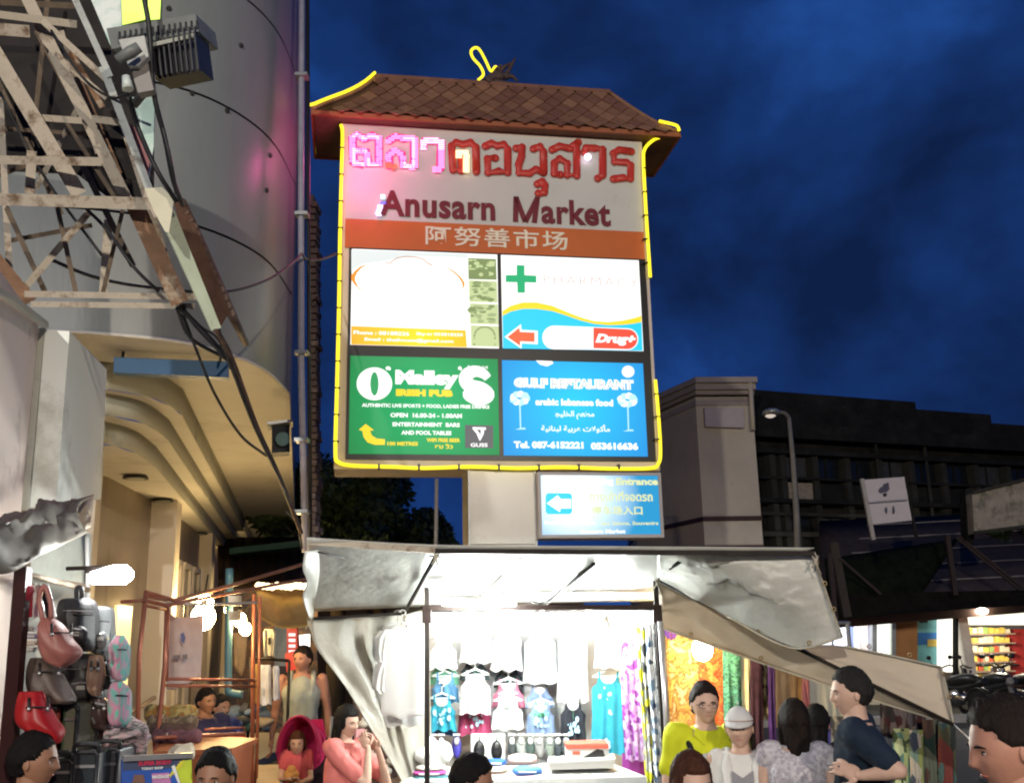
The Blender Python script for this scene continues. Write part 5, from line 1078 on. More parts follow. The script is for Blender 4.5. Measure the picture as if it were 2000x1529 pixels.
# ================================================================ TOP LEFT: rusty steel truss of a sign platform
trs = thing('steel_truss', 'rusty cream steel truss of an overhead sign platform at the upper left', 'truss', PL(60, 620, .1))
M_TRK = mat('dark_board_back', (.022, .018, .016), .85, .4, 4)
def tb(x0, y0, Y0, x1, y1, Y1, wpx, m=M_RUST, name='truss_bar', par=None, hf=1.0, det=True):
    a, b = P(x0, y0, Y0), P(x1, y1, Y1); w_ = wpx*(Y0+Y1)/2/F_PX*1.06; d = (b-a).normalized()
    view = ((a+b)/2-EYE).normalized(); mb = MB()
    side = d.cross(view).normalized()
    # angle section: a face flange towards the viewer and a return flange
    mb.obox((a+b)/2, side*w_/2, view*.006, (b-a)/2, 0)
    mb.obox((a+b)/2+side*(w_/2-.006)+view*w_*.45*hf, side*.006, view*w_*.45*hf, (b-a)/2*.998, 0)
    return mb.build(name, m, par or trs)
bars = [(40, -30, 4.6, 252, 400, 5.0, 24), (-30, 70, 4.6, 155, 380, 4.9, 30), (-40, 312, 4.7, 198, 316, 4.7, 17), (-40, 388, 4.75, 290, 398, 4.75, 24), (-30, 25, 4.6, 150, 48, 4.6, 15), (-30, 55, 4.55, 58, 62, 4.55, 24),
        (82, 40, 4.5, 222, 168, 4.6, 13), (106, 105, 4.5, 208, 192, 4.6, 11), (76, 230, 4.8, 160, 236, 4.8, 13), (180, 232, 4.8, 238, 240, 4.8, 14), (62, 295, 4.9, 58, 378, 4.9, 18), (176, 412, 5.2, 42, 570, 5.2, 13), (212, 430, 5.3, 202, 572, 5.3, 16),
        (48, 574, 5.0, 385, 580, 5.1, 12), (60, 594, 4.95, 380, 598, 5.05, 11), (236, 232, 4.9, 352, 590, 5.0, 13), (120, 60, 4.9, 190, 300, 5.2, 9), (0, 190, 5.3, 20, 560, 5.3, 12), (150, 215, 5.3, 70, 370, 5.4, 10)]
for i, q in enumerate(bars): tb(*q, m=M_RUST)
for q in ((-20, 130, 5.4, 120, 420, 5.5, 12), (95, -20, 5.4, 60, 310, 5.5, 9), (-20, 250, 5.4, 170, 262, 5.4, 8), (20, 470, 5.5, 180, 440, 5.5, 9), (110, 395, 5.2, 150, 580, 5.2, 9), (150, 300, 5.3, 260, 520, 5.3, 12), (10, 400, 5.3, 90, 575, 5.3, 10), (70, 60, 5.3, 240, 380, 5.3, 9), (-20, 350, 5.4, 110, 300, 5.4, 9), (240, 410, 5.2, 200, 575, 5.2, 8), (130, 240, 5.2, 230, 395, 5.2, 8), (0, 5, 5.2, 150, 12, 5.2, 12)): tb(*q, m=mat('dark_old_steel', (.13, .095, .065), .8, .3, 9, wear=(.05, .035, .025), ws=6))  # rear bars in a darker brown steel tone
tb(262, 398, 4.85, 352, 592, 4.95, 34, M_RUST2); tb(-30, 480, 5.1, 60, 590, 5.1, 26, M_RUST2); tb(150, 150, 4.9, 232, 340, 4.95, 14, M_RUST2); tb(130, 90, 4.95, 200, 210, 5.0, 12, M_RUST2)
tb(138, -20, 4.45, 215, 150, 4.5, 13, mat('grey_edge_steel', (.38, .40, .38), .5, .2, 9, wear=(.12, .1, .08), ws=8)); tb(200, 130, 4.5, 292, 372, 4.55, 15, mat('grey_edge_steel', (.3, .3, .3)))
def sheetpoly(pts, m, name, par=None, th=.01): 
    q = [P(*p) for p in pts]; n = (q[1]-q[0]).cross(q[2]-q[0]).normalized(); n = n if n.y > 0 else -n
    return MB().prism(q, n*th).build(name, m, par or trs)
sheetpoly([(-60, -60, 5.6), (210, -60, 5.6), (300, 200, 5.6), (300, 380, 5.6), (230, 400, 5.6), (150, 340, 5.6), (-60, 330, 5.6)], M_TRK, 'board_back')
sheetpoly([(178, 240, 5.0), (232, 244, 5.0), (285, 350, 5.0), (235, 350, 5.0)], M_TRK, 'back_panel')
M_GRN = mat('peeling_green_sheet', (.45, .62, .55), .5, .15, 5, wear=(.75, .80, .76), ws=3, wt=(.42, .55)); M_PKS = mat('peeling_pink_sheet', (.42, .16, .15), .6, .2, 10, wear=(.7, .62, .6), ws=6)
sheetpoly([(165, -30, 4.7), (235, -30, 4.7), (238, 60, 4.7), (216, 90, 4.7)], M_GRN, 'face_sheet'); sheetpoly([(258, 190, 4.62), (302, 188, 4.62), (300, 285, 4.62), (288, 360, 4.62), (272, 240, 4.62)], M_GRN, 'face_sheet')
sheetpoly([(247, 238, 4.60), (262, 248, 4.60), (293, 318, 4.60), (283, 352, 4.60)], M_PKS, 'face_sheet')
M_CRS = mat('cream_sheet', (.62, .58, .42), .5, .12, 4, wear=(.35, .28, .18), ws=4)
sheetpoly([(282, 368, 4.5), (316, 366, 4.5), (340, 388, 4.5), (330, 456, 4.5), (322, 452, 4.5), (300, 412, 4.5)], M_CRS, 'gusset_sheet')
sheetpoly([(318, 438, 4.6), (340, 410, 4.6), (432, 640, 4.9), (414, 646, 4.9)], mat('greenish_trim', (.50, .56, .42), .45, .12, 4, wear=(.25, .24, .16), ws=5), 'edge_trim', th=.03)
sheetpoly([(338, 385, 4.75), (366, 404, 4.8), (408, 520, 5.0), (448, 610, 5.1), (430, 640, 5.1), (398, 560, 5.0), (356, 470, 4.85)], mat('rust_brown_sheet', (.11, .055, .035), .8, .3, 10), 'edge_panel')
# corrugated edge: a row of rounded ribs
cg = thing('corrugated_roof', 'scalloped edge of a rusty corrugated roof sheet beside the truss', 'roof', P(448, 615, 5.1))
for i in range(15):
    t = i/14; x = 352+(446-352)*t; y = 395+(612-395)*t; Y = 4.78+.35*t; c = P(x+4, y, Y)
    MB().tube([c, c+V(-.16, .9, .10)], .022, 10).build('rib', mat('corrugated_brown', (.10, .06, .045), .7, .3, 12, wear=(.2, .13, .1), ws=9), cg)
# floodlight
fl = thing('floodlight', 'big black floodlight on a bracket pointing up at the green sheet', 'floodlight', P(270, 190, 4.4))
fa, fb, fc, fd = P(208, 58, 4.3), P(384, 30, 4.35), P(394, 142, 4.35), P(302, 156, 4.3)
hn = V(.03, .22, .04)
M_FL = mat('flood_black', (.03, .03, .032), .4, .3, 20)
MB().prism([P(208, 56, 4.2), P(382, 28, 4.3), P(388, 62, 4.3), P(218, 96, 4.2)], hn).build('housing', mat('flood_grey', (.16, .17, .16), .45, .2), fl)
for i in range(15):
    x = 232+10.8*i; y = 84-i*1.6; MB().prism([P(x, y-20, 4.19+.006*i), P(x+4, y-20.5, 4.19+.006*i), P(x+5, y-4, 4.19+.006*i), P(x+1, y-3, 4.19+.006*i)], V(0, -.008, 0)).build('vent_slot', M_BLK, fl)
MB().prism([P(293, 78, 4.25), P(382, 62, 4.3), P(392, 138, 4.3), P(304, 156, 4.25)], V(.02, .14, .03)).build('reflector_back', M_FL, fl)
for i in range(9):
    x = 299+10.2*i; MB().bar(P(x, 80-i*1.9, 4.23), P(x+8, 152-i*1.7, 4.23), .008, .03, upv=V(0, 1, 0)).build('cooling_fin', M_FL, fl)
MB().bar(P(292, 92, 4.2), P(382, 72, 4.26), .03, .02).build('clip_rail', mat('flood_pale', (.32, .33, .28), .5), fl)
MB().prism([P(232, 78, 4.12), P(282, 70, 4.12), P(290, 110, 4.12), P(270, 130, 4.12), P(250, 128, 4.12)], V(0, .03, 0)).build('bracket_plate', mat('flood_plate', (.45, .45, .42), .45, .15, 15), fl)
MB().tube([P(228, 118, 4.05), P(256, 102, 4.05), P(272, 92, 4.05)], [.022, .03, .025], 10).build('pivot_arm', mat('flood_grey', (.16, .17, .16)), fl)
MB().prism([P(256, 132, 4.15), P(288, 124, 4.15), P(300, 176, 4.15), P(268, 182, 4.15)], V(0, .05, 0)).build('ballast_box', mat('ballast', (.28, .26, .24), .5, .15), fl)
MB().bar(P(282, 180, 4.2), P(262, 205, 4.4), .03).build('bracket_foot', M_DARK, fl)
MB().tube([P(246, 150, 4.1), P(250, 175, 4.1)], [.018, .026], 10).build('insulator', mat('porcelain', (.6, .66, .62), .3), fl)
ng = thing('lit_sign_fragment', 'lower edge of a glowing yellow green lit sign at the top of the photo', 'sign', P(270, 40, 4.9))
sheetpoly([(222, -60, 4.9), (283, -60, 4.9), (285, 36, 4.9), (236, 48, 4.9)], glow('lime_light', (.72, 1, .16), 1.5), 'lit_face', ng); sheetpoly([(287, -60, 4.9), (316, -60, 4.9), (311, 36, 4.9), (290, 38, 4.9)], glow('lime_light', (.72, 1, .16)), 'lit_face', ng)
sheetpoly([(220, -60, 4.94), (318, -60, 4.94), (314, 38, 4.94), (234, 52, 4.94)], M_DARK, 'frame', ng)
# cables
cb = thing('overhead_cables', 'tangle of black cables hanging from the truss down to the drain pipe', 'cable', P(430, 640, 5.0))
def cable(pts, r=.009, m=M_CABLE): return MB().tube(spline(Q(*pts), 6), r, 6).build('cable', m, cb)
cable([(278, -20, 4.1), (292, 60, 4.15), (300, 180, 4.2), (322, 270, 4.3), (338, 350, 4.4), (356, 400, 4.6)], .012); cable([(250, 190, 4.3), (270, 250, 4.4), (305, 330, 4.4), (345, 395, 4.5)], .012)
cable([(300, 180, 4.25), (330, 300, 4.3), (345, 380, 4.4)], .009)
cable([(420, 640, 4.9), (452, 700, 5.2), (500, 830, 5.8), (545, 930, 6.4), (588, 1040, 7.2)], .016, mat('rusty_cable', (.09, .05, .035), .7, .4, 20)); cable([(418, 620, 4.9), (448, 705, 5.2), (498, 835, 5.8), (548, 940, 6.4), (584, 1030, 7.2)], .011)
cable([(345, 600, 5.0), (372, 660, 5.1), (440, 700, 5.3), (452, 720, 5.3)], .010); cable([(350, 598, 5.0), (400, 650, 5.1), (446, 700, 5.3)], .012); cable([(352, 600, 5.0), (382, 680, 5.2), (420, 770, 5.6), (470, 850, 6.0), (520, 890, 6.3)], .009); cable([(358, 596, 5.0), (372, 625, 5.1), (430, 690, 5.2), (452, 712, 5.3)], .008)
cable([(95, 505, 5.5), (180, 540, 5.8), (280, 560, 6.2), (430, 571, 6.8), (520, 548, 7.6), (570, 515, 8.4), (590, 495, 9.2)], .011); cable([(590, 497, 9.4), (602, 508, 9.7), (630, 506, 10.0), (658, 495, 10.4)], .013)
cable([(160, 400, 4.9), (210, 450, 4.9), (260, 520, 4.9), (310, 570, 5.0)], .010); cable([(0, 180, 5.2), (60, 300, 5.3), (110, 380, 5.3), (200, 500, 5.3)], .008); cable([(140, 695, 6.0), (180, 700, 6.2), (195, 715, 6.3), (192, 745, 6.3)], .006, mat('grey_wire', (.3, .28, .26), .6)); cable([(100, 60, 4.4), (160, 150, 4.4), (215, 190, 4.5), (250, 185, 4.4)], .007); cable([(352, 610, 5), (395, 640, 5.1), (430, 668, 5.2), (470, 750, 5.5)], .006)
cable([(560, 1000, 7.0), (580, 1020, 7.2), (590, 1070, 7.4)], .008)

# ================================================================ LEFT MARKET: bag stall
bs = thing('bag_stall', 'bag and luggage stall frame with dark red post and a bundled tarpaulin on top', 'stall', XY(P(110, 1500, 4.7), 0))
q = P(46, 1108, 4.5); q2 = P(10, 1560, 4.4); MB().bar(q, q2, .055, upv=V(0, 1, 0)).build('post', mat('dark_red_post', (.06, .02, .02), .45, .2), bs)
MB().prism(Q((58, 1120, 5.4), (170, 1150, 5.6), (172, 1560, 5.6), (30, 1560, 5.4)), V(-.05, .04, 0)).build('back_board', mat('stall_back_board', (.50, .50, .44), .6, .1), bs)
MB().prism(Q((60, 1082, 5.1), (172, 1040, 5.5), (172, 1140, 5.5), (60, 1122, 5.1)), V(0, .04, 0)).build('header_board', mat('pale_header', (.66, .68, .58), .45), bs)
MB().tube(Q((50, 1120, 4.6), (172, 1152, 5.3)), .014, 8).build('rail', M_RUST, bs); MB().tube(Q((0, 1030, 4.4), (175, 985, 5.3)), .012, 8).build('rail', M_BAR, bs); MB().tube(Q((130, 1110, 4.9), (200, 1108, 4.9)), .01, 8).build('lamp_rod', M_BAR, bs); MB().tube(Q((170, 1050, 5.4), (172, 1180, 5.4)), .012, 8).build('rod', M_WHP, bs)
def tarpw(u, v): return wrinkle(31, .16, 4, 3)(u, v)+V(0, -.12*math.sin(PI*v)*(1+.5*math.sin(u*7)), 0)
loft(MB(), Q((-40, 1060, 4.2), (30, 1010, 4.4), (100, 985, 4.7), (182, 968, 5.1)), Q((-40, 1118, 4.2), (20, 1118, 4.3), (80, 1085, 4.5), (172, 1040, 4.9)), 50, 22, tarpw).build('bundled_tarpaulin', mat('dirty_tarp', (.22, .20, .17), .5, .2, 4, .3, 8, wear=(.09, .08, .07), ws=3, trans=.15), bs, thick=.004)
loft(MB(), Q((110, 985, 5.0), (150, 975, 5.1), (184, 965, 5.2)), Q((120, 1030, 4.9), (150, 1040, 4.9), (176, 1030, 5.0)), 20, 12, wrinkle(33, .1, 3, 3)).build('bundled_tarpaulin', M_TAN, bs, thick=.004)
tl = thing('tube_lamp', 'short white lamp tube glaring at the front of the bag stall', 'lamp', P(220, 1122, 4.9)); MB().tube(Q((180, 1128, 4.9), (196, 1126, 4.9), (222, 1122, 4.9), (246, 1122, 4.9), (258, 1122, 4.9)), [.03, .035, .045, .045, .02], 14).build('tube', glow('white_lamp', (1, 1, .96), 100), tl); MB().bar(P(168, 1116, 4.9), P(212, 1108, 4.9), .02).build('holder', M_BAR, tl)

def bag(kind, label, rows, Y, m, depth=.09, strap=None, seed=0, extra=None, cat='bag', group=None, folds=0, amp=0):
    t = thing(kind, label, cat, P(rows[-1][1]/2+rows[-1][2]/2, rows[-1][0], Y), group)
    n = 16; mb = MB(); rs = []
    sp_ = [Vector(r) for r in rows]; sp_ = spline(sp_, 3); K = len(sp_)
    for side in (1, -1):
        vs = []
        for i, (y, a, b) in enumerate(sp_):
            v_ = i/(K-1); e_ = math.sin(PI*(.06+.88*v_))**.5
            for j in range(n+1):
                u = j/n; p = P(a+(b-a)*u, y, Y); dp = depth*max(0, 1-(2*u-1)**4)**.5*e_
                vs.append(p+V(0, -side*dp, 0)+V(0, 1, 0)*(.012*fnz((u*4, v_*4, seed+side), 1, seed)+amp*math.sin(u*folds*6.28+v_*4)*v_))
        mb.add(vs, [(i*(n+1)+j, i*(n+1)+j+1, (i+1)*(n+1)+j+1, (i+1)*(n+1)+j) for i in range(K-1) for j in range(n)], 0, True)
    top = [P(sp_[0][1]+(sp_[0][2]-sp_[0][1])*j/8, sp_[0][0], Y) for j in range(9)]
    mb.build('body', m, t)
    y0_, y1_ = rows[0][0], rows[-1][0]; mid = rows[len(rows)//2]; cx_ = (mid[1]+mid[2])/2; hw_ = (mid[2]-mid[1])/2
    seam = mat('seam_dark', (.015, .012, .012), .6)
    MB().tube([P(mid[1]+2, y0_+(y1_-y0_)*.32, Y-depth*.75), P(cx_, y0_+(y1_-y0_)*.30, Y-depth*1.03), P(mid[2]-2, y0_+(y1_-y0_)*.32, Y-depth*.75)], .0035, 5).build('seam', seam, t)
    if kind == 'backpack':
        a_, b_ = P(cx_-hw_*.62, y0_+(y1_-y0_)*.52, Y-depth*.98), P(cx_+hw_*.62, y0_+(y1_-y0_)*.90, Y-depth*.98); c_ = (a_+b_)/2
        MB().ball(c_, (abs(b_.x-a_.x)/2, .035, abs(a_.z-b_.z)/2), 16, 12).build('front_pocket', m, t); MB().tube([V(a_.x+.02, c_.y-.03, c_.z+abs(a_.z-b_.z)*.30), V(c_.x, c_.y-.036, c_.z+abs(a_.z-b_.z)*.36), V(b_.x-.02, c_.y-.03, c_.z+abs(a_.z-b_.z)*.30)], .004, 5).build('zip', M_SIL, t)
        MB().prism([c_+V(-.02, -.036, .0), c_+V(.02, -.036, .0), c_+V(.02, -.036, .018), c_+V(-.02, -.036, .018)], V(0, -.003, 0)).build('patch', mat('patch_pale', (.4, .4, .38), .6), t)
    elif kind in ('handbag', 'tote_bag', 'shoulder_bag'):
        for sx in (-.5, .5): MB().tube([P(cx_+hw_*sx, y0_+(y1_-y0_)*.12, Y-depth*.8), P(cx_+hw_*sx, y0_+(y1_-y0_)*.34, Y-depth*1.0)], .006, 6).build('tab', seam, t); MB().ball(P(cx_+hw_*sx, y0_+(y1_-y0_)*.34, Y-depth*1.02), .009, 8, 6).build('stud', M_SIL, t)
    if strap:
        for s_ in strap: MB().tube(spline([P(x, y, Y-depth*.4) for x, y in s_], 5), .011, 7).build('strap', m, t)
    if extra: extra(t, Y-depth)
    return t
def rib_(px, Y, m, name, w_=3): 
    def f(t, Yf): 
        for (x0, y0, x1, y1) in px: MB().bar(P(x0, y0, Yf), P(x1, y1, Yf), w_*Y/F_PX, .012, upv=V(0, 1, 0)).build(name, m, t)
    return f
M_LBK = mat('black_nylon', (.02, .02, .023), .5, .25, 20, .1); M_SIL = mat('zip_silver', (.5, .5, .5), .3, metal=.8)
bag('backpack', 'large black backpack hanging at the top of the bag stall', [(1168, 138, 168), (1174, 126, 178), (1200, 120, 184), (1240, 119, 184), (1262, 124, 182), (1272, 134, 176)], 4.75, M_LBK, .13, [[(150, 1170), (150, 1150), (158, 1148), (160, 1168)]], 1, rib_([(124, 1192, 182, 1193)], 4.7, M_SIL, 'zip', 1.2))
bag('backpack', 'grey and black backpack hanging right of the large black one', [(1184, 186, 206), (1192, 184, 214), (1240, 184, 216), (1268, 186, 214), (1278, 192, 208)], 4.95, mat('grey_black_nylon', (.10, .105, .11), .45, .3, 9, wear=(.35, .36, .36), ws=5), .12, None, 2, rib_([(186, 1246, 212, 1247)], 4.9, mat('yellow_trim', (.6, .5, .1), .5), 'trim', 2))
bag('handbag', 'dusky pink shoulder bag swinging from the rail', [(1206, 86, 102), (1222, 78, 122), (1250, 78, 140), (1272, 82, 158), (1290, 92, 146), (1302, 116, 126)], 4.45, mat('pink_leather', (.27, .10, .085), .45, .1, 6), .07, [[(84, 1212), (76, 1170), (86, 1145), (98, 1172), (100, 1208)]], 3)
bag('tote_bag', 'worn dark brown tote bag hanging under the pink handbag', [(1284, 62, 100), (1310, 56, 116), (1345, 58, 134), (1366, 72, 146), (1374, 92, 140)], 4.5, mat('brown_leather', (.085, .06, .05), .5, .3, 6, wear=(.18, .15, .13), ws=4), .08, None, 4)
bag('shoulder_bag', 'bright red shoulder bag hanging low behind the dark haired man', [(1350, 40, 84), (1380, 34, 96), (1410, 38, 112), (1430, 60, 124), (1450, 92, 118)], 4.35, mat('red_leather', (.30, .010, .012), .4, .1, 5), .07, [[(52, 1352), (48, 1390), (56, 1440)]], 5)
bag('backpack', 'charcoal backpack hanging below the large black one', [(1276, 130, 176), (1290, 124, 200), (1330, 122, 206), (1362, 130, 206), (1374, 146, 200)], 4.9, mat('charcoal_nylon', (.055, .055, .06), .5, .3, 8), .12, None, 6, rib_([(128, 1306, 166, 1306), (172, 1332, 200, 1333)], 4.9, M_SIL, 'zip', 1.4))
bag('handbag', 'tan brown soft handbag hanging between two dark bags', [(1280, 176, 200), (1310, 172, 204), (1340, 172, 198), (1358, 180, 194)], 4.72, mat('tan_leather', (.30, .19, .13), .5, .15), .05, None, 7)
bag('handbag', 'small black buckled handbag beside the green and pink cushion', [(1270, 200, 214), (1300, 198, 222), (1330, 200, 224), (1345, 206, 220)], 4.9, M_LBK, .05, None, 8, rib_([(202, 1318, 220, 1318)], 4.9, M_SIL, 'buckle', 2))
bag('handbag', 'brown black handbag with pale buckle over the suitcases', [(1362, 178, 204), (1380, 172, 214), (1410, 172, 214), (1424, 180, 208)], 4.8, mat('brown_black', (.07, .04, .035), .4, .3), .07, None, 9, rib_([(186, 1372, 206, 1376), (180, 1400, 186, 1412)], 4.8, M_SIL, 'buckle', 3))
def suitcase(label, x0, y0, x1, y1, Y, m, stripes=(), seed=0, hand=True):
    t = thing('suitcase', label, 'suitcase', P((x0+x1)/2, y1, Y), 'suitcases of the bag stall'); c = P((x0+x1)/2, (y0+y1)/2, Y); w_ = (P(x1, (y0+y1)/2, Y)-P(x0, (y0+y1)/2, Y)).x/2; h_ = (P(x0, y0, Y)-P(x0, y1, Y)).z/2
    mb = MB(); n = 8; r = min(w_, h_)*.35; ol = []
    for (sx, sz, a0) in ((1, 1, 0), (-1, 1, PI/2), (-1, -1, PI), (1, -1, 1.5*PI)):
        for k in range(n+1): a = a0+PI/2*k/n; ol.append(c+V(sx*(w_-r)+r*math.cos(a), -.11, sz*(h_-r)+r*math.sin(a)))
    mb.prism(ol, V(0, .22, 0)); mb.build('shell', m, t)
    MB().tube(ol+[ol[0]], .010, 6).build('piping', M_LBK, t)
    for (u, wd, mm) in stripes: MB().bar(c+V(u*w_, -.118, h_*.92), c+V(u*w_, -.118, -h_*.92), wd, .01, upv=V(0, 1, 0)).build('stripe', mm, t)
    MB().bar(c+V(-w_*.9, -.118, h_*.45), c+V(w_*.9, -.118, h_*.45), .012, .008, upv=V(0, 1, 0)).build('zip', M_SIL, t)
    if hand: MB().tube(spline([c+V(-.05, -.11, h_), c+V(-.045, -.12, h_+.03), c+V(.045, -.12, h_+.03), c+V(.05, -.11, h_)], 4), .01, 7).build('handle', M_LBK, t)
    for sx in (-1, 1): MB().tube([c+V(sx*w_*.7, -.09, -h_-.015), c+V(sx*w_*.7+.02, -.09, -h_-.015)], .02, 10).build('wheel', M_BLK, t)
suitcase('olive grey suitcase with dark red centre stripe', 113, 1374, 170, 1468, 4.7, mat('olive_case', (.17, .17, .12), .5, .15), ((-.1, .03, mat('stripe_red', (.22, .04, .03), .5)), (.06, .02, mat('stripe_green', (.05, .09, .05), .5))))
suitcase('black suitcase standing beneath the olive one', 116, 1478, 160, 1560, 4.6, M_LBK); suitcase('glossy black suitcase with pale zips at the bottom beside the poster', 166, 1462, 208, 1560, 4.6, mat('glossy_case', (.03, .035, .04), .2, .2)); suitcase('dark grey suitcase half behind the poster board', 208, 1456, 246, 1560, 4.75, mat('grey_case', (.06, .06, .065), .4, .2)); suitcase('narrow dark brown suitcase above the glossy black one', 172, 1420, 206, 1456, 4.9, mat('brown_black', (.07, .04, .035)))
# small stuff at the left of the bag stall
for i, (x, y, w_, h_, c, nm) in enumerate(((56, 1228, 22, 10, (.62, .60, .58), 'white'), (57, 1242, 22, 10, (.35, .22, .45), 'violet'), (56, 1256, 22, 9, (.70, .45, .30), 'orange and white'), (56, 1268, 22, 9, (.65, .66, .62), 'pale grey'))):
    t = thing('wallet_pack', nm+' flat wallet pack hanging beside the dark red stall post', 'wallet', P(x, y, 4.7), 'wallet packs beside the stall post'); MB().prism(Q((x-w_/2, y-h_/2, 4.7), (x+w_/2, y-h_/2, 4.7), (x+w_/2, y+h_/2, 4.7), (x-w_/2, y+h_/2, 4.7)), V(0, .03, 0)).build('wallet', mat('wallet_'+'abcd'[i], c, .4, .15, 20), t); MB().bar(P(x-w_/2, y, 4.695), P(x+w_/2, y, 4.695), .008, .01).build('band', M_WHP, t)
bl = thing('hanging_belts', 'bundle of clear and grey straps hanging over the pink bag', 'strap', P(80, 1150, 4.6)); 
for i, (x, d_) in enumerate(((66, 4), (74, 10), (82, 14), (90, 16), (60, -2))): MB().bar(P(x, 1142, 4.6-.01*i), P(x+d_, 1205, 4.55-.01*i), .022, .006, upv=V(0, 1, 0)).build('strap', [M_WHP, M_SIL, M_LBK, M_WHP, mat('strap_red', (.4, .03, .05), .5)][i], bl)
kh = thing('red_cloth_bit', 'small crumpled dark red cloth tied to the top of the stall post', 'cloth', P(50, 1160, 4.5)); mb = MB().ball(P(50, 1162, 4.5), (.03, .03, .05), 12, 8)
for v in mb.v: v += V(fnz(v, 25), fnz(v, 25, 1), 0)*.02
mb.build('cloth', mat('strap_red', (.4, .03, .05)), kh)
# green and pink cushion and fleece heap
bag('toy_cushion', 'upper green and pink plush cushion hanging at the corner of the bag stall', [(1240, 226, 240), (1262, 219, 249), (1290, 219, 249), (1318, 224, 246), (1330, 230, 242)], 4.8, pattern('plush_print', [(.15, .50, .38), (.62, .22, .35), (.12, .42, .36), (.60, .28, .42)], 7, kind='noise'), .08, None, 12, cat='cushion')
bag('toy_cushion', 'lower green and pink plush cushion hanging under the other', [(1330, 222, 236), (1350, 216, 250), (1385, 216, 252), (1408, 219, 250), (1420, 226, 240)], 4.78, pattern('plush_print', [(0, 0, 0)], 7), .08, None, 13, cat='cushion')
hp = thing('fleece_heap', 'heap of pink, grey and black zebra striped fleeces beside the suitcases', 'cloth', P(248, 1478, 4.8)); mb = MB().ball(P(248, 1444, 4.9), (.11, .1, .11), 30, 20)
for v in mb.v: v += V(fnz(v, 9), fnz(v, 9, 1), fnz(v, 9, 2))*.075
mb.build('fleece', pattern('zebra', [(.04, .04, .04), (.5, .48, .46), (.55, .28, .32), (.3, .29, .28), (.04, .04, .04), (.58, .5, .5)], 9, kind='noise', stretch=(1, 1, 3)), hp)
po = thing('poster_board', 'blue massage poster board with red heading and a lime corner', 'poster', P(310, 1560, 4.2))
pc_ = [P(239, 1482, 4.2), P(374, 1475, 4.35), P(378, 1600, 4.35), P(236, 1600, 4.2)]; pnn = (pc_[1]-pc_[0]).cross(pc_[3]-pc_[0]).normalized(); pnn = pnn if pnn.y < 0 else -pnn
MB().prism(pc_, -pnn*.02).build('board', mat('poster_blue_print', (.03, .10, .42), .4, .2, 6), po)
def pz(c, l, m, nm='print'): return MB().add([PP(x, y, pc_[0]+pnn*l, pnn) for x, y in c], [list(range(len(c)))]).build(nm, m, po, fix=False)
pz([(240, 1483), (373, 1476), (374, 1498), (240, 1504)], .003, mat('poster_navy', (.05, .07, .14), .5)); pz([(336, 1503), (360, 1485), (374, 1482), (376, 1529), (352, 1529)], .0045, mat('poster_lime', (.48, .60, .05), .5)); pz([(335, 1496), (341, 1493), (352, 1527), (348, 1529)], .009, M_WHP)
pz([(296, 1510), (330, 1508), (334, 1529), (298, 1529)], .0042, mat('poster_pink', (.5, .2, .42), .5)); pz([(262, 1512), (280, 1512), (284, 1529), (258, 1529)], .005, mat('poster_face', (.20, .10, .08), .6))
for i in range(6): pz([(330+i*4, 1512-i*5), (336+i*5, 1508-i*5), (334+i*4, 1518-i*4)], .006+.0003*i, mat('poster_yellow2', (.65, .6, .05), .5))
def ptxt(body, x0, y0, x1, y1, m, w_=.04):
    o = PP(x0, y1, pc_[0]+pnn*.008, pnn); u = (PP(x1, y1-(x1-x0)*.05, pc_[0]+pnn*.008, pnn)-o); h = (PP(x0, y0, pc_[0]+pnn*.008, pnn)-o); return text_mb(body, o, u.normalized(), h.normalized(), pnn, 0, 0, u.length, h.length, weight=w_).build('lettering', m, po, fix=False)
ptxt('SUPER BODY', 270, 1486, 335, 1495, mat('poster_red', (.5, .03, .08), .5), .05); ptxt('RETRO', 274, 1478, 306, 1483, M_WHP, .03); ptxt('TODAY SHOP', 276, 1498, 318, 1503, M_WHP, .03); ptxt('MASSAGE', 297, 1513, 330, 1520, M_WHP, .04)
MB().bar(P(240, 1481, 4.19), P(375, 1474, 4.34), .02, .02).build('edge_frame', M_SIL, po)

# ================================================================ copper pipe frames of the empty stall
pf = thing('pipe_frame', 'reddish copper pipe frame of an empty stall in front of the arcade columns', 'frame', XY(P(390, 1450, 7.5), 0))
def pipe(*pts, r=.018, m=M_PIPE): return MB().tube(Q(*pts), r*.72, 8).build('pipe', m, pf)
pipe((285, 1158, 6.5), (272, 1280, 6.5), (266, 1560, 6.5), r=.022); pipe((326, 1182, 6.8), (322, 1300, 6.8), (306, 1460, 6.8), (300, 1560, 6.8), r=.022); pipe((329, 1188, 7.0), (326, 1330, 7.0), r=.014)
pipe((284, 1156, 6.5), (340, 1172, 6.8), (445, 1145, 7.8), (610, 1096, 9.4), r=.02); pipe((280, 1172, 6.5), (326, 1182, 6.7), (450, 1158, 7.7), (600, 1130, 9), r=.018); pipe((284, 1164, 6.5), (325, 1172, 6.7), r=.014); pipe((282, 1182, 6.5), (324, 1190, 6.7), r=.014)
pipe((238, 1175, 6.2), (285, 1172, 6.5), r=.016); pipe((326, 1325, 6.8), (500, 1328, 7.8), r=.014); pipe((324, 1338, 6.8), (500, 1340, 7.8), r=.014)
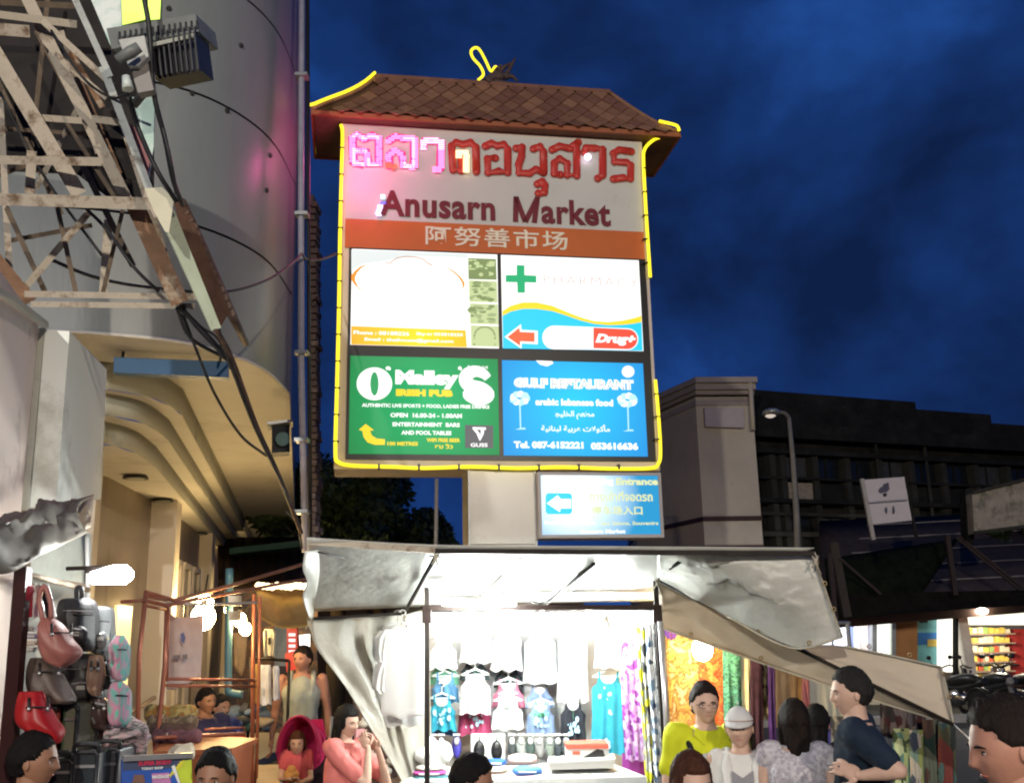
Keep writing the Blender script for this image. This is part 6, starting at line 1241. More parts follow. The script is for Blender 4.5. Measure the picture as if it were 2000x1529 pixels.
pipe((325, 1178, 6.8), (420, 1180, 7.2), (502, 1176, 7.8), r=.014, m=M_COLM); pipe((497, 1160, 7.8), (494, 1300, 7.8), (492, 1570, 7.8), r=.022); pipe((508, 1165, 8.2), (506, 1300, 8.2), (500, 1540, 8.2), r=.018); pipe((240, 1400, 6.4), (302, 1362, 6.7), r=.018, m=mat('wood_pole', (.40, .24, .12), .6)); pipe((302, 1440, 6.6), (478, 1432, 7.4), r=.016); pipe((400, 1424, 7.2), (478, 1420, 7.5), r=.012)
bp_ = thing('blue_pipe', 'thick teal blue vertical water pipe with an elbow near the seated men', 'pipe', XY(P(445, 1370, 9.5), 0)); MB().tube(spline(Q((448, 1110, 9.5), (447, 1200, 9.5), (446, 1335, 9.5), (450, 1352, 9.5), (474, 1356, 9.5)), 5), .035, 10).build('pipe', mat('teal_pipe', (.06, .14, .17), .4, .15), bp_)
for y in (1170, 1200): MB().prism(Q((445, y-7, 9.3), (466, y-7, 9.3), (466, y+12, 9.3), (447, y+12, 9.3)), V(0, .1, 0)).build('junction_box', M_SOFF, bp_)
cbn = thing('cloth_banner', 'wrinkled white cloth banner with faint blue figure hanging on the pipe frame', 'banner', P(365, 1345, 7.2))
loft(MB(), Q((330, 1196, 7.2), (350, 1206, 7.2), (398, 1200, 7.3)), Q((326, 1346, 7.2), (348, 1344, 7.2), (392, 1322, 7.3)), 20, 20, wrinkle(41, .06, 2, 3)).build('cloth', mat('pinkish_white_cloth', (.66, .56, .53), .7, .05, trans=.2), cbn, thick=.003)
for (c, m_c) in (([(352, 1238), (358, 1234), (362, 1244), (360, 1256), (354, 1252)], (.18, .20, .38)), ([(338, 1279), (352, 1278), (352, 1286), (338, 1287)], (.35, .28, .26)), ([(356, 1278), (366, 1277), (366, 1286), (356, 1287)], (.35, .28, .26))): MB().prism([P(x, y, 7.12) for x, y in c], V(0, .003, 0)).build('print', mat('faded_ink_%d' % 0 if False else 'faded_ink'+('a' if m_c[2] > .3 else 'b'), m_c, .7), cbn)
gB = 'warm bulbs in the left alley'
bulb(397, 1205, 7.4, 'largest warm bulb glowing beside the white cloth banner', .085, gB); bulb(468, 1210, 9.5, 'upper small warm bulb right of the teal pipe', .06, gB); bulb(479, 1228, 9.9, 'lower small warm bulb right of the teal pipe', .055, gB)
bulb(400, 1178, 14.5, 'added far warm bulb high in the arcade between columns', .12, gB); bulb(455, 1190, 20, 'added farthest warm bulb at the end of the arcade', .16, gB); bulb(585, 1165, 13, 'added warm bulb behind the ochre awning edge', .08, gB)  # unseen bulbs, added to warm the soffit and alley
oa = thing('ochre_awning', 'sagging ochre yellow awning over the alley stalls', 'awning', P(555, 1225, 10))
loft(MB(), Q((498, 1148, 10.5), (550, 1140, 10.8), (612, 1146, 11)), Q((506, 1205, 8.8), (550, 1226, 8.8), (612, 1222, 9)), 24, 16, wrinkle(51, .08, 3, 2, .12)).build('sheet', mat('ochre_sheet', (.50, .33, .10), .6, .15, 2, trans=.4), oa, thick=.004)
for i, x in enumerate(range(505, 610, 9)): MB().ball(P(x, 1143+((i*5) % 4), 10.2), .035, 8, 6).build('fairy_light', glow('fairy_light', (1, .75, .4), 5), oa)
MB().tube(Q((498, 1146, 10.4), (612, 1140, 10.9)), .03, 8).build('rail', M_PIPE, oa)
# racks of shirts far in the alley
sr = thing('shirt_rack', 'dark rail carrying tee shirts in the alley', 'rack', XY(P(525, 1400, 10), 0)); MB().tube(Q((490, 1283, 10), (565, 1290, 10)), .015, 8).build('rail', M_BAR, sr); MB().tube([XY(P(490, 1283, 10), 0), P(490, 1283, 10)], .015, 8).build('post', M_BAR, sr); MB().tube([XY(P(565, 1290, 10), 0), P(565, 1290, 10)], .015, 8).build('post', M_BAR, sr)
for i, (x0, x1, y0, y1, c, nm) in enumerate(((490, 500, 1295, 1372, (.45, .05, .03), 'red'), (498, 508, 1296, 1370, (.50, .30, .08), 'amber'), (505, 530, 1298, 1375, (.74, .70, .68), 'white, widest'), (532, 546, 1300, 1365, (.68, .66, .68), 'off white'), (516, 522, 1230, 1280, (.62, .55, .42), 'cream printed'))):
    hung('tee_shirt', nm+' tee shirt hanging on the alley rack', 'shirt', [(y0, x0+2, x1-2), (y0+6, x0, x1), (y0+30, x0+1, x1-1), (y1, x0, x1+1)], 9.8-.04*i, mat('tee_'+'abcde'[i], c, .8), group='tee shirts on the alley rack', folds=2, amp=.015)
ts = thing('cream_shirt', 'cream printed long shirt hanging above the tee shirt rack', 'shirt', P(526, 1280, 9.9)); garment([(1228, 518, 534), (1236, 514, 538), (1280, 515, 536)], 9.9, mat('tee_e', (.62, .55, .42), .8), ts); MB().prism(Q((524, 1245, 9.85), (529, 1245, 9.85), (529, 1258, 9.85), (524, 1258, 9.85)), V(0, -.01, 0)).build('print', M_BLK, ts)
rs2 = thing('red_signboard', 'red and white stacked price sign hanging in the alley behind the man in the vest', 'sign', P(572, 1330, 11))
MB().prism(Q((560, 1226, 11), (580, 1226, 11), (582, 1300, 11), (560, 1300, 11)), V(0, .08, 0)).build('board', mat('sign_red_board', (.5, .04, .03), .5), rs2)
for i in range(5): MB().prism(Q((564, 1236+i*11, 10.98), (577, 1236+i*11, 10.98), (577, 1242+i*11, 10.98), (564, 1242+i*11, 10.98)), V(0, -.01, 0)).build('label_strip', glow('strip_white', (.9, .9, 1), .9), rs2)
MB().prism(Q((556, 1276, 10.9), (576, 1270, 10.9), (582, 1305, 10.9), (560, 1312, 10.9)), V(0, .08, 0)).build('board', glow('red_lit_board', (.8, .05, .03), .8), rs2)
lw = thing('lit_window_sign', 'bright white lit box sign at the end of the alley beside the grey curtain', 'sign', P(592, 1250, 12)); MB().prism(Q((584, 1240, 12), (602, 1238, 12), (602, 1262, 12), (586, 1264, 12)), V(0, .1, 0)).build('lit_face', glow('white_sign_light', (1, .97, .85), 3), lw)
# dark clutter and stall counters of the alley
ac = thing('alley_stall', 'dark open stall with brown cloth drapes at the end of the alley', 'stall', XY(P(520, 1400, 13), 0))
MB().prism(Q((440, 1150, 13.5), (620, 1150, 13.5), (620, 1430, 13.5), (440, 1430, 13.5)), V(0, .1, 0)).build('back_cloth', pattern('alley_back', [(.10, .06, .045), (.06, .05, .05), (.16, .09, .05), (.05, .04, .045)], 3.5, kind='noise'), ac)
MB().prism(Q((536, 1200, 12.5), (562, 1200, 12.5), (562, 1300, 12.5), (536, 1300, 12.5)), V(0, .1, 0)).build('grey_cloth', mat('alley_grey', (.20, .21, .20), .8), ac)
loft(MB(), Q((456, 1235, 11.5), (470, 1236, 11.5), (484, 1240, 11.5)), Q((458, 1300, 11.5), (470, 1320, 11.5), (478, 1305, 11.5)), 12, 10, wrinkle(61, .05)).build('hanging_drape', mat('alley_tan', (.40, .26, .13), .7), ac, thick=.004)
rcl = random.Random(6)
GW = ['at the far left', 'near the bench', 'under the pipe elbow', 'behind the bench', 'at the pile foot', 'on top of the heap', 'beside the pipe frame', 'near the shirt rack', 'below the red shirt', 'half behind a pipe', 'in the heap middle', 'at the heap edge', 'low by the ledge', 'high at the back', 'beside the white shirt', 'at the far right', 'near the curtain top', 'by the woman’s elbow', 'next to the curtain edge', 'on the upper row', 'on the second row', 'on the third row', 'in the middle row', 'on the lowest row', 'beside the strap', 'near the table corner']
for i in range(16):
    x, y, Y = rcl.uniform(452, 545), rcl.uniform(1385, 1425), rcl.uniform(9.6, 11); c = rcl.choice([(.35, .05, .04), (.05, .05, .06), (.10, .14, .2), (.4, .3, .2), (.04, .10, .10)]); mb = MB().ball(P(x, y, Y), (.09, .07, .05), 12, 8)
    for v in mb.v: v += V(fnz(v, 11), fnz(v, 11, 1), fnz(v, 11, 2))*.04
    t = thing('goods_bundle', {.35: 'dull red', .05: 'blackish', .10: 'slate blue', .4: 'khaki', .04: 'dark teal'}[c[0]]+' bundle '+GW[i]+' in the dim alley pile', 'goods', P(x, y+8, Y), 'dim goods piled in the alley'); mb.build('cloth', mat('goods_%d' % 0 if False else 'goods_'+'abcde'[[(.35, .05, .04), (.05, .05, .06), (.10, .14, .2), (.4, .3, .2), (.04, .10, .10)].index(c)], c, .7, .3, 15), t)
# table with goods behind the pink woman, behind the curtain
for i in range(26):
    x, y, Y = rcl.uniform(702, 770), rcl.uniform(1400, 1529), rcl.uniform(8.0, 8.8)
    if x > 700+(y-1370)*.55: continue
    c = rcl.choice([(.45, .04, .04), (.06, .05, .05), (.35, .22, .10), (.5, .45, .38), (.10, .06, .05)]); t = thing('souvenir', {.45: 'red', .06: 'black', .35: 'amber', .5: 'cream', .10: 'brown'}[c[0]]+' souvenir '+GW[i]+' behind the woman in pink', 'souvenir', P(x, y+6, Y), 'souvenirs behind the woman in pink')
    mb = MB().ball(P(x, y, Y), (.045, .04, .03), 10, 7); mb.tube([P(x, y, Y), P(x, y, Y)+V(0, 0, .05)], [.02, .008], 8); mb.build('body', mat('souvenir_'+'abcde'[[(.45, .04, .04), (.06, .05, .05), (.35, .22, .10), (.5, .45, .38), (.10, .06, .05)].index(c)], c, .5, .3, 20), t)
ds = thing('souvenir_table', 'dark souvenir display slanting behind the woman in pink', 'table', XY(P(730, 1500, 9), 0)); MB().prism(Q((690, 1360, 9.2), (800, 1380, 9.2), (800, 1600, 8.8), (680, 1600, 8.8)), V(0, .1, 0)).build('display_board', pattern('souvenir_board', [(.05, .035, .03), (.12, .05, .04), (.03, .03, .03), (.2, .12, .08)], 8, kind='noise'), ds)
# rolled textiles, red tray, cabinet
for i, (x0, x1, y, r_, cs, lb) in enumerate(((285, 382, 1392, .055, [(.62, .42, .12), (.55, .20, .06), (.30, .30, .10), (.66, .50, .20)], 'thick yellow and orange patterned textile roll on top'), (290, 384, 1408, .05, [(.30, .20, .12), (.15, .10, .07), (.4, .3, .2), (.2, .16, .1)], 'brown patterned textile roll in the middle'), (296, 380, 1424, .05, [(.10, .07, .06), (.16, .10, .08)], 'dark brown textile roll'), (300, 392, 1436, .045, [(.06, .04, .05), (.25, .12, .14)], 'dark plum textile roll at the bottom'))):
    t = thing('textile_roll', lb+' of the pile beside the seated men', 'textile', P((x0+x1)/2, y+8, 6.9), 'textile rolls beside the seated men'); a, b = P(x0, y, 6.9-.03*i), P(x1, y+2, 6.9-.03*i); pts = [a.lerp(b, k/14) for k in range(15)]
    mb = MB().tube(pts, [r_*(.8 if k in (0, 14) else 1+.08*math.sin(k*1.7)) for k in range(15)], 14)
    for v in mb.v: v += V(0, fnz(v, 12), fnz(v, 12, 1))*.012
    mb.build('roll', pattern('roll_'+'abcd'[i], cs, 14, kind='noise'), t); MB().tube([pts[4], pts[4]+V(.02, 0, 0)], r_*1.08, 14).build('tie', M_TAN, t)
cab = thing('orange_counter', 'orange wooden counter cabinet in front of the copper pipes', 'counter', XY(P(420, 1529, 6.6), 0)); M_OW = mat('orange_counter_wood', (.34, .10, .04), .45, .12, 2, stretch=(6, 1, 1))
z1 = P(420, 1458, 6.8).z; A_, B_, C_, D_ = P(300, 1475, 6.3), P(452, 1475, 6.4), P(503, 1462, 7.0), P(330, 1445, 7.4)
MB().prism([XY(A_, z1), XY(B_, z1), XY(C_, z1), XY(D_, z1)], V(0, 0, .03)).build('top', M_OW, cab)
MB().prism([XY(p, .02) for p in (A_+V(.03, .03, 0), B_+V(-.02, .03, 0), C_+V(-.03, -.02, 0), D_+V(.03, -.03, 0))], V(0, 0, z1-.02)).build('carcass', M_OW, cab)
rtr = thing('red_tray', 'bright red cloth lined tray on the orange counter', 'tray', P(350, 1450, 6.9)); MB().prism(Q((298, 1440, 7.0), (380, 1446, 7.1), (396, 1456, 6.9), (300, 1458, 6.8)), V(0, 0, -.04)).build('tray', mat('red_lining', (.55, .04, .025), .5, .15), rtr); MB().tube(Q((296, 1436, 7.0), (340, 1442, 7.05), (400, 1448, 7.1), (478, 1440, 7.4)), .02, 8).build('rim', mat('red_lining', (.5, .04, .02)), rtr)
cs_ = thing('cream_cloth_bundle', 'crumpled cream cloth bundle lying on the orange counter', 'cloth', P(352, 1478, 6.2)); mb = MB().ball(P(352, 1470, 6.2), (.085, .07, .045), 20, 14)
for v in mb.v: v += V(fnz(v, 13), fnz(v, 13, 1), fnz(v, 13, 2))*.04
mb.build('cloth', mat('cream_cloth', (.62, .55, .42), .8), cs_)
stp = thing('tiled_ledge', 'low beige tiled ledge between the counter and the stroller', 'ledge', XY(P(520, 1500, 8), 0)); 
for i in range(4): MB().prism([XY(P(502, 1500, 7.6+.4*i), 0), XY(P(548, 1500, 7.6+.4*i), 0), XY(P(548, 1500, 7.985+.4*i), 0), XY(P(502, 1500, 7.985+.4*i), 0)], V(0, 0, .9-.01*i)).build('tile', mat('beige_tile', (.48, .36, .22), .5, .12, 3), stp)

# ================================================================ PEOPLE
def remesh(mb, vox, smooth=3):
    """fuse overlapping closed shapes into one continuous skin"""
    me = bpy.data.meshes.new('r'); me.from_pydata([tuple(v) for v in mb.v], [], mb.f); me.update()
    o = bpy.data.objects.new('r', me); COL.objects.link(o)
    md = o.modifiers.new('r', 'REMESH'); md.mode = 'VOXEL'; md.voxel_size = vox; md.use_smooth_shade = True
    ms = o.modifiers.new('s', 'SMOOTH'); ms.iterations = smooth; ms.factor = .5
    bpy.context.view_layer.update()
    r = bpy.data.meshes.new_from_object(o.evaluated_get(bpy.context.evaluated_depsgraph_get()))
    bpy.data.objects.remove(o); bpy.data.meshes.remove(me)
    out = MB(); out.add([v.co.copy() for v in r.vertices], [list(p.vertices) for p in r.polygons], 0, True); bpy.data.meshes.remove(r); return out
def limb(mb, pts, rad, n=10):
    q = spline(pts, 3) if len(pts) > 2 else [Vector(p) for p in pts]; k = len(q)
    rr = []
    for i in range(k):
        t = i/(k-1)*(len(rad)-1); a = int(min(t, len(rad)-2)); f = t-a; rr.append(rad[a]*(1-f)+rad[a+1]*f)
    mb.tube(q, rr, n); mb.ball(q[0], rr[0], n, 6); mb.ball(q[-1], rr[-1], n, 6)
def torso(mb, st, n=18):
    """stations (centre, half width, half depth) stacked into a closed trunk"""
    vs = []; k = len(st)
    for c, rx, ry in st:
        for j in range(n): a = 2*PI*j/n; vs.append(Vector(c)+V(rx*math.copysign(abs(math.cos(a))**.85, math.cos(a)), ry*math.sin(a), 0))
    fs = [(i*n+j, i*n+(j+1) % n, (i+1)*n+(j+1) % n, (i+1)*n+j) for i in range(k-1) for j in range(n)]
    fs += [[j for j in reversed(range(n))], [(k-1)*n+j for j in range(n)]]
    mb.add(vs, fs, 0, True)
def head_mesh(fem=False, child=False, nu=56, nv=44):
    """head in units of its half height: face towards -Y, centre at the origin"""
    vs = []; fs = []
    for i in range(nv+1):
        th = PI*i/nv
        for j in range(nu):
            ph = 2*PI*j/nu; d = V(math.sin(th)*math.cos(ph), math.sin(th)*math.sin(ph), math.cos(th))
            x, y, z = d
            rx, ry, rz = .66, .80, 1.0
            X, Y, Z = x*rx, y*ry, z*rz
            if z < 0:
                k = (-z)**1.3; X *= 1-(.36 if not child else .30)*k; Y *= 1-.22*k
                if y > 0: Y *= 1-.45*k
                Y -= .10*k
            if y > 0: Y *= 1.12
            if y < 0: Y *= .97-.05*max(0, z)
            fr = max(0, -y)
            g = lambda cx, cz, sx, sz: math.exp(-((X-cx)/sx)**2-((Z-cz)/sz)**2)
            if y < 0:
                n_ = g(0, -.18, .085, .17)*.11 + g(0, -.27, .12, .07)*.12 + g(0, .0, .06, .12)*.04
                Y -= n_*fr
                for s in (-1, 1): Y += g(.25*s, -.02, .15, .09)*.075*fr - g(.27*s, .12, .18, .06)*.035*fr - g(.36*s, -.22, .16, .14)*.03*fr
                Y -= g(0, -.49, .20, .075)*.055*fr; Y += g(0, -.49, .22, .018)*.03*fr; Y += g(0, -.61, .16, .05)*.03*fr; Y -= g(0, -.80, .16, .12)*.06*fr
            vs.append(V(X, Y, Z))
    for i in range(nv):
        for j in range(nu): fs.append((i*nu+j, (i+1)*nu+j, (i+1)*nu+(j+1) % nu, i*nu+(j+1) % nu))
    return vs, fs
def skin_mat(n, c): return mat('skin_'+n, c, .5, .07, 14, .06, 80, spec=.35)
SKINS = {'tan': (.44, .24, .15), 'brown': (.30, .15, .09), 'light': (.56, .36, .27), 'ruddy': (.46, .22, .15)}
def hair_mat(n):
    c = {'black': (.006, .005, .005), 'dark': (.014, .009, .007), 'brown': (.04, .02, .012), 'grey': (.02, .018, .017), 'reddish': (.06, .022, .012)}[n]
    return mat('hair_'+n, c, .65, .4, 40, .5, 90, spec=.15, stretch=(3, 3, .5))
def rotz(v, a): return Matrix.Rotation(a, 3, 'Z')@Vector(v)
def person(label, px, py_top, Y, H, face, skin='tan', hair='black', hstyle='short', top=None, top_m=None, bot_m=None, look=0, tilt=0, pose='stand', arms=None, fem=False, child=False, sleeves=.5, glasses=False, vox=.013, headscale=1.0, group=None, lean=0, fine_hands=False, belly=0, extra=None):
    """px, py_top: where the crown of the head is seen; H: stature; face: compass of the body, 0 = to the camera, + = to the right of the photo"""
    s = H/1.7; crown = P(px, py_top, Y); base = XY(crown, crown.z-H if pose == 'stand' else crown.z-H)
    if pose == 'stand': base.z = min(0, 0) if abs(base.z) < .0001 else 0
    t = thing('person', label, 'person', base, group, face)
    top_z = crown.z - base.z
    kz = top_z/1.7 if pose != 'child_sit' else s
    k = s
    sm = skin_mat(skin, SKINS[skin]); tm_ = top_m; bm = bot_m or mat('dark_trousers', (.03, .032, .04), .8, .2)
    off = top_z-1.70*k  # feet gap when a figure's crown is higher than its stature: sits or stands on something
    def J(x, y, z): return V(x*k, y*k, z*k+off)
    hk = (.118 if not child else .122)*k*headscale
    hc = J(0, -.02+lean*-.3, 1.70)-V(0, 0, hk*1.0)
    sw = .185 if not fem else .16
    if child: sw = .15
    neck = J(0, .0+lean*-.22, 1.47); chest = J(0, 0+lean*-.15, 1.30); waist = J(0, 0, 1.08); hip = J(0, 0, .93)
    sh = {sd: J(sd*sw, .0+lean*-.2, 1.405) for sd in (-1, 1)}
    A = {sd: [J(sd*(sw+.055), .02, 1.12), J(sd*(sw+.075), -.05, .87), J(sd*(sw+.07), -.08, .79)] for sd in (-1, 1)}
    if arms:
        for sd, q in arms.items(): A[sd] = [J(*p) for p in q]
    if pose == 'stand': Lg = {sd: [J(sd*.095, 0, .92), J(sd*.10, -.02, .50), J(sd*.105, .03, .09), J(sd*.115, -.11, .045)] for sd in (-1, 1)}
    else: Lg = {sd: [J(sd*.10, 0, .93), J(sd*.14, -.42, .96), J(sd*.13, -.46, .52), J(sd*.13, -.58, .48)] for sd in (-1, 1)}
    fm = .92 if fem else 1.0
    st = [(J(0, 0, .86), .13*k, .10*k), (J(0, 0, .94), (.165 if fem else .155)*k, .115*k), (J(0, -.01-belly*.3, 1.06), (.13 if fem else .145)*k*(1+belly), (.10+belly*.3)*k), (J(0, lean*-.1, 1.18), .145*k*fm*(1+belly*.5), .105*k), (J(0, lean*-.15, 1.30), .168*k*fm, .112*k), (J(0, lean*-.2, 1.39), .155*k*fm, .09*k), (J(0, lean*-.2, 1.45), .085*k, .065*k)]
    mb = MB(); torso(mb, st)
    limb(mb, [neck-V(0, 0, .06*k), hc-V(0, -.012*k, hk*.45)], [.062*k*fm, .056*k*fm])
    for sd in (-1, 1):
        e_, w_, h_ = A[sd]; limb(mb, [sh[sd], (sh[sd]+e_)/2, e_], [.052*k*fm, .047*k*fm, .038*k*fm]); limb(mb, [e_, e_.lerp(w_, .4), w_], [.039*k*fm, .037*k*fm, .024*k*fm])
        l = Lg[sd]; limb(mb, [l[0], l[1]], [.088*k, .056*k]); limb(mb, [l[1], l[1].lerp(l[2], .35), l[2]], [.056*k, .054*k, .036*k]); limb(mb, [l[2], l[3]], [.038*k, .032*k])
    body = remesh(mb, vox*max(.6, k))
    # hands with five fingers
    for sd in (-1, 1):
        e_, w_, h_ = A[sd]; d = (h_-w_).normalized(); hb_ = MB()
        side = V(0, -1, 0)-d*V(0, -1, 0).dot(d); side = side.normalized() if side.length > .1 else V(1, 0, 0); nrm = d.cross(side)
        pc2 = w_+d*.045*k; hb_.ball(w_+d*.01*k, (.024*k,)*3, 10, 7)
        M3 = Matrix((side, nrm, d)).transposed(); hb_.ball(pc2, (.040*k, .016*k, .050*k), 14, 10, 0, M3)
        curl = nrm*(-sd)
        for f_, (o_, ln) in enumerate(((.030, .068), (.010, .078), (-.011, .073), (-.030, .058))):
            b_ = pc2+side*o_*k+d*.036*k; m1 = b_+d*ln*.42*k+curl*.004*k+side*o_*.15*k; m2 = m1+d*ln*.32*k+curl*.016*k; m3 = m2+d*ln*.2*k+curl*.022*k
            limb(hb_, [b_, m1, m2, m3], [.0092*k, .0085*k, .0078*k, .0065*k], 7)
        tb_ = pc2+side*.030*k-d*.028*k; limb(hb_, [tb_, tb_+side*.026*k+d*.02*k+curl*.008*k, tb_+side*.034*k+d*.045*k+curl*.018*k], [.013*k, .0105*k, .008*k], 7)
        hm = remesh(hb_, .0045*k, 1); body.add(hm.v, hm.f, 0, True)
    # head
    hv, hf = head_mesh(fem, child)
    R = Euler((tilt, 0, 0), 'XYZ').to_matrix(); R = Matrix.Rotation(look, 3, 'Z')@R
    def HD(p): return hc+R@(Vector(p)*hk)
    body.add([HD(p) for p in hv], hf, 0, True)
    for sd in (-1, 1):
        body.ball(HD((sd*.665, .06, -.08)), (.05*hk, .13*hk, .19*hk), 10, 8, 0, R)
    # lips as a second material on the same skin
    li = MB()
    bo = body.build('body', [sm], t, local=True)
    def face_pt(x, z, o=0.0):
        best = None
        for p in hv:
            if p.y < 0:
                d = (p.x-x)**2+(p.z-z)**2
                if best is None or d < best[0]: best = (d, p)
        return V(x, best[1].y-o, z)
    lm = mat('lips_'+skin, tuple(c*f for c, f in zip(SKINS[skin], (.9, .55, .6))), .45)
    l = MB(); c = face_pt(0, -.49, -.015)
    l.tube([HD(c+V(x, .02*abs(x)/.15*1.2, -.012*abs(x)/.15)) for x in (-.19, -.10, 0, .10, .19)], [.010*hk, .035*hk, .045*hk, .035*hk, .010*hk], 8, flat=(R@V(0, 0, 1), .7)); l.build('mouth', lm, t, local=True)
    for sd in (-1, 1):
        c = face_pt(sd*.25, -.02, -.07)
        e1 = MB().ball(HD(c), (.105*hk, .075*hk, .058*hk), 12, 8, 0, R).build('eye', mat('eye_white', (.55, .50, .47), .25, .03), t, local=True)
        MB().ball(HD(c+V(0, -.052, -.004)), (.045*hk, .03*hk, .045*hk), 10, 7, 0, R).build('iris', mat('iris_dark', (.012, .008, .006), .15), e1, local=True)
        lid = MB().tube([HD(c+V(sd*x, -.066+.4*x*x, .05-.9*x*x)) for x in (-.12, -.06, 0, .06, .125)], .012*hk, 6); lid.build('eyelid', hair_mat('black'), e1, local=True)
        MB().tube([HD(face_pt(sd*x, z, .012)) for x, z in ((.12, .10), (.20, .135), (.30, .135), (.40, .09))], [.014*hk, .026*hk, .024*hk, .010*hk], 7).build('eyebrow', hair_mat('black'), t, local=True)
    if glasses:
        g = MB()
        for sd in (-1, 1):
            c = face_pt(sd*.26, -.03, .10); ring = [HD(c+V(.19*math.cos(a), .03*abs(math.cos(a)), .12*math.sin(a))) for a in [2*PI*j/16 for j in range(17)]]; g.tube(ring, .014*hk, 6); g.tube([HD(c+V(sd*.19, .03, .03)), HD((sd*.67, .05, .02))], .014*hk, 6)
        g.tube([HD(face_pt(-.08, -.01, .10)), HD(face_pt(.08, -.01, .10))], .014*hk, 6); g.build('glasses', mat('glasses_frame', (.02, .015, .02), .25), t, local=True)
    # hair
    hm_ = hair_mat(hair); hb_ = MB(); keep = {}
    vs = []; rr = random.Random(hash(label) % 1000 if False else len(label))
    zf = .50 if hstyle != 'fringe' else .30
    for p in hv:
        th = .075 + .05*max(0, p.z) + (.03 if p.y > 0 else 0); n_ = p.normalized()
        j = fnz((p.x*5, p.y*5, p.z*2.2), 1, len(label))*.05+fnz((p.x*22, p.y*22, p.z*4), 1, 3)*.045
        vs.append(p+n_*(th+j))
    def hairy(p):
        if hstyle == 'cap' and p.z > .34: return False
        lim = zf - .25*min(1, abs(p.x)/.6) if p.y < -.12 else None
        if hstyle in ('long', 'bob'):
            if p.y < -.05: return p.z > zf-.10+.0*abs(p.x) or (abs(p.x) > .52 and p.z > -.9)
            return p.z > -.95
        if p.y < -.12:
            return p.z > lim+.06 if abs(p.x) < .5 else p.z > .02+.25*(-p.y-.12)*3
        if p.y < .10: return p.z > .02 if abs(p.x) > .3 else p.z > .3
        return p.z > -.55+.12*(1-min(1, p.y/.6))
    idx = {}; fv = []; ff = []
    hf2 = [f for f in hf if sum(hairy(hv[i]) for i in f) >= 3]
    used = sorted({i for f in hf2 for i in f}); idx = {i: n for n, i in enumerate(used)}
    # border vertices drop to the scalp so the hair has thickness at its edge
    cnt_ = {}
    for f in hf2:
        for a, b in zip(f, f[1:]+f[:1]): cnt_[tuple(sorted((a, b)))] = cnt_.get(tuple(sorted((a, b))), 0)+1
    bord = {i for e2, c2 in cnt_.items() if c2 == 1 for i in e2}
    hb_.add([HD(hv[i]*.985 if i in bord and hv[i].z < .98 else vs[i]) for i in used], [[idx[i] for i in f] for f in hf2], 0, True)
    if hstyle in ('long', 'longwavy', 'bob', 'pony'):
        ln = {'long': 2.9, 'longwavy': 2.9, 'bob': 1.3, 'pony': 1.7}[hstyle]
        wv = .16 if hstyle == 'long' else .05; m2 = MB()
        cols_ = [(-.50, .35), (-.34, .62), (-.12, .74), (.12, .74), (.34, .62), (.50, .35)] if hstyle != 'pony' else [(-.12, .85), (.12, .85), (0, .95)]
        for i, (x, y) in enumerate(cols_):
            pts = []; 
            for j in range(9):
                u = j/8; pts.append(HD((x*(1-.15*u)+wv*.4*math.sin(u*9+i), y+.12*math.sin(u*3)-.10*u+wv*.3*math.cos(u*8+i*2), .35-u*ln)))
            m2.tube(pts, [.20*hk*(1-.35*j/8) for j in range(9)], 8)
        if hstyle in ('long', 'bob'):
            for sd in (-1, 1): m2.tube([HD((sd*.62, .0-.02, .35)), HD((sd*.70, -.05, -.1)), HD((sd*.68, -.02, -.7)), HD((sd*.58, .0, -1.1 if hstyle == 'bob' else -1.9))], [.13*hk, .15*hk, .14*hk, .07*hk], 8)
        r2 = remesh(m2, .010*k, 2)
        for v in r2.v: v += V(fnz((v.x*60, v.y*60, v.z*9), 1, 1), fnz((v.x*60, v.y*60, v.z*9), 1, 2), 0)*.011*k
        hb_.add(r2.v, r2.f, 0, True)
    hb_.build('hair', hm_, t, local=True)
    # clothes
    def noisy(r_, a, f=7):
        for v in r_.v: 
            n0 = fnz((v.x*f, v.y*f, v.z*f*.6), 1, len(label)); n1 = fnz((v.x*f*2.4, v.y*f*2.4, v.z*f*1.6), 1, 5); v += V(v.x, v.y, 0).normalized()*(n0+.5*n1)*a
        return r_
    ex = .020*k
    if tm_:
        m3 = MB(); s2 = [(c_-V(0, 0, .0), rx+ex, ry+ex) for c_, rx, ry in st[(1 if top != 'tucked' else 2):6]]
        s2 = [(s2[0][0]-V(0, 0, .06*k), s2[0][1]+.008, s2[0][2]+.008)]+s2+[(J(0, lean*-.2, 1.435), (.11 if top != 'vest' else .085)*k, .078*k)]
        if top == 'vest': s2 = [(c_, rx*(.98 if c_.z < 1.33*k+off else .70), ry) for c_, rx, ry in s2]
        torso(m3, s2)
        if top != 'vest':
            for sd in (-1, 1):
                e_, w_, h_ = A[sd]
                if sleeves <= 1.0: limb(m3, [sh[sd]+V(-sd*.03*k, 0, .004*k), sh[sd]+V(0, 0, .002*k), sh[sd].lerp(e_, max(.12, sleeves))], [.078*k, .074*k, .064*k])
                else: limb(m3, [sh[sd]+V(-sd*.02*k, 0, 0), e_], [.064*k, .054*k]); limb(m3, [e_, e_.lerp(w_, min(1, sleeves-1))], [.052*k, .040*k])
        if top == 'dress_long': pass
        noisy(remesh(m3, .012*k, 3), .018*k, 9).build({'vest': 'vest', 'cardigan': 'cardigan'}.get(top, 'shirt'), tm_, t, local=True)
        cn = MB(); cn.tube([J(0, lean*-.2-.005, 1.45)+V(.078*k*math.cos(a), .068*k*math.sin(a), -.022*k*max(0, -math.sin(a))) for a in [2*PI*j/20 for j in range(21)]], .010*k, 6); 
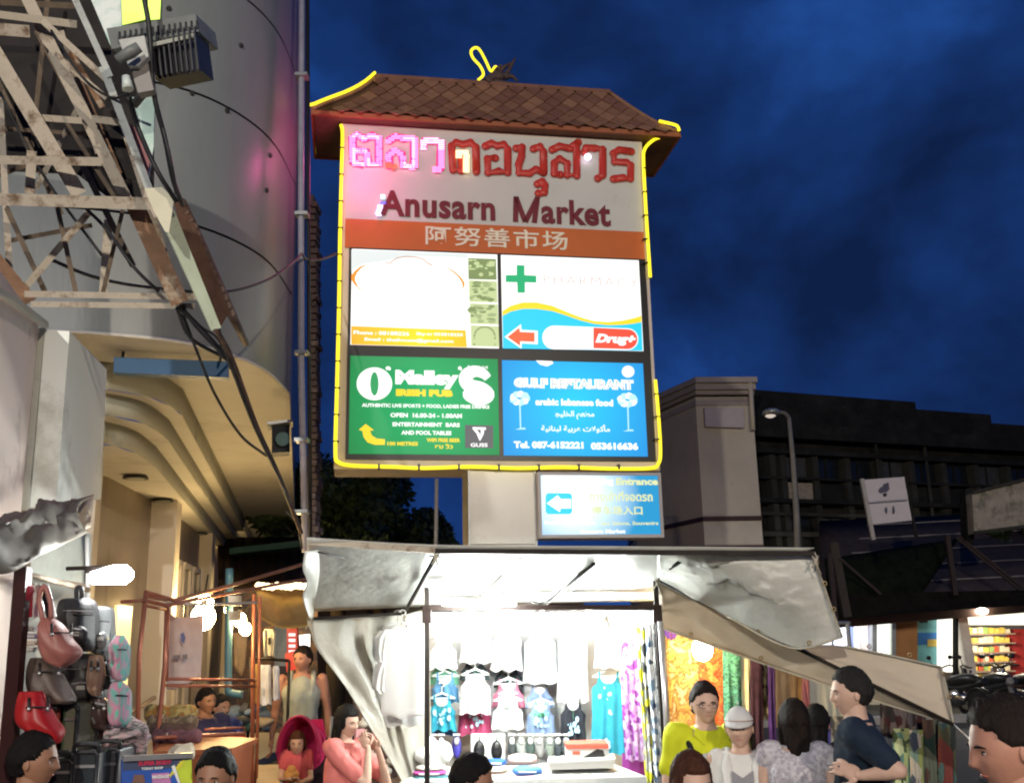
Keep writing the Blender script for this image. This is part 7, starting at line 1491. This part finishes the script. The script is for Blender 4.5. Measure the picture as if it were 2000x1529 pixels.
        if top != 'vest': cn.build('collar', tm_, t, local=True)
        else:
            for sd in (-1, 1): MB().tube([J(sd*.10, -.105, 1.30), J(sd*.105, -.075, 1.40), J(sd*.10, -.0, 1.462), J(sd*.10, .08, 1.38), J(sd*.10, .10, 1.28)], .024*k, 8, flat=(V(0, 1, 0), .6)).build('shoulder_strap', tm_, t, local=True)
    m4 = MB(); torso(m4, [(c_, rx+.012*k, ry+.012*k) for c_, rx, ry in st[0:3]][:2]+[(J(0, 0, 1.0), .155*k, .118*k)])
    for sd in (-1, 1):
        l_ = Lg[sd]; limb(m4, [l_[0], l_[1]], [.104*k, .076*k]); limb(m4, [l_[1], l_[2]+V(0, 0, .04*k)], [.076*k, .060*k])
    noisy(remesh(m4, .016*k, 2), .008*k).build('trousers', bm, t, local=True)
    for sd in (-1, 1):
        l_ = Lg[sd]; MB().ball(l_[3]+V(0, .03*k, -.005*k), (.050*k, .135*k, .042*k), 14, 8).build('shoe', mat('dark_shoe', (.03, .025, .022), .5), t, local=True)
    if extra: extra(t, J, HD, hk, k, hv)
    return t

C_NAVY = mat('navy_tshirt', (.008, .018, .035), .85, .15, 20, .1, 60); C_BLK = mat('black_tshirt', (.012, .012, .014), .85, .2)
# man in the navy T-shirt, hand on his hip
person('man in a dark navy T-shirt seen from behind, hand on hip, looking left', 1664, 1306, 5.4, 1.74, -2.0, 'light', 'grey', 'short', 'tee', C_NAVY, look=.45, arms={1: [(.25, .20, 1.25), (.24, .02, 1.22), (.225, -.06, 1.25)]}, sleeves=.75, vox=.010, belly=.08)
# man in the yellow polo shirt with glasses and a black strap
def strap(t, J, HD, hk, k, hv):
    for sd in (1,): MB().tube([J(sd*-.12, .10, 1.30), J(sd*-.125, .0, 1.425), J(sd*-.12, -.11, 1.34), J(sd*-.125, -.13, 1.15)], .018, 8).build('bag_strap', C_BLK, t, local=True)
    MB().ball(J(0, .2, 1.2), (.15, .09, .2), 14, 10).build('backpack', C_BLK, t, local=True)
    for sd in (-1, 1): MB().prism([J(sd*.005, -.085, 1.40), J(sd*.075, -.06, 1.46), J(sd*.095, -.075, 1.42), J(sd*.04, -.118, 1.36)], V(0, -.008, 0)).build('collar', mat('polo_yellow', (.62, .66, .02), .8), t, local=True)
    MB().prism([J(-.12, -.133, 1.31), J(.06, -.137, 1.34), J(.12, -.132, 1.28), J(.02, -.139, 1.25), J(-.10, -.135, 1.27)], V(0, -.006, 0)).build('print', mat('polo_white', (.75, .75, .72), .8), t, local=True)
person('man in a bright yellow polo shirt with black glasses looking to the right', 1372, 1333, 6.15, 1.70, .1, 'light', 'dark', 'short', 'polo', mat('polo_yellow', (.62, .66, .02), .8, .08, 10), look=-.05, glasses=True, sleeves=.6, extra=strap, vox=.011)
# woman with the white cap
def cap(t, J, HD, hk, k, hv):
    m = MB(); vs = []; sel = [f for f in head_mesh()[1] if all(hv[i].z > .30 for i in f)]; us = sorted({i for f in sel for i in f}); ix = {i: n for n, i in enumerate(us)}
    m.add([HD(hv[i]+hv[i].normalized()*(.12-.05*max(0, hv[i].z))) for i in us], [[ix[i] for i in f] for f in sel], 0, True)
    co = m.build('cap', mat('cap_white', (.62, .61, .58), .85, .06, 12, .2, 30), t, local=True); b_ = MB(); pts = []
    for j in range(13): a = PI+PI*j/12; pts.append((.66*math.cos(a), .78*math.sin(a)))
    top_ = [HD((x*1.05, y*1.02+.02, .34)) for x, y in pts]; ou = [HD((x*1.05, y*1.06-.46*abs(math.sin(PI*j/12)), .24-.10*abs(math.sin(PI*j/12)))) for j, (x, y) in enumerate(pts)]
    b_.add(top_+ou+[p+V(0, 0, -.01) for p in ou]+[p+V(0, 0, -.012) for p in top_], [(j, j+1, 14+j, 13+j) for j in range(12)]+[(13+j, 14+j, 27+j, 26+j) for j in range(12)]+[(26+j, 27+j, 40+j, 39+j) for j in range(12)], 0, True)
    b_.build('brim', mat('cap_white', (.75, .74, .70)), co, local=True); MB().ball(HD((0, 0, 1.2)), .06*hk, 8, 6).build('button', mat('cap_white', (.7, .7, .7)), co, local=True)
    MB().tube([HD((.55, .35, -.2)), HD((.62, .2, -1.0)), HD((.55, -.15, -1.9))], [.14*hk, .12*hk, .05*hk], 8).build('ponytail', hair_mat('dark'), t, local=True)
    c = MB()
    for sd in (-1, 1): c.tube([J(sd*.08, .02, 1.45), J(sd*.085, -.10, 1.38), J(sd*.075, -.15, 1.2), J(sd*.09, -.15, .95)], [.03*k, .034*k, .035*k, .03*k], 8)
    c.build('cardigan_edge', mat('cardigan_white', (.70, .68, .64), .85), t, local=True)
    MB().prism([J(-.07, -.158, .98), J(.07, -.158, .98), J(.06, -.150, 1.36), J(.0, -.158, 1.32), J(-.06, -.150, 1.36)], V(0, -.012, 0)).build('grey_top', mat('grey_top', (.28, .27, .29), .8, .1), t, local=True)
person('woman in a white cap and white cardigan over a grey top', 1441, 1380, 5.9, 1.60, -.2, 'light', 'dark', 'cap', 'cardigan', mat('cardigan_white', (.70, .68, .64), .85, .05, 8, .1), fem=True, look=-.1, tilt=-.02, sleeves=1.95, extra=cap, vox=.011)
person('woman with long dark wavy hair and a sleeveless white patterned blouse seen from behind', 1546, 1368, 5.7, 1.60, 2.75, 'light', 'dark', 'long', 'tee', pattern('blouse_print', [(.62, .58, .62), (.52, .48, .52), (.68, .65, .67), (.44, .41, .46)], 60), fem=True, sleeves=.12, look=.4, vox=.011)
person('person with black hair mostly hidden behind the long haired woman', 1592, 1378, 6.6, 1.58, 2.6, 'tan', 'black', 'longwavy', 'tee', C_BLK, fem=True, vox=.014)
person('person with reddish brown hair seen from the front at the bottom of the photo', 1343, 1470, 4.0, 1.48, .35, 'light', 'reddish', 'bob', 'tee', mat('brown_top', (.15, .09, .07), .8), fem=True, tilt=.12, vox=.012)
person('man in close foreground at the right edge looking left, short dark hair', 1972, 1364, 2.8, 1.76, -1.62, 'ruddy', 'dark', 'short', 'tee', C_BLK, tilt=.12, vox=.009, look=.0)
person('dark haired man at the bottom left corner looking right', 64, 1430, 4.3, 1.60, 1.75, 'brown', 'black', 'short', 'tee', C_BLK, vox=.011, look=-.1)
person('boy with short black hair looking down at the bottom, beside the poster', 426, 1462, 4.3, 1.46, -.1, 'brown', 'black', 'short', 'tee', mat('dark_red_tee', (.15, .03, .03), .8), child=True, tilt=.08, vox=.011, headscale=1.02)
person('boy with short black hair looking right at the foot of the bright stall', 916, 1475, 4.4, 1.42, 1.3, 'brown', 'black', 'short', 'tee', mat('grey_tee', (.2, .2, .2), .8), child=True, tilt=.15, vox=.011, headscale=1.03)
# woman in pink with both hands at her face
def phone(t, J, HD, hk, k, hv):
    MB().prism([HD((-.42, -1.08, -.75)), HD((.36, -1.12, -.75)), HD((.36, -1.10, -.25)), HD((-.42, -1.06, -.25))], V(0, -.012, 0)).build('pink_phone', mat('pink_phone', (.55, .28, .28), .3), t, local=True)
    MB().tube([J(-.12, .10, 1.40), J(.02, -.13, 1.15), J(.17, -.03, .95)], .014, 6).build('bag_strap', mat('blue_strap', (.03, .04, .30), .6), t, local=True)
person('woman in a pink shirt with long black hair holding both hands before her mouth', 674, 1378, 6.95, 1.50, 1.15, 'light', 'black', 'long', 'tee', mat('coral_pink', (.66, .19, .17), .8, .08, 10), fem=True, look=-.15, sleeves=.7, tilt=.1, arms={-1: [(-.13, -.28, 1.16), (-.05, -.24, 1.41), (-.035, -.19, 1.47)], 1: [(.16, -.28, 1.13), (.06, -.26, 1.39), (.045, -.20, 1.46)]}, extra=phone, vox=.010, belly=.15)
# man in the grey vest
person('bare armed man in a grey vest standing in the alley behind the stroller', 1592, 1265, 8.7, 1.78, .1, 'ruddy', 'dark', 'short', 'vest', mat('grey_vest', (.30, .32, .28), .85, .1)) if False else person('bare armed man in a grey vest standing in the alley behind the stroller', 592, 1262, 10.3, 1.80, .15, 'ruddy', 'dark', 'short', 'vest', mat('grey_vest', (.42, .44, .38), .85, .1), look=-.5, bot_m=mat('khaki_trousers', (.35, .25, .12), .85), vox=.012)
# seated men
person('seated man in a navy shirt leaning forward with folded arms', 402, 1343, 8.6, 1.55, .9, 'brown', 'black', 'short', 'tee', mat('deep_navy', (.02, .02, .07), .8), pose='sit', arms={-1: [(-.20, -.16, 1.08), (.02, -.38, 1.05), (.10, -.42, 1.05)], 1: [(.22, -.14, 1.08), (.08, -.42, 1.08), (.0, -.46, 1.08)]}, vox=.013, belly=.2)
person('man reclining behind the seated man in navy, in a blue shirt', 430, 1357, 9.4, 1.55, 1.0, 'brown', 'black', 'short', 'tee', mat('royal_navy', (.02, .03, .14), .8), pose='sit', arms={-1: [(-.20, -.16, 1.08), (.02, -.38, 1.02), (.10, -.42, 1.02)], 1: [(.22, -.14, 1.08), (.12, -.42, 1.02), (.05, -.46, 1.02)]}, vox=.014)
bn2 = thing('wooden_bench', 'dark wooden bench under the seated men in the alley', 'bench', XY(P(410, 1450, 8.8), 0)); bz = P(402, 1343, 8.6).z-.93*1.55/1.7+.0
MB().prism([XY(P(375, 1450, 8.3), P(402, 1343, 8.6).z-.80), XY(P(460, 1450, 8.3), P(402, 1343, 8.6).z-.80), XY(P(470, 1450, 9.9), P(402, 1343, 8.6).z-.80), XY(P(375, 1450, 9.9), P(402, 1343, 8.6).z-.80)], V(0, 0, .05)).build('seat', M_POST, bn2)
for q in ((378, 8.35), (455, 8.35), (380, 9.8), (462, 9.8)): c = P(q[0], 1450, q[1]); MB().bar(XY(c, 0), XY(c, P(402, 1343, 8.6).z-.80), .06).build('leg', M_POST, bn2)
# stroller with a little girl
stl = thing('stroller', 'magenta hooded stroller beside the woman in pink', 'stroller', XY(P(583, 1529, 7.9), 0)); C0 = P(582, 1478, 7.95)
hood = MB(); nh = 14; R1 = (P(622, 1450, 7.9)-P(582, 1450, 7.9)).x
for rib in range(1):
    vs = []
    for i in range(9):
        ph = PI*.5*i/8  # front edge sweeping backwards
        for j in range(nh+1):
            a = PI*(-.08)+PI*1.16*j/nh; rr_2 = R1*(1.0-.12*math.sin(ph))*(1+.025*math.cos(i*PI)); vs.append(C0+V(rr_2*math.cos(a), .02+.38*math.sin(ph)*(.3+.7*abs(math.sin(a))), .02+rr_2*1.75*math.sin(a)*(1-.25*math.sin(ph))))
    hood.add(vs, [(i*(nh+1)+j, i*(nh+1)+j+1, (i+1)*(nh+1)+j+1, (i+1)*(nh+1)+j) for i in range(8) for j in range(nh)], 0, True)
hood.build('hood', mat('magenta_cloth', (.55, .02, .12), .7, .1, 12), stl, thick=.012)
MB().prism([C0+V(-R1*.9, .38, .1), C0+V(R1*.9, .38, .1), C0+V(R1*.7, .36, .24), C0+V(-R1*.7, .36, .24)], V(0, .03, 0)).build('hood_back', mat('magenta_cloth', (.5, .02, .1)), stl)
MB().prism([C0+V(R1*1.0*math.cos(a), .30, .03+R1*1.12*math.sin(a)) for a in [2*PI*j/24 for j in range(24)]], V(0, .05, 0)).build('hood_back', mat('magenta_cloth', (.5, .02, .1)), stl)
MB().tube(spline([C0+V(R1*1.02*math.cos(a), -.01, .02+R1*1.78*math.sin(a)) for a in [PI*j/10 for j in range(11)]], 3), .012, 8).build('hood_piping', mat('magenta_dark', (.3, .01, .07), .6), stl)
MB().prism([C0+V(-.15, .32, -.5), C0+V(.15, .32, -.5), C0+V(.15, .36, .1), C0+V(-.15, .36, .1)], V(0, .04, 0)).build('seat_back', mat('dark_stroller_cloth', (.04, .02, .03), .8), stl); MB().prism([C0+V(-.15, -.02, -.38), C0+V(.15, -.02, -.38), C0+V(.15, .34, -.42), C0+V(-.15, .34, -.42)], V(0, 0, .05)).build('seat', mat('dark_stroller_cloth', (.04, .02, .03)), stl)
for sx in (-1, 1):
    MB().tube([C0+V(sx*.17, .45, .25), C0+V(sx*.18, .2, -.3), C0+V(sx*.19, -.15, -.78*C0.z/1.0 if False else -C0.z+.09)], .012, 8).build('frame_tube', M_STEEL, stl); MB().tube([C0+V(sx*.18, -.1, -.25), C0+V(sx*.18, .45, -C0.z+.09)], .012, 8).build('frame_tube', M_STEEL, stl)
    for yy in (-.15, .45): MB().tube([V(C0.x+sx*.18-.02, C0.y+yy, .09), V(C0.x+sx*.18+.02, C0.y+yy, .09)], .085, 18).build('wheel', M_BLK, stl)
def doll(t, J, HD, hk, k, hv): MB().ball(J(-.05, -.18, 1.18), (.06, .05, .05), 12, 8).ball(J(-.05, -.20, 1.25), (.035, .035, .035), 10, 7).build('toy', mat('orange_toy', (.6, .30, .08), .6), t, local=True)
person('little girl with curly reddish hair sitting in the magenta stroller', 581, 1428, 8.0, .98, .15, 'light', 'reddish', 'bob', 'tee', mat('girl_top', (.55, .10, .12), .8, .2), pose='sit', child=True, headscale=1.22, bot_m=mat('pale_trousers', (.45, .42, .30), .8, .2), arms={-1: [(-.19, -.08, 1.14), (-.08, -.25, 1.15), (.0, -.27, 1.16)], 1: [(.19, -.08, 1.12), (.08, -.25, 1.10), (.0, -.28, 1.10)]}, vox=.012, extra=doll)
